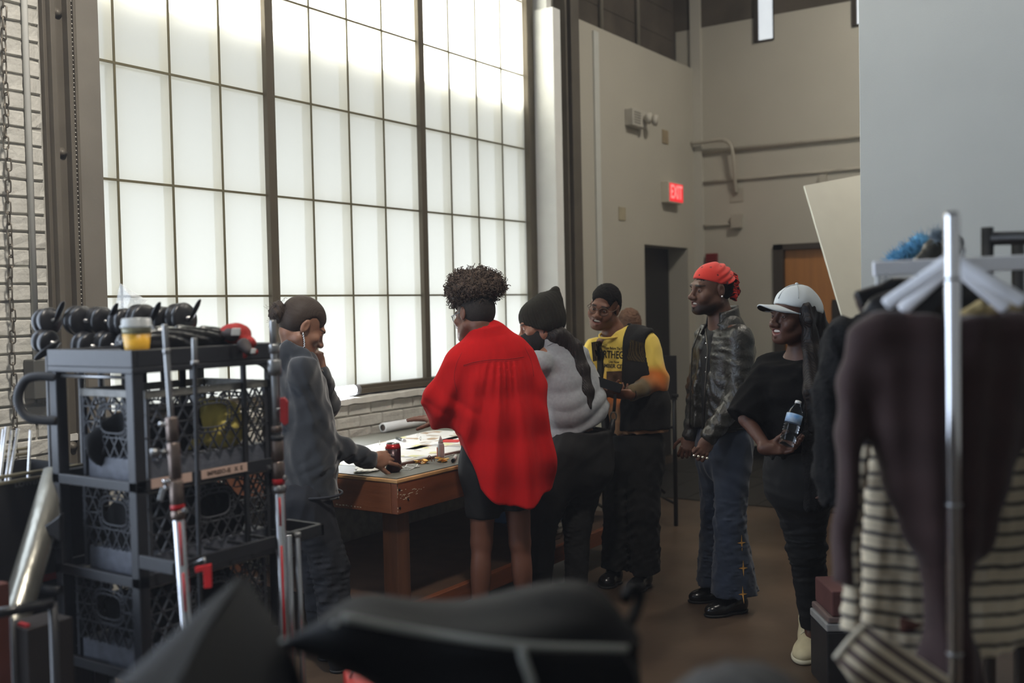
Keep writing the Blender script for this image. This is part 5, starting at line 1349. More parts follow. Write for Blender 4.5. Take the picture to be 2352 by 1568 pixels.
# ---------- the man in the yellow shirt
def yellow_man():
    d0 = 5.9; p = J2(d0)
    face = cdir(-.42, -.16, -.88); c = p(1388, 704, 0); s = 1.03
    J = dict(neck=p(1410, 762, .04), shL=p(1490, 798, -.05), shR=p(1368, 802, .14), elL=p(1508, 876, -.08), elR=p(1352, 890, .10), wrL=p(1447, 905, -.24), wrR=p(1384, 900, -.14),
             hipL=p(1482, 1020, -.05), hipR=p(1432, 1020, .07), knL=p(1478, 1170, -.07), knR=p(1424, 1170, .05), anL=on_floor(p(1482, 1330, .0), .09), anR=on_floor(p(1414, 1318, .1), .09))
    J['toeL'] = on_floor(p(1455, 1352, -.14), .03); J['toeR'] = on_floor(p(1388, 1340, .0), .03); J['back'] = cdir(.5, 0, .8)
    root = person('smiling man with glasses in a dyed yellow long sleeved shirt and black vest', p(1450, 1330))
    tone = np.array(srgb(104, 66, 46))
    ho, T, M = head_ops(c, face, cdir(.20, .96, -.1), s, smile=1.25, nose=1.2)
    ops = limbs(J, .95)+[rc(T(0, -.035, -.05), J['neck'], .054*s, .060, .03)]+ho
    hl, bl = hand_ops(J['wrL'], cdir(-.95, .06, -.2), cdir(.1, -.75, -.6), s=1.0, right=False, curls=[.5, .55, .6, .65], thumb=cdir(-.6, .7, -.3), thumb_curl=.2)
    hr, br = hand_ops(J['wrR'], cdir(.70, -.15, -.4), cdir(0, -.9, -.3), s=.98, right=True, curls=[.5, .6, .7, .8], thumb=cdir(.6, .65, -.2), thumb_curl=.2)
    ops += hl+hr
    fc = face_color(c, M, s, tone, srgb(126, 74, 64), srgb(24, 18, 16))
    body_mesh('body', ops, [(np.asarray(c)-.15, np.asarray(c)+.15, .003), (bl[0], bl[1], .0035), (br[0], br[1], .0035)], root, M_skin, fc)
    add_eyes(root, T, M, s, (.0, 1, -.25)); teeth(root, T, s, 1.25)
    short_hair(root, c, M, s, M_hair, line=.060, thick=.012, rough=.004)
    glasses(root, T, s, mat('clear_brown_spectacle_frame', srgb(96, 78, 64), .25), r=.025, hgt=.82)
    sd, fw, ch, hp = torso_axes(J); sd = nrm(cdir(-.84, 0, .54)); fw = nrm(cdir(-.54, 0, -.84))
    # dip-dyed long sleeved shirt
    t = [p(1462, 993, 0), p(1458, 930, 0), p(1450, 860, .02), p(1440, 800, .03), p(1415, 765, .04)]
    o = chain(t, [(.190, .132), (.188, .132), (.190, .130), (.178, .108), (.082, .080)], sd, (True, True), .03)
    o += [rc(J['shL'], J['elL'], .070, .066, .04), rc(J['elL'], J['wrL']+nrm(J['elL']-J['wrL'])*.02, .068, .042, .03), rc(J['shR'], J['elR'], .072, .066, .04), rc(J['elR'], J['wrR']+nrm(J['elR']-J['wrR'])*.02, .064, .042, .03)]
    o.append(disp(folds(.008, 26, 91, (1, 1, .8))))
    e_ = J['elL']
    def dye(V):
        y0 = np.array(srgb(226, 196, 92)); y1 = np.array(srgb(216, 178, 78)); og = np.array(srgb(208, 112, 42)); ol = np.array(srgb(92, 78, 54)); tn = np.array(srgb(150, 110, 76))
        C = np.tile(y0, (len(V), 1)); z = V[:, 2]
        def mix(C, col, w): w = np.clip(w, 0, 1)[:, None]; return C*(1-w)+col*w
        C = mix(C, y1, (1.32-z)/.15); C = mix(C, og, (1.20-z)/.10); C = mix(C, tn, (1.11-z)/.10)
        u = (V-e_)@nrm(J['wrL']-e_); arm = np.clip((.115-np.linalg.norm(np.cross(V-e_, nrm(J['wrL']-e_)), axis=1))/.04, 0, 1)
        A_ = mix(mix(np.tile(y1, (len(V), 1)), og, (u+.11)/.13), ol, (u-.03)/.10); w_ = (arm*np.clip((u+.16)/.05, 0, 1))[:, None]; C = C*(1-w_)+A_*w_
        return C
    sh = cloth('dyed_shirt', o, M_dye, root, .008, 2, color=dye)
    MB().tube([J['neck']+fw*.022-UP*.012+sd*.0735*math.cos(a)+fw*.073*math.sin(a)+UP*(-.022*math.sin(a)) for a in np.linspace(0, 2*math.pi, 33)[:-1]], .007, 6, closed=True).build('collar_rib', mat('yellow_rib', srgb(214, 180, 84), .9), sh)
    # printed lettering on the chest
    ink = mat('black_shirt_print', srgb(48, 42, 32), .8)
    tx = nrm(cdir(.93, -.05, -.36))
    for s_, px, py, size, bold, sx in (('Days Before The Fall', 1411, 800, .021, False, .62), ('FORTHEGIFT', 1409, 815, .058, True, .64), ('Live Now', 1410, 831, .020, False, .75), ('AMBER CITY', 1410, 841, .031, True, .85)):
        q = text_obj('lettering', s_, size, frame_M(p(px, py, -.22), tx, nrm(cdir(.05, 1, .0)), nrm(np.cross(tx, cdir(.05, 1, 0)))), ink, sh, bold=bold, sx=sx); stick_v(q, sh)
    pr = MB(); n = 7
    pr.add([p(1393+36*i/(n-1), 853+26*j/(n-1)-1.5*i/(n-1), -.22) for j in range(n) for i in range(n)], [(j*n+i, j*n+i+1, (j+1)*n+i+1, (j+1)*n+i) for j in range(n-1) for i in range(n-1)])
    q = pr.build('picture_print', mat('dark_picture_print', srgb(72, 50, 36), .85, var=.5, scale=30), sh); stick_v(q, sh)
    # sleeveless black vest, open in front
    M_v = mat('black_vest_cotton', srgb(18, 16, 15), .9, var=.15, scale=12, bump=.15, bscale=120)
    t2 = [p(1460, 985, 0), p(1458, 930, 0), p(1450, 860, .02), p(1441, 800, .03), p(1418, 768, .05)]
    v = chain(t2, [(.206, .150), (.206, .150), (.204, .145), (.196, .124), (.105, .090)], sd, (True, False), .03)
    gp = nrm(cdir(-.80, 0, -.60))
    v += [cutout(ec(p(1398, 1010, -.10)+fw*.06, p(1404, 800, -.04)+fw*.06, (.070, .13), (.078, .14), sd, (False, False), .006)), cutout(ec(p(1404, 800, -.04)+fw*.06, J['neck']+UP*.07+fw*.02, (.078, .13), (.095, .11), sd, (False, False), .006)),
          cutout(ec(J['neck']-UP*.03, J['neck']+UP*.12, (.085, .080), (.10, .10), sd, (False, False), .006))]
    for q in 'LR':
        out = nrm(J['sh'+q]-(J['shL']+J['shR'])/2); v.append(cutout(rc(J['sh'+q]+out*.055+UP*.015, J['sh'+q]*.35+J['el'+q]*.65+out*.05, .080 if q == 'L' else .066, .088 if q == 'L' else .07, .006)))
    v.append(disp(folds(.007, 24, 95, (1, 1, .7))))
    vs = cloth('vest', v, M_v, root, .0075, 2)
    M_mesh = wave_mat('vest_mesh', srgb(30, 26, 20), srgb(140, 112, 54), 140, 'DIAGONAL', .9, .6, .8, distort=0)
    w_ = M_mesh.node_tree; N = w_.nodes; vv = N.new('ShaderNodeTexVoronoi'); vv.inputs['Scale'].default_value = 170; vv.inputs['Randomness'].default_value = .1
    mp = [n_ for n_ in N if n_.type == 'MAPPING'][0]; w_.links.new(mp.outputs[0], vv.inputs['Vector'])
    rp = [n_ for n_ in N if n_.type == 'VALTORGB'][-1]; w_.links.new(vv.outputs['Distance'], rp.inputs['Fac']); rp.color_ramp.elements[0].position = .25; rp.color_ramp.elements[1].position = .5
    rp.color_ramp.elements[0].color = (*srgb(96, 78, 42), 1); rp.color_ramp.elements[1].color = (*srgb(30, 26, 20), 1)
    for pts in (((1448, 780), (1486, 790), (1480, 832), (1440, 826)), ((1358, 786), (1380, 782), (1382, 826), (1362, 830))):
        g = MB(); n = 8; a, b, cc, d = [np.array(q_, float) for q_ in pts]
        g.add([p(*( (a*(1-i/(n-1))+b*i/(n-1))*(1-j/(n-1))+(d*(1-i/(n-1))+cc*i/(n-1))*j/(n-1)), -.28) for j in range(n) for i in range(n)], [(j*n+i, j*n+i+1, (j+1)*n+i+1, (j+1)*n+i) for j in range(n-1) for i in range(n-1)])
        q = g.build('mesh_panel', M_mesh, vs); stick_v(q, vs)
    tr = trousers(J, (.110, .112), .175, .13, .092, .088, side=sd, fold=.006, seed=97)
    cloth('black_trousers', tr, mat('black_wide_trouser_cotton', srgb(19, 18, 17), .9, var=.15), root, .009, 2)
    M_lc = mat('grey_lace', srgb(120, 118, 112), .7)
    shoe('shoe', root, p(1486, 1338, .05), p(1450, 1352, -.14), M_shoe_black, w=.05, laces=M_lc); shoe('shoe', root, p(1418, 1325, .12), p(1384, 1340, -.02), M_shoe_black, w=.05)
    MB().tube([J['wrL']+nrm(J['elL']-J['wrL'])*.01+np.array([0, 0, 0])+(RH*0+UP*math.cos(a)+nrm(np.cross(UP, J['elL']-J['wrL']))*math.sin(a))*.034 for a in np.linspace(0, 2*math.pi, 21)[:-1]], .004, 6, closed=True).build('bracelet', mat('dark_bracelet', srgb(30, 30, 32), .3, .5), root)
    return root
def stick_v(o, target, off=.0025):
    V, Q = BVH[target.name]
    tr = BVHTree.FromPolygons([tuple(v) for v in V], [tuple(int(i) for i in q) for q in Q]); ro = Vector(root_loc(o.parent))
    for v in o.data.vertices:
        d = (v.co+ro-Vector(CC)).normalized(); h = tr.ray_cast(v.co+ro-d*.25, d)
        if h[0] is not None: v.co = h[0]-d*off-ro
    o.data.update()
yellow_man()
# phone and its strap in his hands
_p = J2(5.9)
ph = thing('phone', 'black phone held by the man in the yellow shirt', 'phone', _p(1398, 884, -.30))
a_, b_ = _p(1362, 872, -.30), _p(1428, 893, -.33); ax_ = (b_-a_)/2
MB().obox((a_+b_)/2, ax_, nrm(cdir(-.1, .35, -.93))*.004, nrm(np.cross(ax_, cdir(-.1, .35, -.93)))*.026).build('phone_body', mat('black_glass', srgb(14, 14, 16), .12, spec=.7), ph, bevel=.003)
e1 = nrm(np.cross(ax_, cdir(-.1, .35, -.93)))
MB().obox(a_+ax_*.22+nrm(cdir(-.1, .35, -.93))*.0052, ax_*.13, nrm(cdir(-.1, .35, -.93))*.0015, e1*.018).build('camera_bump', mat('grey_metal_bump', srgb(140, 140, 140), .3, .7), ph, bevel=.001)
ks = thing('key_strap', 'black strap with a metal clip hanging from the hands of the yellow shirted man', 'strap', _p(1410, 960, -.28))
MB().rings([[q+s1*RH*w_+s2*FH*.003 for s1, s2 in ((-1, -1), (1, -1), (1, 1), (-1, 1))] for q, w_ in ((_p(1413, 905, -.28), .008), (_p(1412, 925, -.29), .008), (_p(1410, 945, -.29), .008))]).build('webbing', mat('black_webbing', srgb(24, 24, 24), .8), ks)
MB().tube([_p(1409, 956, -.29)+RH*.016*math.cos(a)+UP*.024*math.sin(a) for a in np.linspace(0, 2*math.pi, 17)[:-1]], .004, 6, closed=True).build('metal_ring', mat('dark_clip_metal', srgb(110, 106, 98), .3, .8), ks)
MB().rings([[q+s1*RH*w_+s2*FH*.004 for s1, s2 in ((-1, -1), (1, -1), (1, 1), (-1, 1))] for q, w_ in ((_p(1408, 962, -.29), .012), (_p(1405, 985, -.29), .018), (_p(1401, 1003, -.29), .014))]).build('leather_tab', mat('black_leather_tab', srgb(22, 21, 21), .5), ks)

# ---------- the woman in the white cap
def cap_woman():
    d0 = 4.6; p = J2(d0)
    face = cdir(-.90, -.03, -.43); c = p(1822, 722, 0); s = 1.05
    J = dict(neck=p(1840, 812, .03), shR=p(1770, 846, .10), shL=p(1890, 850, -.10), elR=p(1714, 962, .02), elL=p(1908, 980, -.10), wrR=p(1762, 1030, -.14), wrL=p(1900, 1080, -.16),
             hipR=p(1812, 1070, .06), hipL=p(1858, 1070, -.06), knR=p(1842, 1262, .10), knL=p(1864, 1258, .08), anR=on_floor(onZ(1864, 1494, 0), .11), anL=on_floor(onZ(1884, 1466, 0), .11))
    J['toeR'] = on_floor(onZ(1846, 1518, 0), .03); J['toeL'] = on_floor(onZ(1868, 1484, 0), .03); J['back'] = cdir(.6, 0, .6)
    root = person('laughing woman in a white cap and black clothes with long dark hair', p(1855, 1480))
    tone = np.array(srgb(84, 54, 42))
    ho, T, M = head_ops(c, face, cdir(.13, .98, .02), s, smile=1.25, nose=1.12)
    ops = limbs(J, .93)+[rc(T(0, -.035, -.05), J['neck'], .050*s, .056, .03)]+ho
    hr, br = hand_ops(J['wrR'], cdir(.96, .02, -.22), cdir(-.05, -.8, .5), s=.95, right=True, curls=[.35, .4, .45, .5], thumb=cdir(.62, .66, -.35), thumb_curl=.15)
    hl, bl = hand_ops(J['wrL'], cdir(0, -1, 0), cdir(.8, 0, -.5), s=.9, right=False)
    ops += hr+hl
    fc = face_color(c, M, s, tone, srgb(112, 62, 58), srgb(22, 16, 14))
    body_mesh('body', ops, [(np.asarray(c)-.15, np.asarray(c)+.15, .0028), (br[0], br[1], .003), (bl[0], bl[1], .005)], root, M_skin, fc)
    add_eyes(root, T, M, s, (-.2, 1, 0)); teeth(root, T, s, 1.3)
    # white cap
    M_cap = mat('white_cap_cotton', srgb(206, 212, 214), .85, var=.04, scale=10, bump=.1, bscale=300)
    E = lambda x, y, z, r, k=.01, mode='u': el(T(x, y, z), np.array(r)*s, M, k*s, mode)
    cb = [E(0, -.020, .040, (.083, .106, .086)), E(0, -.075, .020, (.076, .052, .060), .03), plane_cut(T(0, .06, .048), M@np.array([0, -.02, -1]), .01), ]
    nv = M@np.array([0, .24, -.97])
    cb = [E(0, -.020, .040, (.083, .106, .086)), E(0, -.075, .015, (.076, .055, .065), .03), plane_cut(T(0, .05, .040), nv, .006), disp(folds(.0035, 30, 5))]
    cp = cloth('white_cap', cb, M_cap, root, .004, 2)
    V = []; Fq = []; nu, nv_ = 17, 9
    for lay in (0, 1):
        for i in range(nu):
            u = -1+2*i/(nu-1)
            for j in range(nv_):
                v = j/(nv_-1)
                x = u*(.078+.006*v*(1-v))*(1-.12*v*v); yb = -.012+.106*math.sqrt(max(0, 1-(u*.93)**2)); y = yb+v*.082*math.sqrt(max(0, 1-u**4))+.002
                z = .046-.030*(u**2)*(1-.15*v)*1.25-.004*v+.020*v*(1-abs(u))*.5-lay*.004
                V.append(T(x, y, z))
    n_ = nu*nv_
    for i in range(nu-1):
        for j in range(nv_-1):
            a = i*nv_+j; q = (a, a+nv_, a+nv_+1, a+1); Fq.append(q); Fq.append(tuple(n_+k for k in q[::-1]))
    for j in range(nv_-1):
        for i in (0, nu-1): a = i*nv_+j; Fq.append((a, a+1, a+1+n_, a+n_))
    for i in range(nu-1): a = i*nv_+nv_-1; Fq.append((a, a+nv_, a+nv_+n_, a+n_))
    MB().add(V, Fq).build('brim', [M_cap], cp, smooth=True)
    V2 = []; F2 = []
    for i in range(nu):
        for j in range(nv_): V2.append(np.asarray(V[n_+i*nv_+j])-UP*.0012)
    for i in range(nu-1):
        for j in range(nv_-1): a = i*nv_+j; F2.append((a, a+1, a+nv_+1, a+nv_))
    MB().add(V2, F2).build('brim_underside', mat('dark_brim_underside', srgb(34, 34, 36), .9), cp, smooth=True)
    MB().ball(T(0, -.02, .128), .008, 6).build('cap_button', M_cap, cp)
    for k in range(3):
        a = (.0, 1.05, -1.05)[k]
        pts = [T(.0845*math.sin(t)*math.sin(a), -.020+.1075*math.sin(t)*math.cos(a), .040+.0875*math.cos(t)) for t in np.linspace(-.2 if k else -1.1, 1.2, 15)]
        MB().tube(pts, .0016, 5).build('cap_seam', mat('cap_stitching', srgb(178, 184, 186), .9), cp)
    pts = [T(.0835*math.sin(a), -.020+.1055*math.cos(a), .0405+.247*((-.020+.1055*math.cos(a))-.05)+.008) for a in np.linspace(1.1, 2.3, 16)]
    MB().tube(pts, .002, 5).build('cap_seam', MATS['cap_stitching'], cp)
    # long straight hair, down over the shoulder and the back
    M_lh = MATS['long_black_hair']
    hh = [E(0, -.034, .012, (.083, .093, .086), .02)]
    hh += chain([T(-.070, -.006, .034), T(-.078, -.010, -.02), T(-.074, -.022, -.085), p(1866, 815, -.09), p(1874, 900, -.16), p(1870, 990, -.17)], [(.018, .036), (.020, .044), (.028, .044), (.050, .036), (.052, .032), (.028, .014)], RH, k=.03)
    hh += chain([T(0, -.09, -.02), p(1884, 800, .06), p(1892, 880, .08), p(1890, 980, .06)], [(.070, .05), (.074, .05), (.070, .045), (.045, .02)], RH, k=.03)
    def strands(X, Y, Z):
        u = (X-c[0])*RH[0]+(Y-c[1])*RH[1]; w = (X-c[0])*FH[0]+(Y-c[1])*FH[1]
        return .0018*np.sin(u*200+1.2*np.sin(Z*5))+.0012*np.sin(u*93+1.8*np.sin(Z*3)+w*20)
    hh += [cutout(ec(T(0, .085, .02), T(0, .075, -.13), (.056, .066), (.052, .06), M[:, 0], (False, False), .01)), cutout(el(p(1822, 822, -.06), .055, None, .01)), disp(strands)]
    cloth('long_hair', hh, M_lh, root, .005, 1)
    # black t-shirt
    M_t = mat('black_cotton_jersey', srgb(17, 16, 16), .92, var=.12, scale=14, bump=.1, bscale=200, spec=.15)
    sd = nrm(cdir(-.78, 0, .62)); 
    t = [p(1838, 1050, 0), p(1836, 980, 0), p(1834, 900, 0), p(1836, 850, .01), p(1840, 815, .03)]
    o = chain(t, [(.165, .125), (.160, .122), (.168, .125), (.165, .110), (.085, .08)], sd, (True, False), .03)
    wd = nrm(J['elR']-J['shR'])
    o += [ec(J['shR']+UP*.005, J['elR']+wd*.005, (.072, .072), (.098, .080), cdir(1, .3, 0), (False, True), .04), ec(J['shL'], J['shL']*.35+J['elL']*.65, (.07, .07), (.085, .08), cdir(1, .1, 0), (False, True), .04)]
    o.append(plane_cut(J['neck']+UP*.008, nrm(UP+cdir(-.6, 0, -.7)*.42), .006, J['neck']-[.3, .3, .16], J['neck']+.3))
    o.append(disp(folds(.008, 22, 121, (1, 1, .7))))
    cloth('t_shirt', o, M_t, root, .008, 2)
    fr = [p(1856, 1052, -.13), p(1850, 1110, -.13), p(1862, 1168, -.12)]
    cl = chain([p(1880, 880, -.13), p(1884, 1000, -.14), p(1878, 1100, -.13), p(1866, 1166, -.12)], [(.060, .03), (.075, .04), (.075, .04), (.045, .025)], RH, (False, False), .03)+[disp(folds(.008, 26, 12, (1, 1, .3)))]
    cloth('open_overshirt', cl, mat('black_boucle_wool', srgb(15, 14, 15), .95, var=.3, scale=60, bump=.6, bscale=120), root, .009, 1)
    tr = trousers(J, (.108, .108), .160, .125, .062, .048, side=sd, fold=.004, seed=131)
    cloth('black_jeans', tr, mat('black_denim', srgb(18, 18, 19), .85, var=.2, scale=10), root, .008, 2)
    M_be = mat('cream_sneaker', srgb(196, 184, 150), .6, var=.08, scale=18, bump=.1); M_so = mat('cream_rubber_sole', srgb(206, 198, 172), .6)
    for (hl_, to_) in ((onZ(1864, 1472, 0), onZ(1843, 1527, 0)), (onZ(1886, 1448, 0), onZ(1868, 1494, 0))):
        so = shoe('sneaker', root, hl_, to_, M_be, h=.11, w=.056, sole=M_so, laces=M_so)
    return root
cap_woman()
# water bottle in her hand
_p = J2(4.6); b0, b1 = _p(1806, 1024, -.20), _p(1834, 922, -.17); bx = nrm(b1-b0); bl_ = np.linalg.norm(b1-b0)
wb = thing('water_bottle', 'clear plastic water bottle with a blue label held by the woman in the cap', 'bottle', b0)
M_pet = mat('clear_bottle_plastic', (.95, .97, 1.0), .05, trans=1.0, ior=1.25, var=.0)
pf = [(.020, 0), (.033, .004), (.0345, .014)]
for k in range(7): z = .020+.0125*k; pf += [(.0345, z), (.0318, z+.006)]
pf += [(.034, .112), (.034, .150), (.031, .156), (.026, .172), (.0165, .190), (.0125, .196), (.0125, .204)]
k_ = bl_/.212; MB().lathe([(r*k_*1.06, z*k_) for r, z in pf], b0, bx, 28).build('bottle_shell', M_pet, wb)
MB().lathe([(.0345*k_*1.07, .108*k_), (.0345*k_*1.07, .149*k_)], b0, bx, 28).build('blue_label', mat('blue_white_label', srgb(70, 120, 170), .4, var=.5, scale=26, var_color=srgb(196, 208, 216)), wb)
MB().lathe([(.0135*k_, .201*k_), (.0145*k_, .202*k_), (.0145*k_, .213*k_), (.012*k_, .215*k_), (0, .215*k_)], b0, bx, 20).build('bottle_cap', mat('white_bottle_cap', srgb(214, 216, 216), .4), wb)

# ---------- someone in a tall director's chair behind the man in yellow
def seated_person():
    d0 = 7.6; p = J2(d0); fw = cdir(-.2, 0, 1.0); sd = nrm(np.cross(fw, UP))
    base = p(1470, 900); base[2] = 0
    O = lambda r, f, z: np.array([base[0], base[1], 0])+sd*r+fw*f+UP*z
    st = .72
    J = dict(neck=O(0, .0, st+.55), shL=O(-.17, 0, st+.50), shR=O(.17, 0, st+.50), elL=O(-.20, .08, st+.24), elR=O(.20, .08, st+.24), wrL=O(-.12, .30, st+.20), wrR=O(.12, .30, st+.20),
             hipL=O(-.09, .02, st+.09), hipR=O(.09, .02, st+.09), knL=O(-.10, .44, st+.08), knR=O(.10, .44, st+.08), anL=O(-.10, .46, st-.36), anR=O(.10, .46, st-.36), toeL=O(-.10, .60, st-.42), toeR=O(.10, .60, st-.42), back=-fw)
    c = p(1444, 748, 0); 
    dx = np.array([c[0], c[1], 0])-np.array([J['neck'][0], J['neck'][1], 0]); c = c
    sh = np.array([c[0]-J['neck'][0], c[1]-J['neck'][1], 0])
    for k in J:
        if k != 'back': J[k] = J[k]+sh
    root = person('person with brown hair sitting behind the man in the yellow shirt', J['hipL'])
    ho, T, M = head_ops(c, fw, UP, 1.0)
    hl, bl = hand_ops(J['wrL'], fw, UP, right=False); hr, br = hand_ops(J['wrR'], fw, UP)
    body_mesh('body', limbs(J, .95)+[rc(T(0, -.03, -.05), J['neck'], .055, .06, .03)]+ho+hl+hr, [(c-.15, c+.15, .004), (bl[0], bl[1], .006), (br[0], br[1], .006)], root, M_skin, face_color(c, M, 1, np.array(srgb(130, 92, 70)), srgb(130, 84, 74), srgb(60, 40, 30)))
    short_hair(root, c, M, 1.0, mat('warm_brown_hair', srgb(96, 66, 46), .7, var=.3, scale=40, bump=.5, bscale=150), thick=.016, rough=.008)
    t = [J['hipL']*.5+J['hipR']*.5, (J['shL']+J['shR'])/2-UP*.2, (J['shL']+J['shR'])/2-UP*.05, J['neck']-UP*.02]
    o = chain(t, [(.17, .13), (.19, .13), (.18, .115), (.08, .08)], sd, (True, False), .03)
    for q in 'LR': o += [rc(J['sh'+q], J['el'+q], .066, .06, .04), rc(J['el'+q], J['wr'+q], .058, .045, .03)]
    cloth('dark_sweater', o+[disp(folds(.006, 24, 3))], mat('dark_sweater_knit', srgb(34, 32, 32), .95), root, .012, 1)
    tr = []
    for q in 'LR': tr += [rc(J['hip'+q], J['kn'+q], .10, .075, .04), ec(J['kn'+q], J['an'+q], (.075, .075), (.065, .065), sd, (False, True), .04)]
    cloth('dark_trousers', tr, MATS['black_trouser_cotton'], root, .012, 1)
    for q in 'LR': cloth('shoe', [rc(J['an'+q]-UP*.03, J['toe'+q], .045, .038, .02)], MATS['dark_grey_shoe'], root, .010, 1)
    # the chair
    b = np.array([J['hipL'][0]+J['hipR'][0], J['hipL'][1]+J['hipR'][1], 0])/2
    Q = lambda r, f, z: b+sd*r+fw*f+UP*z
    ch = thing('director_chair', 'tall black folding chair behind the man in the yellow shirt', 'chair', b)
    M_c = mat('black_chair_frame', srgb(20, 20, 20), .45); M_cv = mat('black_chair_canvas', srgb(28, 27, 27), .9)
    for r in (-.27, .27):
        for f in (-.22, .24):
            MB().tube([Q(r, f, 0), Q(r, f, st+.22 if f > 0 else st+.50)], .016, 10).build('leg', M_c, ch)
        MB().obox(Q(r, .01, st+.23), sd*.025, fw*.26, UP*.012).build('armrest', M_c, ch, bevel=.004)
        MB().tube([Q(r, -.22, .16), Q(r, .24, .16)], .010, 8).build('stretcher', M_c, ch)
    for s1 in (-1, 1): MB().tube([Q(-.27*s1, .01, .20), Q(.27*s1, .01, st-.02)], .012, 8).build('cross_brace', M_c, ch)
    MB().obox(Q(0, .01, st-.005), sd*.265, fw*.21, UP*.008).build('seat', M_cv, ch)
    MB().obox(Q(0, -.235, st+.36), sd*.285, fw*.008, UP*.16).build('backrest', M_cv, ch)
    MB().tube([Q(-.27, .24, .28), Q(.27, .24, .28)], .012, 8).build('footrest', M_c, ch)
seated_person()
# ------------------------------------------------------------------ equipment cart on the left
M_cart = mat('black_powder_coat', srgb(40, 41, 45), .42, spec=.5, var=.08, scale=30, bump=.15, bscale=400)
M_chrome = mat('chrome_tube', srgb(205, 205, 208), .14, .97, var=.03)
M_satin = mat('satin_steel_tube', srgb(150, 150, 150), .32, .9, var=.06)
M_rubber = mat('black_rubber_grip', srgb(30, 31, 34), .6, var=.08)
CX0, CX1, CY0, CY1, CZT = 1.870, 2.445, 2.580, 3.000, 1.516
cart = thing('equipment_cart', 'tall black metal cart holding milk crates beside the window', 'cart', ((CX0+CX1)/2, (CY0+CY1)/2, 0))
for (x, y, nm) in ((CX0, CY0, 'post'), (CX0, CY1-.038, 'post'), (CX1-.038, CY0, 'post'), (CX1-.038, CY1-.038, 'post')):
    MB().box((x, y, .12), (x+.038, y+.038, CZT-.068)).build('post', M_cart, cart, bevel=.004)
MB().box((CX0-.002, CY0-.002, CZT-.070), (CX1, CY1+.002, CZT-.052)).box((CX0-.002, CY0-.002, CZT-.052), (CX0+.016, CY1+.002, CZT)).box((CX1-.016, CY0-.002, CZT-.052), (CX1, CY1+.002, CZT)).box((CX0+.016, CY0-.002, CZT-.052), (CX1-.016, CY0+.014, CZT)).box((CX0+.016, CY1-.014, CZT-.052), (CX1-.016, CY1+.002, CZT)).box((CX0+.01, CY0+.01, CZT-.014), (CX1-.01, CY1-.01, CZT-.006)).build('top_tray', M_cart, cart, bevel=.003)
SHELF = (1.128, .845, .560)
for z in SHELF:
    MB().box((CX0+.004, CY0+.006, z-.030), (CX1-.004, CY1-.006, z-.022)).box((CX0, CY0, z-.030), (CX0+.014, CY1, z)).box((CX0, CY0, z-.034), (CX1, CY0+.012, z+.004)).box((CX0, CY1-.012, z-.034), (CX1, CY1, z+.004)).build('shelf', M_cart, cart, bevel=.002)
MB().tube([(CX0+.02, CY0+.022, CZT-.082), (CX0+.02, CY1-.02, CZT-.082)], .006, 8).build('under_rail', M_satin, cart)
MB().box((CX1-.16, CY0+.002, 1.13), (CX1-.145, CY0+.014, CZT-.06)).box((CX1-.16, CY0+.002, .86), (CX1-.145, CY0+.014, 1.10)).build('upright_bar', M_cart, cart)
# corner gusset where the top meets the far post
gp = [(CX1-.038, CY0, CZT-.07)]+[(CX1-.038-.065*(1-math.sin(a)), CY0, CZT-.07-.065*(1-math.cos(a))) for a in np.linspace(0, math.pi/2, 8)]
MB().prism(gp, (0, .012, 0)).build('gusset', M_cart, cart)
# side tray that carries the poles
TZc = .905
tray = MB().box((CX0, CY0-.165, TZc-.028), (CX0+.014, CY0, TZc+.012)).box((CX0, CY0-.165, TZc-.028), (CX1+.02, CY0-.151, TZc+.010)).box((CX1+.006, CY0-.165, TZc-.028), (CX1+.02, CY0, TZc+.010))
for k in range(6): tray.box((CX0+.05+k*.092, CY0-.155, TZc-.020), (CX0+.062+k*.092, CY0, TZc-.010))
tray.build('pole_tray', M_cart, cart, bevel=.002)
tray2 = MB().box((CX0, CY0-.165, .26), (CX0+.014, CY0, .30)).box((CX0, CY0-.165, .26), (CX1+.02, CY0-.151, .30)).box((CX1+.006, CY0-.165, .26), (CX1+.02, CY0, .30)).box((CX0+.01, CY0-.16, .262), (CX1+.01, CY0, .270))
tray2.build('lower_pole_tray', M_cart, cart, bevel=.002)
def cart_handle(pts, r):
    MB().tube(spline(pts, 6), r, 12).build('handle', M_rubber, cart)
D_ = 3.22
cart_handle([P(132, 866, D_), P(90, 864, D_), P(60, 872, D_), P(44, 900, D_), P(44, 930, D_), P(62, 956, D_), P(90, 964, D_), P(132, 966, D_)], .0145)
cart_handle([P(136, 1252, D_), P(100, 1250, D_), P(72, 1262, D_), P(62, 1295, D_), P(72, 1330, D_), P(96, 1350, D_), P(138, 1356, D_)], .0145)
for x, y in ((CX0+.05, CY0+.05), (CX0+.05, CY1-.05), (CX1-.05, CY0+.05), (CX1-.05, CY1-.05)):
    w = MB().tube([(x-.02, y, .062), (x+.02, y, .062)], .060, 18).build('caster_wheel', M_rubber, cart)
    MB().box((x-.03, y-.012, .062), (x-.024, y+.012, .13)).box((x+.024, y-.012, .062), (x+.03, y+.012, .13)).box((x-.03, y-.03, .118), (x+.03, y+.03, .13)).build('caster_fork', M_satin, cart)
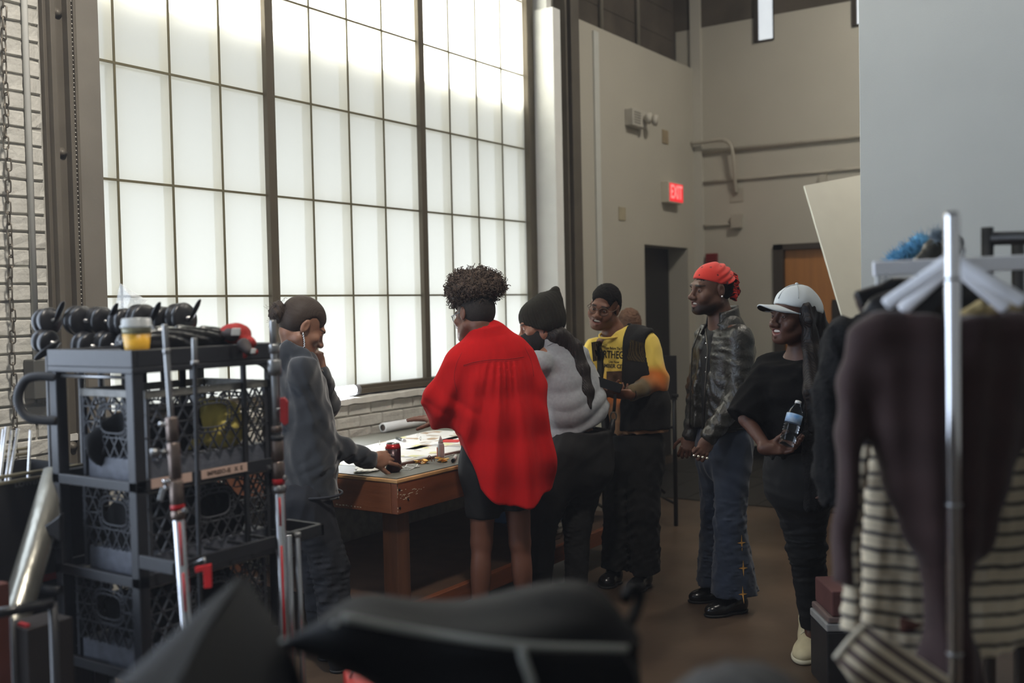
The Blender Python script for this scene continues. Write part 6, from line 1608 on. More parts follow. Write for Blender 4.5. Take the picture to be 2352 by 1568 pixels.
# tape labels along the shelf edge
M_tape = mat('pale_label_tape', srgb(206, 176, 160), .6, var=.06)
for a, b, t in ((345, 438, 'VTR'), (461, 566, 'IMPRESO-IE   X  E')):
    z1 = SHELF[0]-.010
    q0 = onY(a, 1030, CY0-.003); q1 = onY(b, 1010, CY0-.003)
    MB().box((q0[0], CY0-.0035, z1-.014), (q1[0], CY0-.0005, z1+.014)).build('label_tape', M_tape, cart)
    text_obj('lettering', t, .019, frame_M(((q0[0]+q1[0])/2, CY0-.004, z1), (1, 0, 0), (0, 0, 1), (0, -1, 0)), mat('tape_ink', srgb(90, 70, 62), .7), cart, thick=.0004)
# the crates: lattice walls, oval hand holes, solid foot
M_crate = mat('black_crate_plastic', srgb(62, 63, 68), .42, spec=.5, var=.08)
M_crate_rim = mat('scuffed_crate_rim', srgb(128, 126, 120), .42, spec=.5, var=.25, scale=30)
M_crate_foot = mat('grey_scuffed_crate_foot', srgb(96, 99, 108), .5, var=.18, scale=40, bump=.2, bscale=120)
def crate_wall(m, o, ux, L, H, nrm_):
    """lattice wall in the plane through o spanned by ux (length L) and z"""
    o = np.asarray(o, float); ux = np.asarray(ux, float); nn = np.asarray(nrm_, float); t = .0032
    Q = lambda u, v, w=0: o+ux*u+UP*v+nn*w
    z0, z1 = .075, H-.025; hc = (L*.52, H*.66); hw, hh = .062, .038
    def bar(a, b, wd=.0018):
        A = Q(*a); B = Q(*b); d = B-A; ln = np.linalg.norm(d)
        if ln < .006: return
        d = d/ln; s = np.cross(nn, d); m.obox((A+B)/2, d*ln/2, s*wd, nn*t)
    def outside(u, v): return ((u-hc[0])/(hw+.016))**4+((v-hc[1])/(hh+.016))**4 > 1
    def clipbar(a, b):
        n = 26; run = None
        for i in range(n+1):
            s = i/n; u = a[0]+(b[0]-a[0])*s; v = a[1]+(b[1]-a[1])*s
            ok = outside(u, v) and .004 < u < L-.004 and z0 <= v <= z1
            if ok and run is None: run = (u, v)
            if (not ok or i == n) and run is not None:
                bar(run, (u, v)); run = None
    st = .046; slope = 1.6
    for k in range(-8, 16):
        u0 = k*st
        clipbar((u0, z0), (u0+(z1-z0)/slope, z1)); clipbar((u0, z0), (u0-(z1-z0)/slope, z1))
    for v in (.135, H*.64, H-.055): clipbar((0, v), (L, v))
    # reinforced oval hand hole
    for (a, b) in ((hw, hh), (hw+.015, hh+.014)):
        pts = [Q(hc[0]+a*np.sign(math.cos(x))*abs(math.cos(x))**.6, hc[1]+b*np.sign(math.sin(x))*abs(math.sin(x))**.6) for x in np.linspace(0, 2*math.pi, 25)[:-1]]
        m.tube(pts, .0030, 4, closed=True)
    for x in np.linspace(0, 2*math.pi, 27)[:-1]:
        c, s = math.cos(x), math.sin(x); f = lambda a, b: (hc[0]+a*np.sign(c)*abs(c)**.6, hc[1]+b*np.sign(s)*abs(s)**.6)
        bar(f(hw, hh), f(hw+.015, hh+.014), .0012)
    # corner loops near the foot
    for u in (.016, L-.016):
        m.tube([Q(u+.010*math.cos(x), .11+.030*math.sin(x)) for x in np.linspace(0, 2*math.pi, 13)[:-1]], .0018, 4, closed=True)
def make_crate(label, x0, y0, z0, LX=.485, LY=.275, H=.285):
    c = thing('milk_crate', label, 'crate', (x0+LX/2, y0+LY/2, z0), group='black milk crates in the cart')
    r = .013
    MB().box((x0, y0, z0+H-.024), (x0+LX, y0+r, z0+H)).box((x0, y0+LY-r, z0+H-.024), (x0+LX, y0+LY, z0+H)).box((x0, y0+r, z0+H-.024), (x0+r, y0+LY-r, z0+H)).box((x0+LX-r, y0+r, z0+H-.024), (x0+LX, y0+LY-r, z0+H)).build('rim', M_crate_rim, c, bevel=.003)
    MB().box((x0+.012, y0+.012, z0), (x0+LX-.012, y0+LY-.012, z0+.075)).build('foot', M_crate_foot, c, bevel=.006)
    for x in (x0+.003, x0+LX-.015):
        for y in (y0+.003, y0+LY-.015): MB().box((x, y, z0+.01), (x+.012, y+.012, z0+H-.02)).build('corner_post', M_crate, c)
    for nm, o, ux, L, n in (('lattice_end', (x0+.006, y0, z0), (0, 1, 0), LY, (1, 0, 0)), ('lattice_end', (x0+LX-.006, y0, z0), (0, 1, 0), LY, (1, 0, 0)), ('lattice_side', (x0, y0+.006, z0), (1, 0, 0), LX, (0, 1, 0)), ('lattice_side', (x0, y0+LY-.006, z0), (1, 0, 0), LX, (0, 1, 0))):
        m = MB(); crate_wall(m, o, ux, L, H, n); q = m.build(nm, M_crate, c); q['kind'] = 'stuff'
    return c
make_crate('black milk crate holding yellow cloth on the top shelf of the cart', CX0+.055, CY0+.020, SHELF[0]-.021, LY=.325)
make_crate('black milk crate on the middle shelf of the cart', CX0+.050, CY0+.016, SHELF[1]-.021, LY=.330)
make_crate('black milk crate on the lowest visible shelf of the cart', CX0+.020, CY0+.010, SHELF[2]-.021, LY=.345, H=.290)
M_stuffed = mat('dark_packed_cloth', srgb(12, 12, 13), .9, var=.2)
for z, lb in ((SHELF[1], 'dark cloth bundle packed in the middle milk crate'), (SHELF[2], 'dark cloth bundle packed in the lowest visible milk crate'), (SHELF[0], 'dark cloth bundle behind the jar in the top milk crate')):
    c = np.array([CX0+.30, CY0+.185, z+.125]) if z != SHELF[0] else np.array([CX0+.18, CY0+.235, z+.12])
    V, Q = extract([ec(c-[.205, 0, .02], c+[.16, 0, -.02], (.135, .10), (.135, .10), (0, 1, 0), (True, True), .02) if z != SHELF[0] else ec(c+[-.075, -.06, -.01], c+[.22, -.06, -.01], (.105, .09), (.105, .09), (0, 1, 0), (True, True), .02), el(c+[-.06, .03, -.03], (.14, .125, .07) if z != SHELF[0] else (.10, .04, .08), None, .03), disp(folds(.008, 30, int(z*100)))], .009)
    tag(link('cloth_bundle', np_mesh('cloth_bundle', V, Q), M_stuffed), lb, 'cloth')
V, Q = extract([el((2.27, CY0+.13, SHELF[0]+.12), (.10, .105, .095), None, .02), el((2.16, CY0+.16, SHELF[0]+.09), (.10, .09, .05), None, .03), disp(folds(.010, 40, 6, (1, 1, 1)))], .008)
tag(link('yellow_cloth', np_mesh('yellow_cloth', V, Q), mat('yellow_work_cloth', srgb(196, 178, 92), .9, var=.1)), 'bundle of yellow cloth inside the top milk crate', 'cloth')
jar = thing('silver_jar', 'dull silver jar inside the top milk crate', 'jar', (CX0+.16, CY0+.16, SHELF[0]+.054))
jp = np.array([CX0+.17, CY0+.15, SHELF[0]+.054]); MB().lathe([(.050, 0), (.054, .01), (.054, .12), (.044, .135)], jp, n=20).build('jar_body', mat('frosted_jar', srgb(150, 140, 130), .35, .3), jar); MB().lathe([(.046, .135), (.048, .138), (.048, .155), (0, .157)], jp, n=20).build('lid', M_satin, jar)
# ---- on top of the cart
cp = np.array([*P(318, 800, 3.02)[:2], CZT-.006]); cp[1] = CY0+.062; cp[0] = CX0+.064; k_ = 1.0
cup = thing('drink_cup', 'small cup of yellow drink with a clear lid on top of the cart', 'cup', cp)
MB().lathe([(.034, .001), (.0345, .003), (.0405, .052)], cp, n=26).build('drink', mat('yellow_drink', srgb(222, 168, 44), .35, var=.12, scale=20), cup)
MB().lathe([(.0405, .0525), (.0425, .070)], cp, n=26).build('cup_wall', mat('smoky_cup_plastic', srgb(150, 146, 116), .3, var=.08), cup)
MB().lathe([(.0475, .070), (.048, .075), (.044, .078), (.0425, .096), (.038, .099), (0, .0995)], cp, n=26).build('lid', mat('clear_lid_plastic', srgb(196, 200, 200), .2, trans=.35, alpha=.8, var=.04), cup)
# crumpled dark plastic and a pair of work gloves
tc = np.array([*P(455, 790, 3.28)[:2], CZT-.005]); tx = nrm((CX1-CX0, 0, 0))
def crk(X, Y, Z): return .008*(1-np.abs(np.sin(60*(X*.6+Z*1.4)+2.5*np.sin(31*Y))))+.006*(1-np.abs(np.sin(85*(Y+.4*X)+2*np.sin(40*Z))))-.006
V, Q = extract([el((2.06, CY0+.13, CZT+.020), (.13, .09, .040), None, .03), el((2.20, CY0+.12, CZT+.024), (.14, .08, .034), None, .03), el((2.28, CY0+.14, CZT+.016), (.10, .07, .022), None, .02), plane_cut((0, 0, CZT-.005), (0, 0, -1), .003), disp(crk)], .0045)
tag(link('crumpled_plastic', np_mesh('crumpled_plastic', V, Q), mat('black_glossy_plastic', srgb(34, 33, 33), .18, spec=.8, var=.1)), 'crumpled glossy black plastic sheeting on top of the cart', 'plastic')
gl_ = thing('work_gloves', 'red and grey work gloves hanging over the far end of the cart top', 'glove', (2.40, CY0+.05, CZT))
M_gr = mat('red_glove_knit', srgb(150, 40, 34), .9, var=.15, scale=60, bump=.3, bscale=300); M_gd = mat('dark_grey_glove_palm', srgb(58, 50, 48), .7, var=.2, scale=20); M_gw = mat('white_glove_patch', srgb(196, 196, 190), .8)
def lump(name, ops, m, par, vox=.004): 
    V, Q = extract(ops, vox); o = link(name, np_mesh(name, V, Q), m, par); BVH[o.name] = (V, Q); return o
g1 = P(540, 765, 3.36); g2 = P(566, 796, 3.32)
lump('cuff', [el(g1, (.052, .045, .034), np.stack([RH, FH, UP], 1), .02), rc(g1+RH*.02-UP*.01, P(578, 788, 3.32), .020, .016, .02), disp(folds(.003, 70, 3, (1, 1, 1)))], M_gr, gl_)
lump('palm', [el(g1-FH*.014+UP*-.002, (.042, .035, .026), np.stack([RH, FH, UP], 1), .02), rc(P(560, 792, 3.30), P(572, 806, 3.28), .022, .014, .02), rc(g1-RH*.05-UP*.015, g1-RH*.15-UP*.018, .020, .026, .03)], M_gd, gl_)
for (x, y, w, h, d) in ((542, 762, .014, .012, 3.27), (582, 806, .008, .008, 3.26)):
    q = P(x, y, d); MB().obox(q, RH*w, FH*.003, UP*h+RH*.002).build('patch', M_gw, gl_, bevel=.002)
V, Q = extract([rc(P(560, 800, 3.33), P(586, 808, 3.30), .014, .010, .01), rc(P(566, 806, 3.31), P(562, 820, 3.30), .012, .006, .01)], .004)
link('cuff', np_mesh('cuff', V, Q), M_gr, gl_)
# ---- poles standing in the side tray
def pole(name, label, top, bot, segs, knobs=(), group=None):
    """telescoping stand: segs = (part name, from, to, radius, material) as pixel rows along its line"""
    top = np.asarray(top, float); bot = np.asarray(bot, float); ax = nrm(top-bot)
    fl = bot-ax*((bot[2]-.275)/ax[2]) if bot[2] > .3 else bot
    t = thing(name, label, 'stand', (fl[0], fl[1], fl[2]), group=group)
    yt, yb = proj(top)[1], proj(bot)[1]
    A = lambda y: top+(bot-top)*((y-yt)/(yb-yt))
    for nm, a, b, r, m in segs:
        q0 = A(a); q1 = A(b) if b is not None else fl
        MB().lathe([(r*.86, 0), (r, .003), (r, np.linalg.norm(q0-q1)-.003), (r*.86, np.linalg.norm(q0-q1))], q1, ax, 18).build(nm, m, t)
    for y, dr, l, r, m in knobs:
        q = A(y); d = cdir(*dr); MB().tube([q+d*.014, q+d*(.014+l*.5)], .006, 8).tube([q+d*(.014+l*.5), q+d*(.014+l)], r, 12).build('knob', m, t)
    return t, A
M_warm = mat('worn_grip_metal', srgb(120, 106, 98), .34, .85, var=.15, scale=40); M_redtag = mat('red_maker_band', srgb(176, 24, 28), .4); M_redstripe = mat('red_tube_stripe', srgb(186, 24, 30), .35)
t1, A1 = pole('light_stand', 'tall folded chrome light stand at the near end of the cart tray', P(378, 745, 2.86), P(418, 1300, 2.86),
    [('top_tube', 745, 800, .0075, M_satin), ('spigot', 800, 812, .010, M_satin), ('upper_tube', 812, 966, .0082, M_satin), ('collar', 958, 1012, .0165, M_warm), ('collar', 1016, 1100, .0170, M_warm), ('collar', 1104, 1168, .0190, M_warm), ('red_band', 1156, 1170, .0194, M_redtag), ('collar', 1172, 1192, .0200, M_warm), ('chrome_tube', 1192, None, .0165, M_chrome)],
    [(975, (-1, .1, -.3), .020, .007, M_chrome), (1036, (-1, 0, -.4), .048, .011, M_satin), (1100, (-.8, -.2, -.5), .022, .009, M_chrome), (1122, (-.9, .1, -.2), .018, .009, M_chrome), (1172, (.9, .1, -.4), .016, .008, M_satin)])
q = A1(1128); MB().obox(P(372, 1135, 2.80), RH*.006+UP*.018, FH*.003, RH*.007-UP*.003).build('lever', M_satin, t1, bevel=.002)
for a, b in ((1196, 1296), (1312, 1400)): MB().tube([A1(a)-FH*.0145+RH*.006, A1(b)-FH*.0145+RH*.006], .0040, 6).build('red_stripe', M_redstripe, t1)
t2, A2 = pole('light_stand', 'slim black folded stand in the middle of the cart tray', P(446, 776, 3.00), P(457, 1262, 3.00),
    [('top_tube', 776, 832, .0085, M_satin), ('collar', 828, 838, .012, M_satin), ('tube', 838, None, .0062, M_cart)])
t3, A3 = pole('light_stand', 'tall folded chrome light stand at the far end of the cart tray', P(626, 735, 3.24), P(645, 1240, 3.24),
    [('top_tube', 735, 790, .0105, M_satin), ('collar', 790, 812, .016, M_satin), ('collar', 826, 862, .021, M_satin), ('upper_tube', 800, 985, .0115, M_satin), ('collar', 978, 992, .017, M_warm), ('collar', 1000, 1012, .021, M_cart), ('collar', 1010, 1058, .0195, M_warm), ('collar', 1060, 1100, .019, M_warm), ('red_band', 1098, 1112, .0194, M_redtag), ('collar', 1114, 1132, .0215, M_satin), ('chrome_tube', 1130, None, .0165, M_chrome)],
    [(1075, (-.9, 0, -.4), .020, .012, M_cart), (1100, (.9, .2, -.3), .014, .008, M_satin)])
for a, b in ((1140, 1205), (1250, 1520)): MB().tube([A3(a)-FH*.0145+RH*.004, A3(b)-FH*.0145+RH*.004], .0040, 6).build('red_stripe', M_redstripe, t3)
t4, A4 = pole('light_stand', 'thin chrome stand leg behind the far light stand under the tray', P(682, 1225, 3.30), P(690, 1400, 3.30), [('tube', 1225, None, .010, M_chrome), ('cap', 1222, 1234, .013, M_satin)])
t5, A5 = pole('light_stand', 'slim dark stand leg nearest to the hoodie under the tray', P(662, 1228, 3.26), P(668, 1400, 3.26), [('tube', 1228, None, .011, M_chrome)])
rcp = thing('red_clamp_handle', 'red clamp handle beside the far light stand', 'clamp', P(650, 945, 3.22))
MB().prism([P(642, 914, 3.22), P(652, 912, 3.22), P(660, 922, 3.22), P(660, 974, 3.22), P(653, 978, 3.22), P(643, 968, 3.22)], FH*.018).build('handle', mat('red_clamp_plastic', srgb(150, 30, 32), .5), rcp, bevel=.003)
MB().tube([P(643, 940, 3.23), P(632, 940, 3.24)], .006, 8).build('pin', M_satin, rcp)
rb = thing('red_bracket', 'bright red bracket hanging under the cart tray', 'bracket', P(480, 1320, 2.92))
MB().prism([P(447, 1303, 2.92), P(484, 1295, 2.92), P(485, 1350, 2.92), P(468, 1352, 2.92), P(466, 1312, 2.92), P(448, 1316, 2.92)], FH*.012).build('plate', mat('red_bracket_paint', srgb(196, 30, 34), .45), rb, bevel=.002)
MB().tube([P(470, 1300, 2.925), P(470, 1282, 2.925), np.array([P(470, 1286, 2.925)[0], CY0-.158, TZc-.012])], .004, 8).build('hook', M_satin, rb)
# ---- rolling stands with grip heads behind the cart
M_hb = mat('black_knuckle', srgb(26, 26, 28), .33, spec=.6, var=.1)
def grip_head(par, c, ax, r, handle=None):
    ax = nrm(ax); c = np.asarray(c, float)
    MB().lathe([(r*.5, -.030), (r*.92, -.026), (r, -.020), (r, -.006), (r*.86, -.002), (r*.86, .002), (r, .006), (r, .020), (r*.92, .026), (r*.4, .030)], c, ax, 26).build('grip_disc', M_hb, par)
    MB().lathe([(.010, -.052), (.010, -.028), (.007, -.02), (.007, .045)], c, ax, 10).build('axle', M_satin, par)
    if handle is not None:
        h = nrm(handle); e = c+ax*.050
        MB().rings([[e+h*u+w*(math.cos(t)*nrm(np.cross(h, ax))+.6*math.sin(t)*ax) for t in np.linspace(0, 2*math.pi, 13)[:-1]] for u, w in ((-.012, .010), (.02, .014), (.05, .015), (.075, .011), (.085, .005))]).build('t_handle', M_hb, par)
hs = [(108, 738, 784, 3.50, 31), (182, 736, 792, 3.50, 34), (228, 737, 790, 3.52, 33), (282, 742, 792, 3.50, 34), (325, 736, 790, 3.50, 38), (372, 737, 792, 3.52, 34), (415, 733, 790, 3.52, 38)]
hl_names = ['leftmost of the row', 'second from the left of the row', 'third from the left of the row', 'middle one of the row', 'third from the right of the row, behind the cup', 'second from the right of the row', 'rightmost of the row']
for k, (x, y, y2, d, r) in enumerate(hs):
    top = P(x-6, y-30, d); bs = on_floor(P(x+6, 900, d))
    st_ = thing('grip_stand', 'black grip stand behind the cart, '+hl_names[k], 'stand', bs, group='grip stands behind the cart')
    MB().tube([np.array([*P(x, y, d)[:2], .06]), P(x, y-8, d)], .0115, 12).build('column', M_hb, st_)
    for a in (0, 2.1, 4.2):
        dv = np.array([math.cos(a+k), math.sin(a+k), 0]); MB().tube([bs+UP*.22, bs+dv*.10+UP*.20, bs+dv*.16+UP*.012], .010, 8).build('leg', M_hb, st_)
    ax = cdir(.86-.10*math.sin(k*1.7), .10*math.cos(k*2), -.45)
    grip_head(st_, P(x, y, d), ax, r*d/FPX, cdir(.2, .3, -.2) if k % 2 == 0 else None)
    grip_head(st_, P(x+(14 if k else -4), y2, d-.04), cdir(.90, -.15, -.40), (r-4)*d/FPX, cdir(-.75, -.6, -.2) if k in (0, 3, 5) else None)
MB_ = MB()
# clear plastic bag peeking over
pb = [P(275, 650, 3.75), P(338, 690, 3.75), P(322, 712, 3.72), P(262, 706, 3.78), P(300, 680, 3.66), P(290, 716, 3.70), P(268, 690, 3.80)]
o = MB().add(pb, [(0, 4, 1), (1, 4, 2), (2, 4, 5), (5, 4, 3), (3, 4, 6), (6, 4, 0), (0, 1, 6), (1, 2, 3), (1, 3, 6), (2, 5, 3)]).build('plastic_bag', mat('clear_thin_plastic', srgb(232, 232, 228), .15, alpha=.32, spec=.7, var=.05))
sb_ = o.modifiers.new('subdivide', 'SUBSURF'); sb_.levels = sb_.render_levels = 3; sb_.subdivision_type = 'SIMPLE'
tx_ = bpy.data.textures.new('crumple', 'CLOUDS'); tx_.noise_scale = .03; dm = o.modifiers.new('crumple', 'DISPLACE'); dm.texture = tx_; dm.strength = .010; dm.mid_level = .5
tag(o, 'clear plastic bag standing up behind the row of grip heads', 'bag')
o2 = MB().tube([P(300, 712, 3.72), P(300, 760, 3.72), np.array([*P(300, 760, 3.72)[:2], 1.2])], .004, 6)
# ---- case full of tubes at the far left
ca = onZ(0, 1078, 1.10); 
c0 = P(2, 1072, 3.05); c1 = P(124, 1062, 3.42); zt = 1.125
case = thing('road_case', 'black case with metal edges left of the cart holding a bundle of tubes', 'case', (1.90, 3.35, 0))
KX0, KX1, KY0, KY1 = 1.50, 2.16, 3.16, 3.62
M_case = mat('black_case_laminate', srgb(24, 24, 25), .5, var=.12, scale=10)
M_al = mat('aluminium_case_edge', srgb(150, 142, 118), .34, .85, var=.1)
cs = MB().box((KX0, KY0, .06), (KX1, KY0+.012, zt-.03)).box((KX0, KY1-.012, .06), (KX1, KY1, zt-.03)).box((KX0, KY0, .06), (KX0+.012, KY1, zt-.03)).box((KX1-.012, KY0, .06), (KX1, KY1, zt-.03)).box((KX0, KY0, .05), (KX1, KY1, .07))
cs.build('shell', M_case, case)
for z in (zt-.012, zt-.032):
    MB().box((KX0-.004, KY0-.004, z-.005), (KX1+.004, KY0+.014, z+.005)).build('edge_trim', M_al, case, bevel=.002)
    MB().box((KX0-.004, KY1-.014, z+.02-.005), (KX1+.004, KY1+.004, z+.02+.005)).build('edge_trim', M_al, case, bevel=.002)
for z in (.75,): MB().box((KX0-.002, KY0-.004, z), (KX1, KY0, z+.022)).build('red_strap', mat('red_case_strap', srgb(120, 24, 28), .7), case)
tl = onY(68, 1108, KY0-.002)
text_obj('lettering', 'LOWERS', .026, frame_M((tl[0], KY0-.0025, tl[2]), (1, 0, 0), (0, 0, 1), (0, -1, 0)), mat('faded_case_lettering', srgb(92, 92, 94), .7), case, thick=.0004)
for x in (KX0+.06, KX1-.06):
    for y in (KY0+.06, KY1-.06): MB().tube([(x-.015, y, .03), (x+.015, y, .03)], .03, 12).build('caster', M_rubber, case)
tubs = [((0, 1062), (8, 985), .0045), ((6, 1050), (15, 980), .0055), ((20, 1046), (27, 988), .0042), ((30, 1048), (41, 984), .005), ((65, 1085), (70, 988), .0045), ((-14, 1060), (-6, 985), .008)]
tl_ = ['at the left edge of the picture', 'second from the left, the tallest', 'dull one behind the chain', 'leaning one right of the chain', 'upright one standing apart near the cart', 'just outside the others']
for k, (a, b, r) in enumerate(tubs[:5]):
    d = 3.42; A = P(*a, d); B = P(*b, d+.03); ax = nrm(B-A); A0 = A-ax*((A[2]-.10)/ax[2])
    tag(MB().tube([A0, B], r, 12).build('steel_tube', M_chrome), 'steel tube standing in the black case, '+tl_[k], 'tube', 'steel tubes in the black case')
# big silver roll leaning in front of the case
A = P(134, 1085, 3.30); B = P(14, 1490, 3.02); ax = nrm(A-B); B0 = B-ax*((B[2]-.05)/ax[2]); 
sr = thing('silver_roll', 'large silver foil roll leaning left of the cart', 'roll', (B0[0], B0[1], 0))
M_foil = mat('silver_foil', srgb(150, 148, 138), .3, .8, var=.12, scale=10, bump=.3, bscale=20, stretch=(1, 1, .2))
MB().lathe([(.042, 0), (.0455, .004), (.0455, np.linalg.norm(A-B0)), (.040, np.linalg.norm(A-B0)+.002)], B0, ax, 24).build('foil_tube', M_foil, sr)
# base of a rolling stand, crate and rods low on the left
bs_ = thing('dolly', 'low black dolly frame at the bottom left corner', 'dolly', (1.45, 2.55, 0))
a0, a1 = P(-60, 1412, 2.6), P(122, 1390, 2.72); a0[2] = a1[2] = (a0[2]+a1[2])/2
MB().tube([a0, a1], .014, 10).build('cross_bar', M_hb, bs_); 
p0 = P(28, 1418, 2.62); MB().tube([p0, [p0[0], p0[1], .02]], .006, 8).build('rod', M_hb, bs_)
p1 = P(-20, 1412, 2.61); MB().tube([p1, [p1[0], p1[1], .02]], .012, 8).build('rod', M_hb, bs_)
p2 = a1; MB().tube([p2, [p2[0], p2[1], .02]], .012, 8).build('rod', M_hb, bs_)
bx = P(82, 1465, 2.95); tag(MB().box((bx[0]-.06, bx[1]-.06, .02), (bx[0]+.08, bx[1]+.06, bx[2]+.05)).build('brown_carton', mat('brown_carton_board', srgb(32, 25, 20), .8), bevel=.004), 'brown carton on the floor behind the silver roll', 'carton')
rx = P(55, 1455, 2.90); tag(MB().box((rx[0]-.007, rx[1]-.02, .002), (rx[0]+.007, rx[1]+.02, rx[2]+.03)).build('red_sandbag_strap', mat('red_webbing', srgb(170, 34, 40), .7)), 'red webbing strap standing beside the brown carton', 'strap')
ox = P(2, 1370, 2.9); tag(MB().box((ox[0]-.05, ox[1]-.02, .002), (ox[0]+.015, ox[1]+.02, ox[2]+.04)).build('orange_board', mat('orange_board_paint', srgb(84, 40, 26), .6), bevel=.003), 'orange board standing at the left edge of the picture', 'board')
cl = thing('black_clamp', 'black clamp gripping the cart end above its lower handle', 'clamp', P(118, 1215, 3.15))
MB().prism([P(140, 1178, 3.17), P(118, 1196, 3.17), P(92, 1212, 3.17), P(92, 1230, 3.17), P(112, 1230, 3.17), P(140, 1248, 3.17)], FH*.03).build('jaw', M_hb, cl, bevel=.006)
# ------------------------------------------------------------------ soft cases in the foreground
M_nyl = mat('black_nylon', srgb(17, 17, 18), .7, spec=.25, var=.15, scale=8, bump=.2, bscale=300)
M_pip = mat('grey_piping', srgb(150, 150, 144), .6, var=.06)
def patch(rows, nu=8, nv=8, wob=0.0, seed=0):
    """smooth sheet through a grid of points"""
    R = [spline(r, nu) for r in rows]; G = [spline([R[i][k] for i in range(len(R))], nv) for k in range(len(R[0]))]
    G = np.array(G)
    if wob:
        r = np.random.RandomState(seed)
        for _ in range(3):
            k = r.normal(size=3)*14; ph = r.uniform(0, 6); G = G+wob*np.sin(G@k+ph)[..., None]*nrm(r.normal(size=3)+UP)
    n, m = G.shape[:2]
    return G.reshape(-1, 3), [(i*m+j, i*m+j+1, (i+1)*m+j+1, (i+1)*m+j) for i in range(n-1) for j in range(m-1)], G
bag = thing('equipment_bag', 'large black nylon equipment bag with grey piping across the foreground', 'bag', (*P(1080, 1480, 1.56)[:2], 0))
D0 = 1.60
rowsB = [[P(x, y, D0+d) for x, y, d in r] for r in (
    ((735, 1512, .20), (850, 1562, .28), (1060, 1640, .34), (1330, 1640, .36), (1480, 1640, .24)),
    ((712, 1472, .10), (830, 1392, .12), (1060, 1404, .15), (1330, 1366, .16), (1462, 1462, .12)),
    ((705, 1460, .03), (822, 1366, .02), (1055, 1384, .03), (1332, 1346, .04), (1466, 1448, .04)),
    ((672, 1468, -.03), (800, 1398, -.06), (1040, 1424, -.06), (1330, 1420, -.05), (1476, 1472, .0)),
    ((648, 1474, -.08), (786, 1422, -.14), (980, 1458, -.12), (1195, 1486, -.13), (1440, 1494, -.05)),
    ((672, 1490, -.08), (800, 1500, -.15), (985, 1530, -.13), (1205, 1540, -.14), (1460, 1540, -.07)),
    ((730, 1514, -.04), (840, 1560, -.10), (990, 1640, -.12), (1230, 1660, -.13), (1470, 1640, -.06)),
    ((740, 1518, .08), (850, 1566, .10), (1000, 1690, .04), (1240, 1700, .04), (1470, 1680, .05)))]
V, F_, G = patch(rowsB, 8, 6, .004, 2)
mb = MB().add(V, F_); n_, m_ = G.shape[:2]
for i in (0, n_-1):
    mb.add([G[i, j] for j in range(m_)], [tuple(range(m_))])
shell = mb.build('shell', M_nyl, bag, smooth=True)
sd = shell.modifiers.new('subdivide', 'SUBSURF'); sd.levels = sd.render_levels = 1
pp = [rowsB[4][k]+(rowsB[4][k]-CC)*-.006+UP*.003 for k in range(5)]
MB().tube(spline(pp[1:], 10), .0055, 8).build('piping', M_pip, bag)
MB().tube(spline([rowsB[4][0], P(700, 1468, D0-.105), P(745, 1452, D0-.13), P(775, 1430, D0-.145)], 8), .0045, 8).build('piping', M_pip, bag)
MB().tube(spline([pp[3], P(1205, 1520, D0-.152), P(1222, 1572, D0-.155), P(1232, 1650, D0-.15)], 8), .0065, 8).build('piping', M_pip, bag)
MB().tube(spline([P(1440, 1445, D0+.06), P(1462, 1400, D0+.10), P(1470, 1365, D0+.12), P(1452, 1350, D0+.12), P(1436, 1376, D0+.1)], 6), .010, 8).build('grab_handle', M_nyl, bag)
bz = rowsB[7][2][2]-.01
b0, b1, b2, b3 = [on_floor(P(x, 1600, d)) for x, d in ((920, 1.62), (1420, 1.64), (1400, 1.78), (930, 1.76))]
mb = MB(); mb.prism([q+UP*.0 for q in (b0, b1, b2, b3)], UP*(bz+.03)); stb = mb.build('flight_case', M_case, bevel=.01); tag(stb, 'black flight case standing under the large black nylon bag', 'case')
# corner of a second soft case, its flap folded up
flap = thing('soft_case', 'black soft case with a raised folded corner in front of the cart', 'case', (*P(480, 1500, 1.5)[:2], 0))
ap = P(550, 1326, 1.66); l0 = P(262, 1575, 1.34); l1 = P(398, 1580, 1.30); r1 = P(705, 1600, 1.52); bk = P(600, 1600, 1.75); lb = P(240, 1600, 1.50)
rowsF = [[lb, (lb*.55+ap*.45)+FH*.02, ap+FH*.03], [l0, l0*.5+ap*.5-UP*.004, ap-RH*.004], [l1, l1*.5+ap*.5, ap+RH*.003-FH*.004]]
V, F_, G = patch(rowsF, 8, 8, .003, 5); MB().add(V, F_).build('flap', M_nyl, flap, smooth=True)
rowsG = [[l1, l1*.5+ap*.5, ap+RH*.003-FH*.004], [(l1+r1)/2-UP*.02-FH*.03, (l1+r1)*.25+ap*.5-FH*.02, ap+RH*.006], [r1, r1*.5+ap*.5+RH*.02, ap+RH*.012], [bk, bk*.5+ap*.5, ap+FH*.03], [lb, (lb*.55+ap*.45)+FH*.02, ap+FH*.03]]
V, F_, G = patch(rowsG, 6, 6, .003, 6); MB().add(V, F_).build('side', mat('black_nylon_matte', srgb(24, 24, 25), .8, var=.1), flap, smooth=True)
ring = [lb, l0, l1, (l1+r1)/2-UP*.02-FH*.03, r1, bk]
mb = MB(); nn = len(ring); mb.add([q for q in ring]+[on_floor(q) for q in ring], [(i, (i+1) % nn, (i+1) % nn+nn, i+nn) for i in range(nn)]+[tuple(range(2*nn-1, nn-1, -1))]); mb.build('body', MATS['black_nylon_matte'], flap)
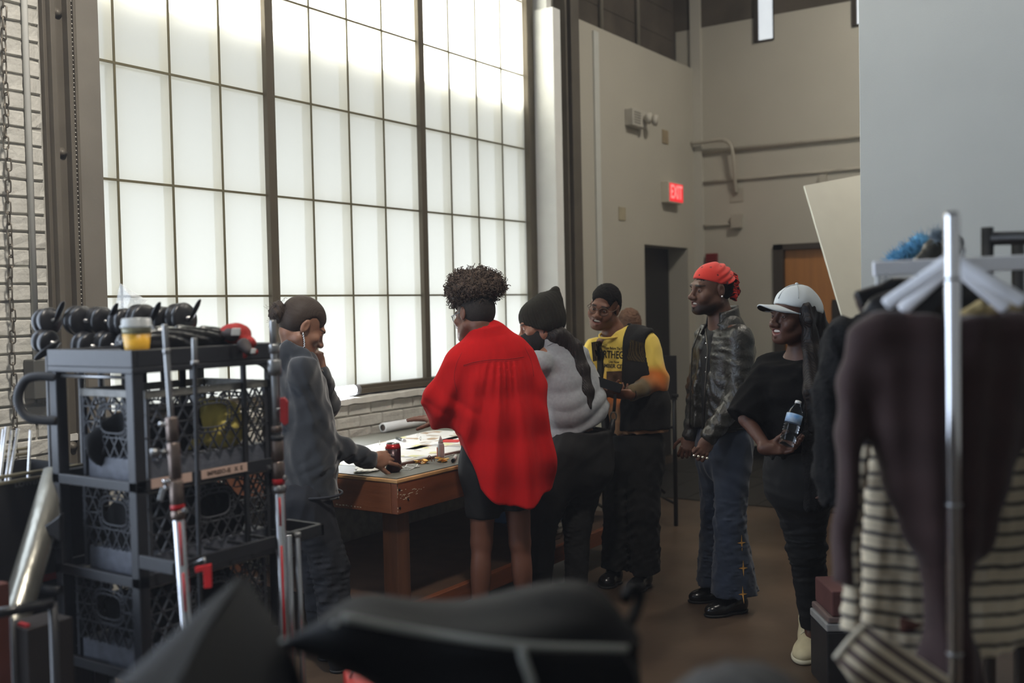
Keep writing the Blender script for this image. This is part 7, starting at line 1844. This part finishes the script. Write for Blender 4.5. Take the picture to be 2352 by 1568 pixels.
# low black bag at the bottom edge, and a red box on the floor
q = P(1700, 1625, 1.25)
V, Q = extract([el(q+RH*.01, np.array([.085, .10, .045]), np.stack([RH, FH, UP], 1), .02), el(q-RH*.05-UP*.02, np.array([.06, .09, .04]), np.stack([RH, FH, UP], 1), .03), ec(q-UP*.03, on_floor(q)+UP*.01, (.12, .12), (.13, .13), RH, (True, True), .03), disp(folds(.004, 40, 2))], .008)
tag(link('camera_bag', np_mesh('camera_bag', V, Q), mat('grey_black_canvas_bag', srgb(62, 60, 58), .85, var=.15)), 'rounded grey black bag cut off by the bottom edge', 'bag')
rb_ = P(828, 1556, 2.95); rbx = thing('red_tool_box', 'red box on the floor under the left end of the black bag', 'box', (rb_[0], rb_[1], 0))
MB().obox((rb_[0], rb_[1], rb_[2]*.5), RH*.042+FH*.01, FH*.08-RH*.02, UP*rb_[2]*.5).build('box_body', mat('red_box_paint', srgb(170, 40, 34), .45), rbx, bevel=.008)
MB().tube([np.array([rb_[0], rb_[1], rb_[2]])+RH*.03, np.array([rb_[0], rb_[1], rb_[2]+.02])+RH*.02, np.array([rb_[0], rb_[1], rb_[2]+.02])-RH*.02, np.array([rb_[0], rb_[1], rb_[2]])-RH*.03], .004, 8).build('handle', M_satin, rbx)

# ------------------------------------------------------------------ clothes racks on the right
RD = 2.0
up0 = P(2187, 560, RD); rdir = nrm(np.array([*(ray(2187, 560)[:2]), 0]))
rk = thing('clothes_rack', 'chrome clothes rack with its bright upright in the right foreground', 'rack', (up0[0], up0[1], 0))
ppos = np.array([up0[0], up0[1], 0])
M_pc = mat('polished_chrome_upright', srgb(225, 225, 228), .10, .98, var=.02)
MB().lathe([(.0145, .05), (.0145, 1.775), (.012, 1.785), (0, 1.786)], ppos, n=28).build('upright', M_pc, rk)
for z in (1.655, 1.215, .92): MB().lathe([(.0147, z-.003), (.0156, z-.002), (.0156, z+.002), (.0147, z+.003)], ppos, n=28).build('joint_ring', M_satin, rk)
fpos = ppos+rdir*1.5
MB().lathe([(.0145, .05), (.0145, 1.775), (0, 1.786)], fpos, n=20).build('upright', M_pc, rk)
MB().tube([ppos+UP*1.722, fpos+UP*1.722], .0125, 16).build('hanging_rail', M_pc, rk)
rs_ = np.cross(rdir, UP)
for q in (ppos, fpos): MB().tube([q-rs_*.26+UP*.06, q+rs_*.26+UP*.06], .0145, 14).build('foot_bar', M_pc, rk)
MB().tube([ppos+UP*.06, fpos+UP*.06], .0125, 14).build('base_rail', M_pc, rk)
for q in (ppos, fpos):
    for s1 in (-1, 1): MB().lathe([(.022, -.01), (.025, 0), (.022, .01)], q+rs_*.25*s1+UP*.026, rdir, 14).build('caster', M_rubber, rk)
# second rack behind it
q2 = P(2268, 548, 2.75); q3 = P(2520, 540, 2.75); r2d = nrm((q3-q2)*[1, 1, 0]); z2 = q2[2]
rk2 = thing('clothes_rack', 'dark chrome clothes rack standing farther back at the right edge', 'rack', (q2[0], q2[1], 0))
M_dc = mat('dark_chrome', srgb(120, 120, 122), .16, .95)
f2 = on_floor(q2)
for k in (0, .9): MB().lathe([(.016, .05), (.016, z2+.03), (0, z2+.031)], f2+r2d*k, n=20).build('upright', M_dc, rk2)
MB().tube([np.array([*f2[:2], z2]), np.array([*(f2+r2d*.9)[:2], z2])], .018, 16).build('hanging_rail', M_dc, rk2)
f2b = f2+np.cross(UP, r2d)*.30
for k in (0, .9): MB().tube([f2+r2d*k+UP*.04-np.cross(UP, r2d)*.25, f2+r2d*k+UP*.04+np.cross(UP, r2d)*.25], .016, 12).build('foot_bar', M_dc, rk2)
pq = P(2338, 560, 3.0); MB().lathe([(.018, .05), (.018, pq[2]), (0, pq[2]+.001)], on_floor(pq), n=18).build('upright', M_dc, rk2)
for a in np.linspace(0, 2*math.pi, 4)[:-1]: pass
# white plastic hangers
M_hang = mat('white_hanger_plastic', srgb(244, 245, 250), .3, var=.03)
def hanger(label, d, py, half, drop, tilt=0.0, thick=.013):
    c = np.array([*(ppos+rdir*(d-RD))[:2], 0]); top = P(2188, py, d)
    c = np.array([*top[:2], top[2]]); h = thing('coat_hanger', label, 'hanger', c, group='white hangers on the front rack')
    def arm(s): return [c+rs_*s*half*u-UP*drop*v for u, v in ((0, .0), (.10, .02), (.25, .20), (.50, .47), (.78, .76), (1.0, 1.0))]
    for s in (-1, 1):
        pts = spline(arm(s), 6); rg_ = []
        for i, p_ in enumerate(pts):
            t = nrm(pts[min(i+1, len(pts)-1)]-pts[max(i-1, 0)]); n_ = np.cross(t, rdir); w = .0135 if 0 < i < len(pts)-1 else .010
            rg_.append([p_+n_*w*math.cos(a)+rdir*.0055*math.sin(a) for a in np.linspace(0, 2*math.pi, 13)[:-1]])
        MB().rings(rg_ if s < 0 else [q[::-1] for q in rg_]).build('arm', M_hang, h)
    zr = 1.722-c[2]
    hk = [c+UP*-.005, c+UP*(zr*.45), c+UP*(zr-.012)+rs_*.013, c+UP*(zr+.004)+rs_*.017, c+UP*(zr+.0155), c+UP*(zr+.004)-rs_*.016]
    MB().tube(spline(hk, 5), .0028, 8).build('hook', M_satin, h)
    return h
hanger('white plastic hanger nearest to the camera, under the brown blouse', 2.06, 600, .128, .085)
hanger('white plastic hanger just behind the first, dropping a little lower', 2.13, 612, .100, .090)
# wide white trouser hanger behind
wa, wb = P(2005, 618, 2.55), P(2400, 600, 2.55); wd = nrm(wb-wa); wn = np.cross(wd, UP)
wh = thing('trouser_hanger', 'wide straight white hanger bar behind the chrome upright', 'hanger', (wa+wb)/2)
MB().obox((wa+wb)/2, (wb-wa)/2, wn*.006, np.cross(wn, wd)*.0185).build('bar', M_hang, wh, bevel=.004)
for f_ in (.03, .07, .93): MB().obox(wa+(wb-wa)*f_-UP*.030, wd*.006, wn*.008, UP*.016).build('clip', mat('clear_clip_plastic', srgb(220, 222, 222), .2, alpha=.7), wh, bevel=.002)
wm = (wa+wb)/2; wmr = P(2195, 560, 2.55); MB().tube(spline([wm, (wm+[*wm[:2], 1.70])/2 if False else wm+UP*.04, np.array([wm[0], wm[1], 1.70]), np.array([wm[0], wm[1], 1.738])+rs_*.012, np.array([wm[0], wm[1], 1.74])-rs_*.012], 5), .003, 8).build('hook', M_satin, wh)
# brown gathered blouse
M_br = mat('brown_sheer_knit', srgb(50, 28, 26), .8, var=.15, scale=10, sheen=.15)
dB = 2.10; pB = J2(dB)
bl = thing('brown_blouse', 'dark brown gathered blouse hanging on the front rack', 'blouse', pB(2175, 1100))
t = [(2176, 728, 168, .030), (2176, 760, 205, .055), (2176, 850, 196, .075), (2176, 985, 180, .085), (2176, 1100, 142, .085), (2176, 1216, 103, .075), (2176, 1300, 56, .055), (2176, 1400, 47, .045), (2178, 1500, 62, .06), (2180, 1640, 90, .08)]
ops = chain([pB(x, y) for x, y, w, h in t], [(w*dB/FPX, h) for x, y, w, h in t], RH, (True, True), .015)
for s in (-1, 1):
    ops += chain([pB(2176+s*190, 775), pB(2176+s*208, 880), pB(2176+s*222, 1000), pB(2176+s*244, 1340)], [(.036, .040), (.030, .034), (.024, .03), (.021, .03)], RH, (False, True), .03)
def vfold(X, Y, Z):
    u = (X-ppos[0])*RH[0]+(Y-ppos[1])*RH[1]; z = Z-1.0
    return .004*np.sin(u*95/(.55+np.clip(z+.2, 0, 1)*1.1)+1.5*np.sin(z*6))
ops += [cutout(el(pB(2190, 690), np.array([.11, .10, .038]), np.stack([RH, FH, UP], 1), .01)), disp(vfold)]
V, Q = extract(ops, .007); link('garment', np_mesh('brown_blouse', V, Q), M_br, bl)
MB().tube([pB(x, y, -.03) for x, y in ((2084, 722), (2110, 733), (2150, 738), (2200, 738), (2250, 733), (2296, 720))], .0035, 6).build('neckline', mat('brown_binding', srgb(86, 56, 48), .7), bl)
# striped jersey behind it
M_st = wave_mat('cream_navy_stripe_jersey', srgb(200, 186, 160), srgb(34, 32, 44), 9.5, 'Z', .85, .80, .90, distort=1.6, detail=1.0, sheen=.3)
dS = 2.26; pS = J2(dS)
sj = thing('striped_jersey', 'cream jersey with navy stripes hanging behind the brown blouse', 'jersey', pS(2180, 1200))
t = [(2180, 760, 150, .03), (2180, 900, 178, .05), (2180, 1100, 190, .06), (2180, 1300, 200, .07), (2180, 1420, 205, .075), (2200, 1500, 190, .07)]
ops = chain([pS(x, y) for x, y, w, h in t], [(w*dS/FPX, h) for x, y, w, h in t], RH, (True, True), .015)
def scal(X, Y, Z): return .0016*np.sin(2*math.pi*Z/.030)
for s in (-1, 1): ops += chain([pS(2180+s*186, 985, -.03), pS(2180+s*208, 1100, -.04), pS(2180+s*222, 1200, -.05), pS(2180+s*224, 1400, -.05), pS(2180+s*226, 1450, -.05)], [(.012, .016), (.016, .02), (.0185, .022), (.020, .024), (.021, .024)], RH, (False, True), .012)
ops += [disp(scal), disp(folds(.004, 30, 6))]
V, Q = extract(ops, .006); link('garment', np_mesh('striped_jersey', V, Q), M_st, sj)
MB().box(*[np.array(v) for v in ((0, 0, 0), (.001, .001, .001))]) if False else None
V, Q = extract([ec(pS(2060, 1430, -.04), pS(2145, 1428, -.04), (.018, .03), (.018, .03), UP, (True, True), .01)], .006); link('brown_hem', np_mesh('brown_hem', V, Q), mat('rust_brown_rib', srgb(92, 56, 46), .8), sj)
# striped sleeve laid across below
dT = 1.98; pT = J2(dT)
M_st2 = mat('diagonal_stripe_jersey', srgb(196, 180, 152), .85, sheen=.3)
nt = M_st2.node_tree; N = nt.nodes; L_ = nt.links; b = N['Principled BSDF']; mp = [n for n in N if n.type == 'MAPPING'][0]
ln = nrm(pT(2175, 1568)-pT(1985, 1432)); wv = nrm(np.cross(ln, FH)); 
vm = N.new('ShaderNodeVectorMath'); vm.operation = 'DOT_PRODUCT'; vm.inputs[1].default_value = tuple(wv); L_.new(mp.outputs[0], vm.inputs[0])
mm = N.new('ShaderNodeMath'); mm.operation = 'MULTIPLY'; mm.inputs[1].default_value = 2*math.pi/.0245; L_.new(vm.outputs['Value'], mm.inputs[0])
sn = N.new('ShaderNodeMath'); sn.operation = 'SINE'; L_.new(mm.outputs[0], sn.inputs[0])
rp = N.new('ShaderNodeValToRGB'); rp.color_ramp.elements[0].position = .30; rp.color_ramp.elements[1].position = .80; rp.color_ramp.elements[0].color = (*srgb(198, 184, 158), 1); rp.color_ramp.elements[1].color = (*srgb(58, 48, 56), 1)
e = rp.color_ramp.elements.new(.62); e.color = (*srgb(134, 100, 72), 1)
mr = N.new('ShaderNodeMapRange'); mr.inputs[1].default_value = -1; mr.inputs[2].default_value = 1; L_.new(sn.outputs[0], mr.inputs[0]); L_.new(mr.outputs[0], rp.inputs['Fac']); L_.new(rp.outputs['Color'], b.inputs['Base Color'])
ss = thing('striped_skirt', 'diagonally striped cream garment at the foot of the front rack', 'garment', (*pT(2050, 1500)[:2], pT(2050, 1500)[2]))
rowsS = [[pT(x, y, d) for x, y, d in r] for r in (((1986, 1434, .03), (1950, 1472, .0), (1918, 1512, -.01)), ((2040, 1470, .0), (2000, 1520, -.04), (1950, 1560, -.04)), ((2110, 1510, .02), (2060, 1570, -.03), (1990, 1620, -.03)), ((2190, 1560, .05), (2140, 1630, .0), (2050, 1690, .0)))]
V, F_, G = patch(rowsS, 8, 8, .003, 8); o = MB().add(V, F_).build('garment', M_st2, ss, smooth=True); sdm = o.modifiers.new('thickness', 'SOLIDIFY'); sdm.thickness = .012; sdm.offset = 0
MB().tube(spline([q-(q-CC)*.004 for q in rowsS[0]], 6), .0055, 8).build('hem', mat('cream_hem_rib', srgb(206, 196, 176), .8), ss)
# black coats and odd garments behind
dC = 3.05; pC = J2(dC)
fz = thing('fuzzy_coat', 'black fuzzy coat hanging behind the brown blouse', 'coat', pC(2080, 950))
ops = chain([pC(2080, 735), pC(2080, 790), pC(2075, 950), pC(2068, 1120), pC(2066, 1165)], [(.15, .05), (.215, .085), (.235, .095), (.245, .10), (.235, .095)], RH, (False, True), .03)
ops += chain([pC(1938, 770), pC(1916, 900), pC(1906, 1100)], [(.06, .06), (.06, .055), (.05, .05)], RH, (False, True), .03)
ops += [disp(folds(.010, 34, 15)), disp(folds(.006, 120, 16, (1, 1, 1)))]
V, Q = extract(ops, .009); link('garment', np_mesh('fuzzy_coat', V, Q), MATS['black_boucle_wool'], fz)
bt = thing('satin_top', 'black satin top on a hanger between the white hangers', 'garment', P(2180, 800, 2.45))
pK = J2(2.45)
ops = chain([pK(2170, 668), pK(2172, 700), pK(2172, 900), pK(2172, 1300)], [(.09, .03), (.19, .05), (.18, .06), (.17, .06)], RH, (False, True), .03)+[disp(folds(.006, 40, 9))]
V, Q = extract(ops, .009); link('garment', np_mesh('black_top', V, Q), mat('black_satin', srgb(22, 21, 22), .4), bt)
ops = chain([pK(1972, 700, .05), pK(2060, 668, .05), pK(2140, 640, .05)], [(.035, .02), (.03, .02), (.012, .012)], UP, (True, False), .02)
V, Q = extract(ops, .005); link('shoulder', np_mesh('shoulder', V, Q), MATS['black_satin'], bt)
gk = thing('gold_cream_top', 'cream and gold top folded over a hanger behind the brown neckline', 'garment', pK(2240, 715, -.12))
V, Q = extract([rc(pK(2205, 728, -.16), pK(2250, 706, -.16), .012, .016, .01), rc(pK(2250, 722, -.15), pK(2330, 702, -.15), .015, .018, .01), disp(folds(.003, 60, 2))], .004); link('garment', np_mesh('gold_cream_top', V, Q), mat('gold_cream_satin', srgb(176, 156, 110), .45, var=.3, scale=30), gk)
# blue feathers and a black leather bag
pF = J2(3.25); bf = thing('blue_feather_boa', 'tuft of bright blue feathers behind the white hangers', 'boa', pF(2085, 590))
m = MB(); rg = np.random.RandomState(21)
for k in range(520):
    u = rg.rand(); c = pF(2045+80*u, 606-50*u+rg.normal()*5, rg.normal()*.03); d = nrm(cdir(-.5, .8, 0)+rg.normal(size=3)*.65); a = nrm(np.cross(d, rg.normal(size=3))); L = rg.uniform(.02, .042)
    m.tube([c, c+d*L*.5+a*.004, c+d*L+a*.010], [.0016, .0012, .0004], 3, caps=False)
o = m.build('plumes', mat('blue_feather', srgb(112, 176, 214), .8, var=.35, scale=60), bf); o['kind'] = 'stuff'
V, Q = extract([rc(pF(2050, 606), pF(2115, 560), .020, .026, .02), rc(pF(2115, 560), pF(2170, 640), .026, .03, .02), disp(folds(.006, 90, 3, (1, 1, 1)))], .005); link('core', np_mesh('core', V, Q), MATS['blue_feather'], bf)
lb_ = thing('leather_bag', 'angular black leather bag with a pale fur trim hanging beside the blue feathers', 'bag', P(2145, 580, 3.0))
pL = J2(3.0)
V, Q = extract([('u',)+ec(pL(2124, 610), pL(2160, 552), (.036, .04), (.024, .03), RH, (False, False), .01)[1:], rc(pL(2150, 620), pL(2185, 560), .05, .035, .02)], .005); link('bag_body', np_mesh('bag_body', V, Q), MATS['black_leather'], lb_)
MB().prism([pL(2108, 606), pL(2128, 560), pL(2150, 538), pL(2142, 548), pL(2122, 600)], FH*.02).build('strap', M_lea_s if 'M_lea_s' in globals() else mat('brown_black_leather', srgb(66, 60, 52), .35), lb_)
m = MB()
for k in range(160):
    c = pL(2152+rg.normal()*7, 542+rg.normal()*6, -.05); d = nrm(rg.normal(size=3)+UP*.6); m.tube([c, c+d*.012, c+d*.022+rg.normal(size=3)*.004], [.0012, .0009, .0003], 3, caps=False)
o = m.build('fur_trim', mat('pale_blue_fur', srgb(150, 166, 178), .8), lb_); o['kind'] = 'stuff'
# stacked boxes on the floor behind the rack
sx = P(1912, 1380, 4.35)
def stack_box(name, label, z0, z1, hw, m, off=0):
    c = np.array([sx[0], sx[1], (z0+z1)/2])+RH*off; tag(MB().obox(c, RH*hw, FH*.12, UP*(z1-z0)/2).build(name, m, bevel=.006), label, 'box')
stack_box('dark_bin', 'dark plastic bin at the bottom of the stack by the rack', .002, .255, .060, mat('dark_bin_plastic', srgb(40, 40, 42), .4))
stack_box('clear_box', 'pale clear plastic box lying on the dark bin', .256, .290, .062, mat('clear_box_plastic', srgb(150, 150, 150), .25), .0)
stack_box('clear_box', 'thin clear plastic box lid just under the pink box', .291, .318, .058, mat('clear_box_plastic_2', srgb(120, 104, 100), .3), .004)
stack_box('pink_box', 'dusky pink box on top of the stack by the rack', .319, .425, .046, mat('dusky_pink_card', srgb(92, 58, 56), .7), .008)
# tall white board leaning behind the partition
TL = P(1845, 428, 7.2); bl_ = P(2095, 1236, 7.0); BL = on_floor(P(2095, 1236, 6.3), .004); W_ = P(2110, 378, 8.0)-TL
wbd = MB().prism([TL, TL+W_, BL+W_, BL], nrm(np.cross(W_, TL-BL))*.012).build('white_board', mat('white_foam_board', srgb(242, 241, 230), .7, var=.02)); tag(wbd, 'tall white foam board leaning behind the edge of the partition', 'board')
# thin haze volume, added to lift the dark tones and veil the view
hz = MB().box((-3.58, -4.08, -.06), (10.46, 4.80, 6.06)).build('haze', None)
hm = bpy.data.materials.new('veil_haze'); hm.use_nodes = True; nt = hm.node_tree; nt.nodes.remove(nt.nodes['Principled BSDF'])
vs = nt.nodes.new('ShaderNodeVolumeScatter'); vs.inputs['Density'].default_value = 0.0045; vs.inputs['Anisotropy'].default_value = 0.25; vs.inputs['Color'].default_value = (.95, .95, 1, 1)
nt.links.new(vs.outputs[0], nt.nodes['Material Output'].inputs['Volume']); hz.data.materials.append(hm)
hz['kind'] = 'stuff'; hz['label'] = 'thin haze volume added to lift the dark tones'; hz['category'] = 'haze'
bpy.context.view_layer.update()
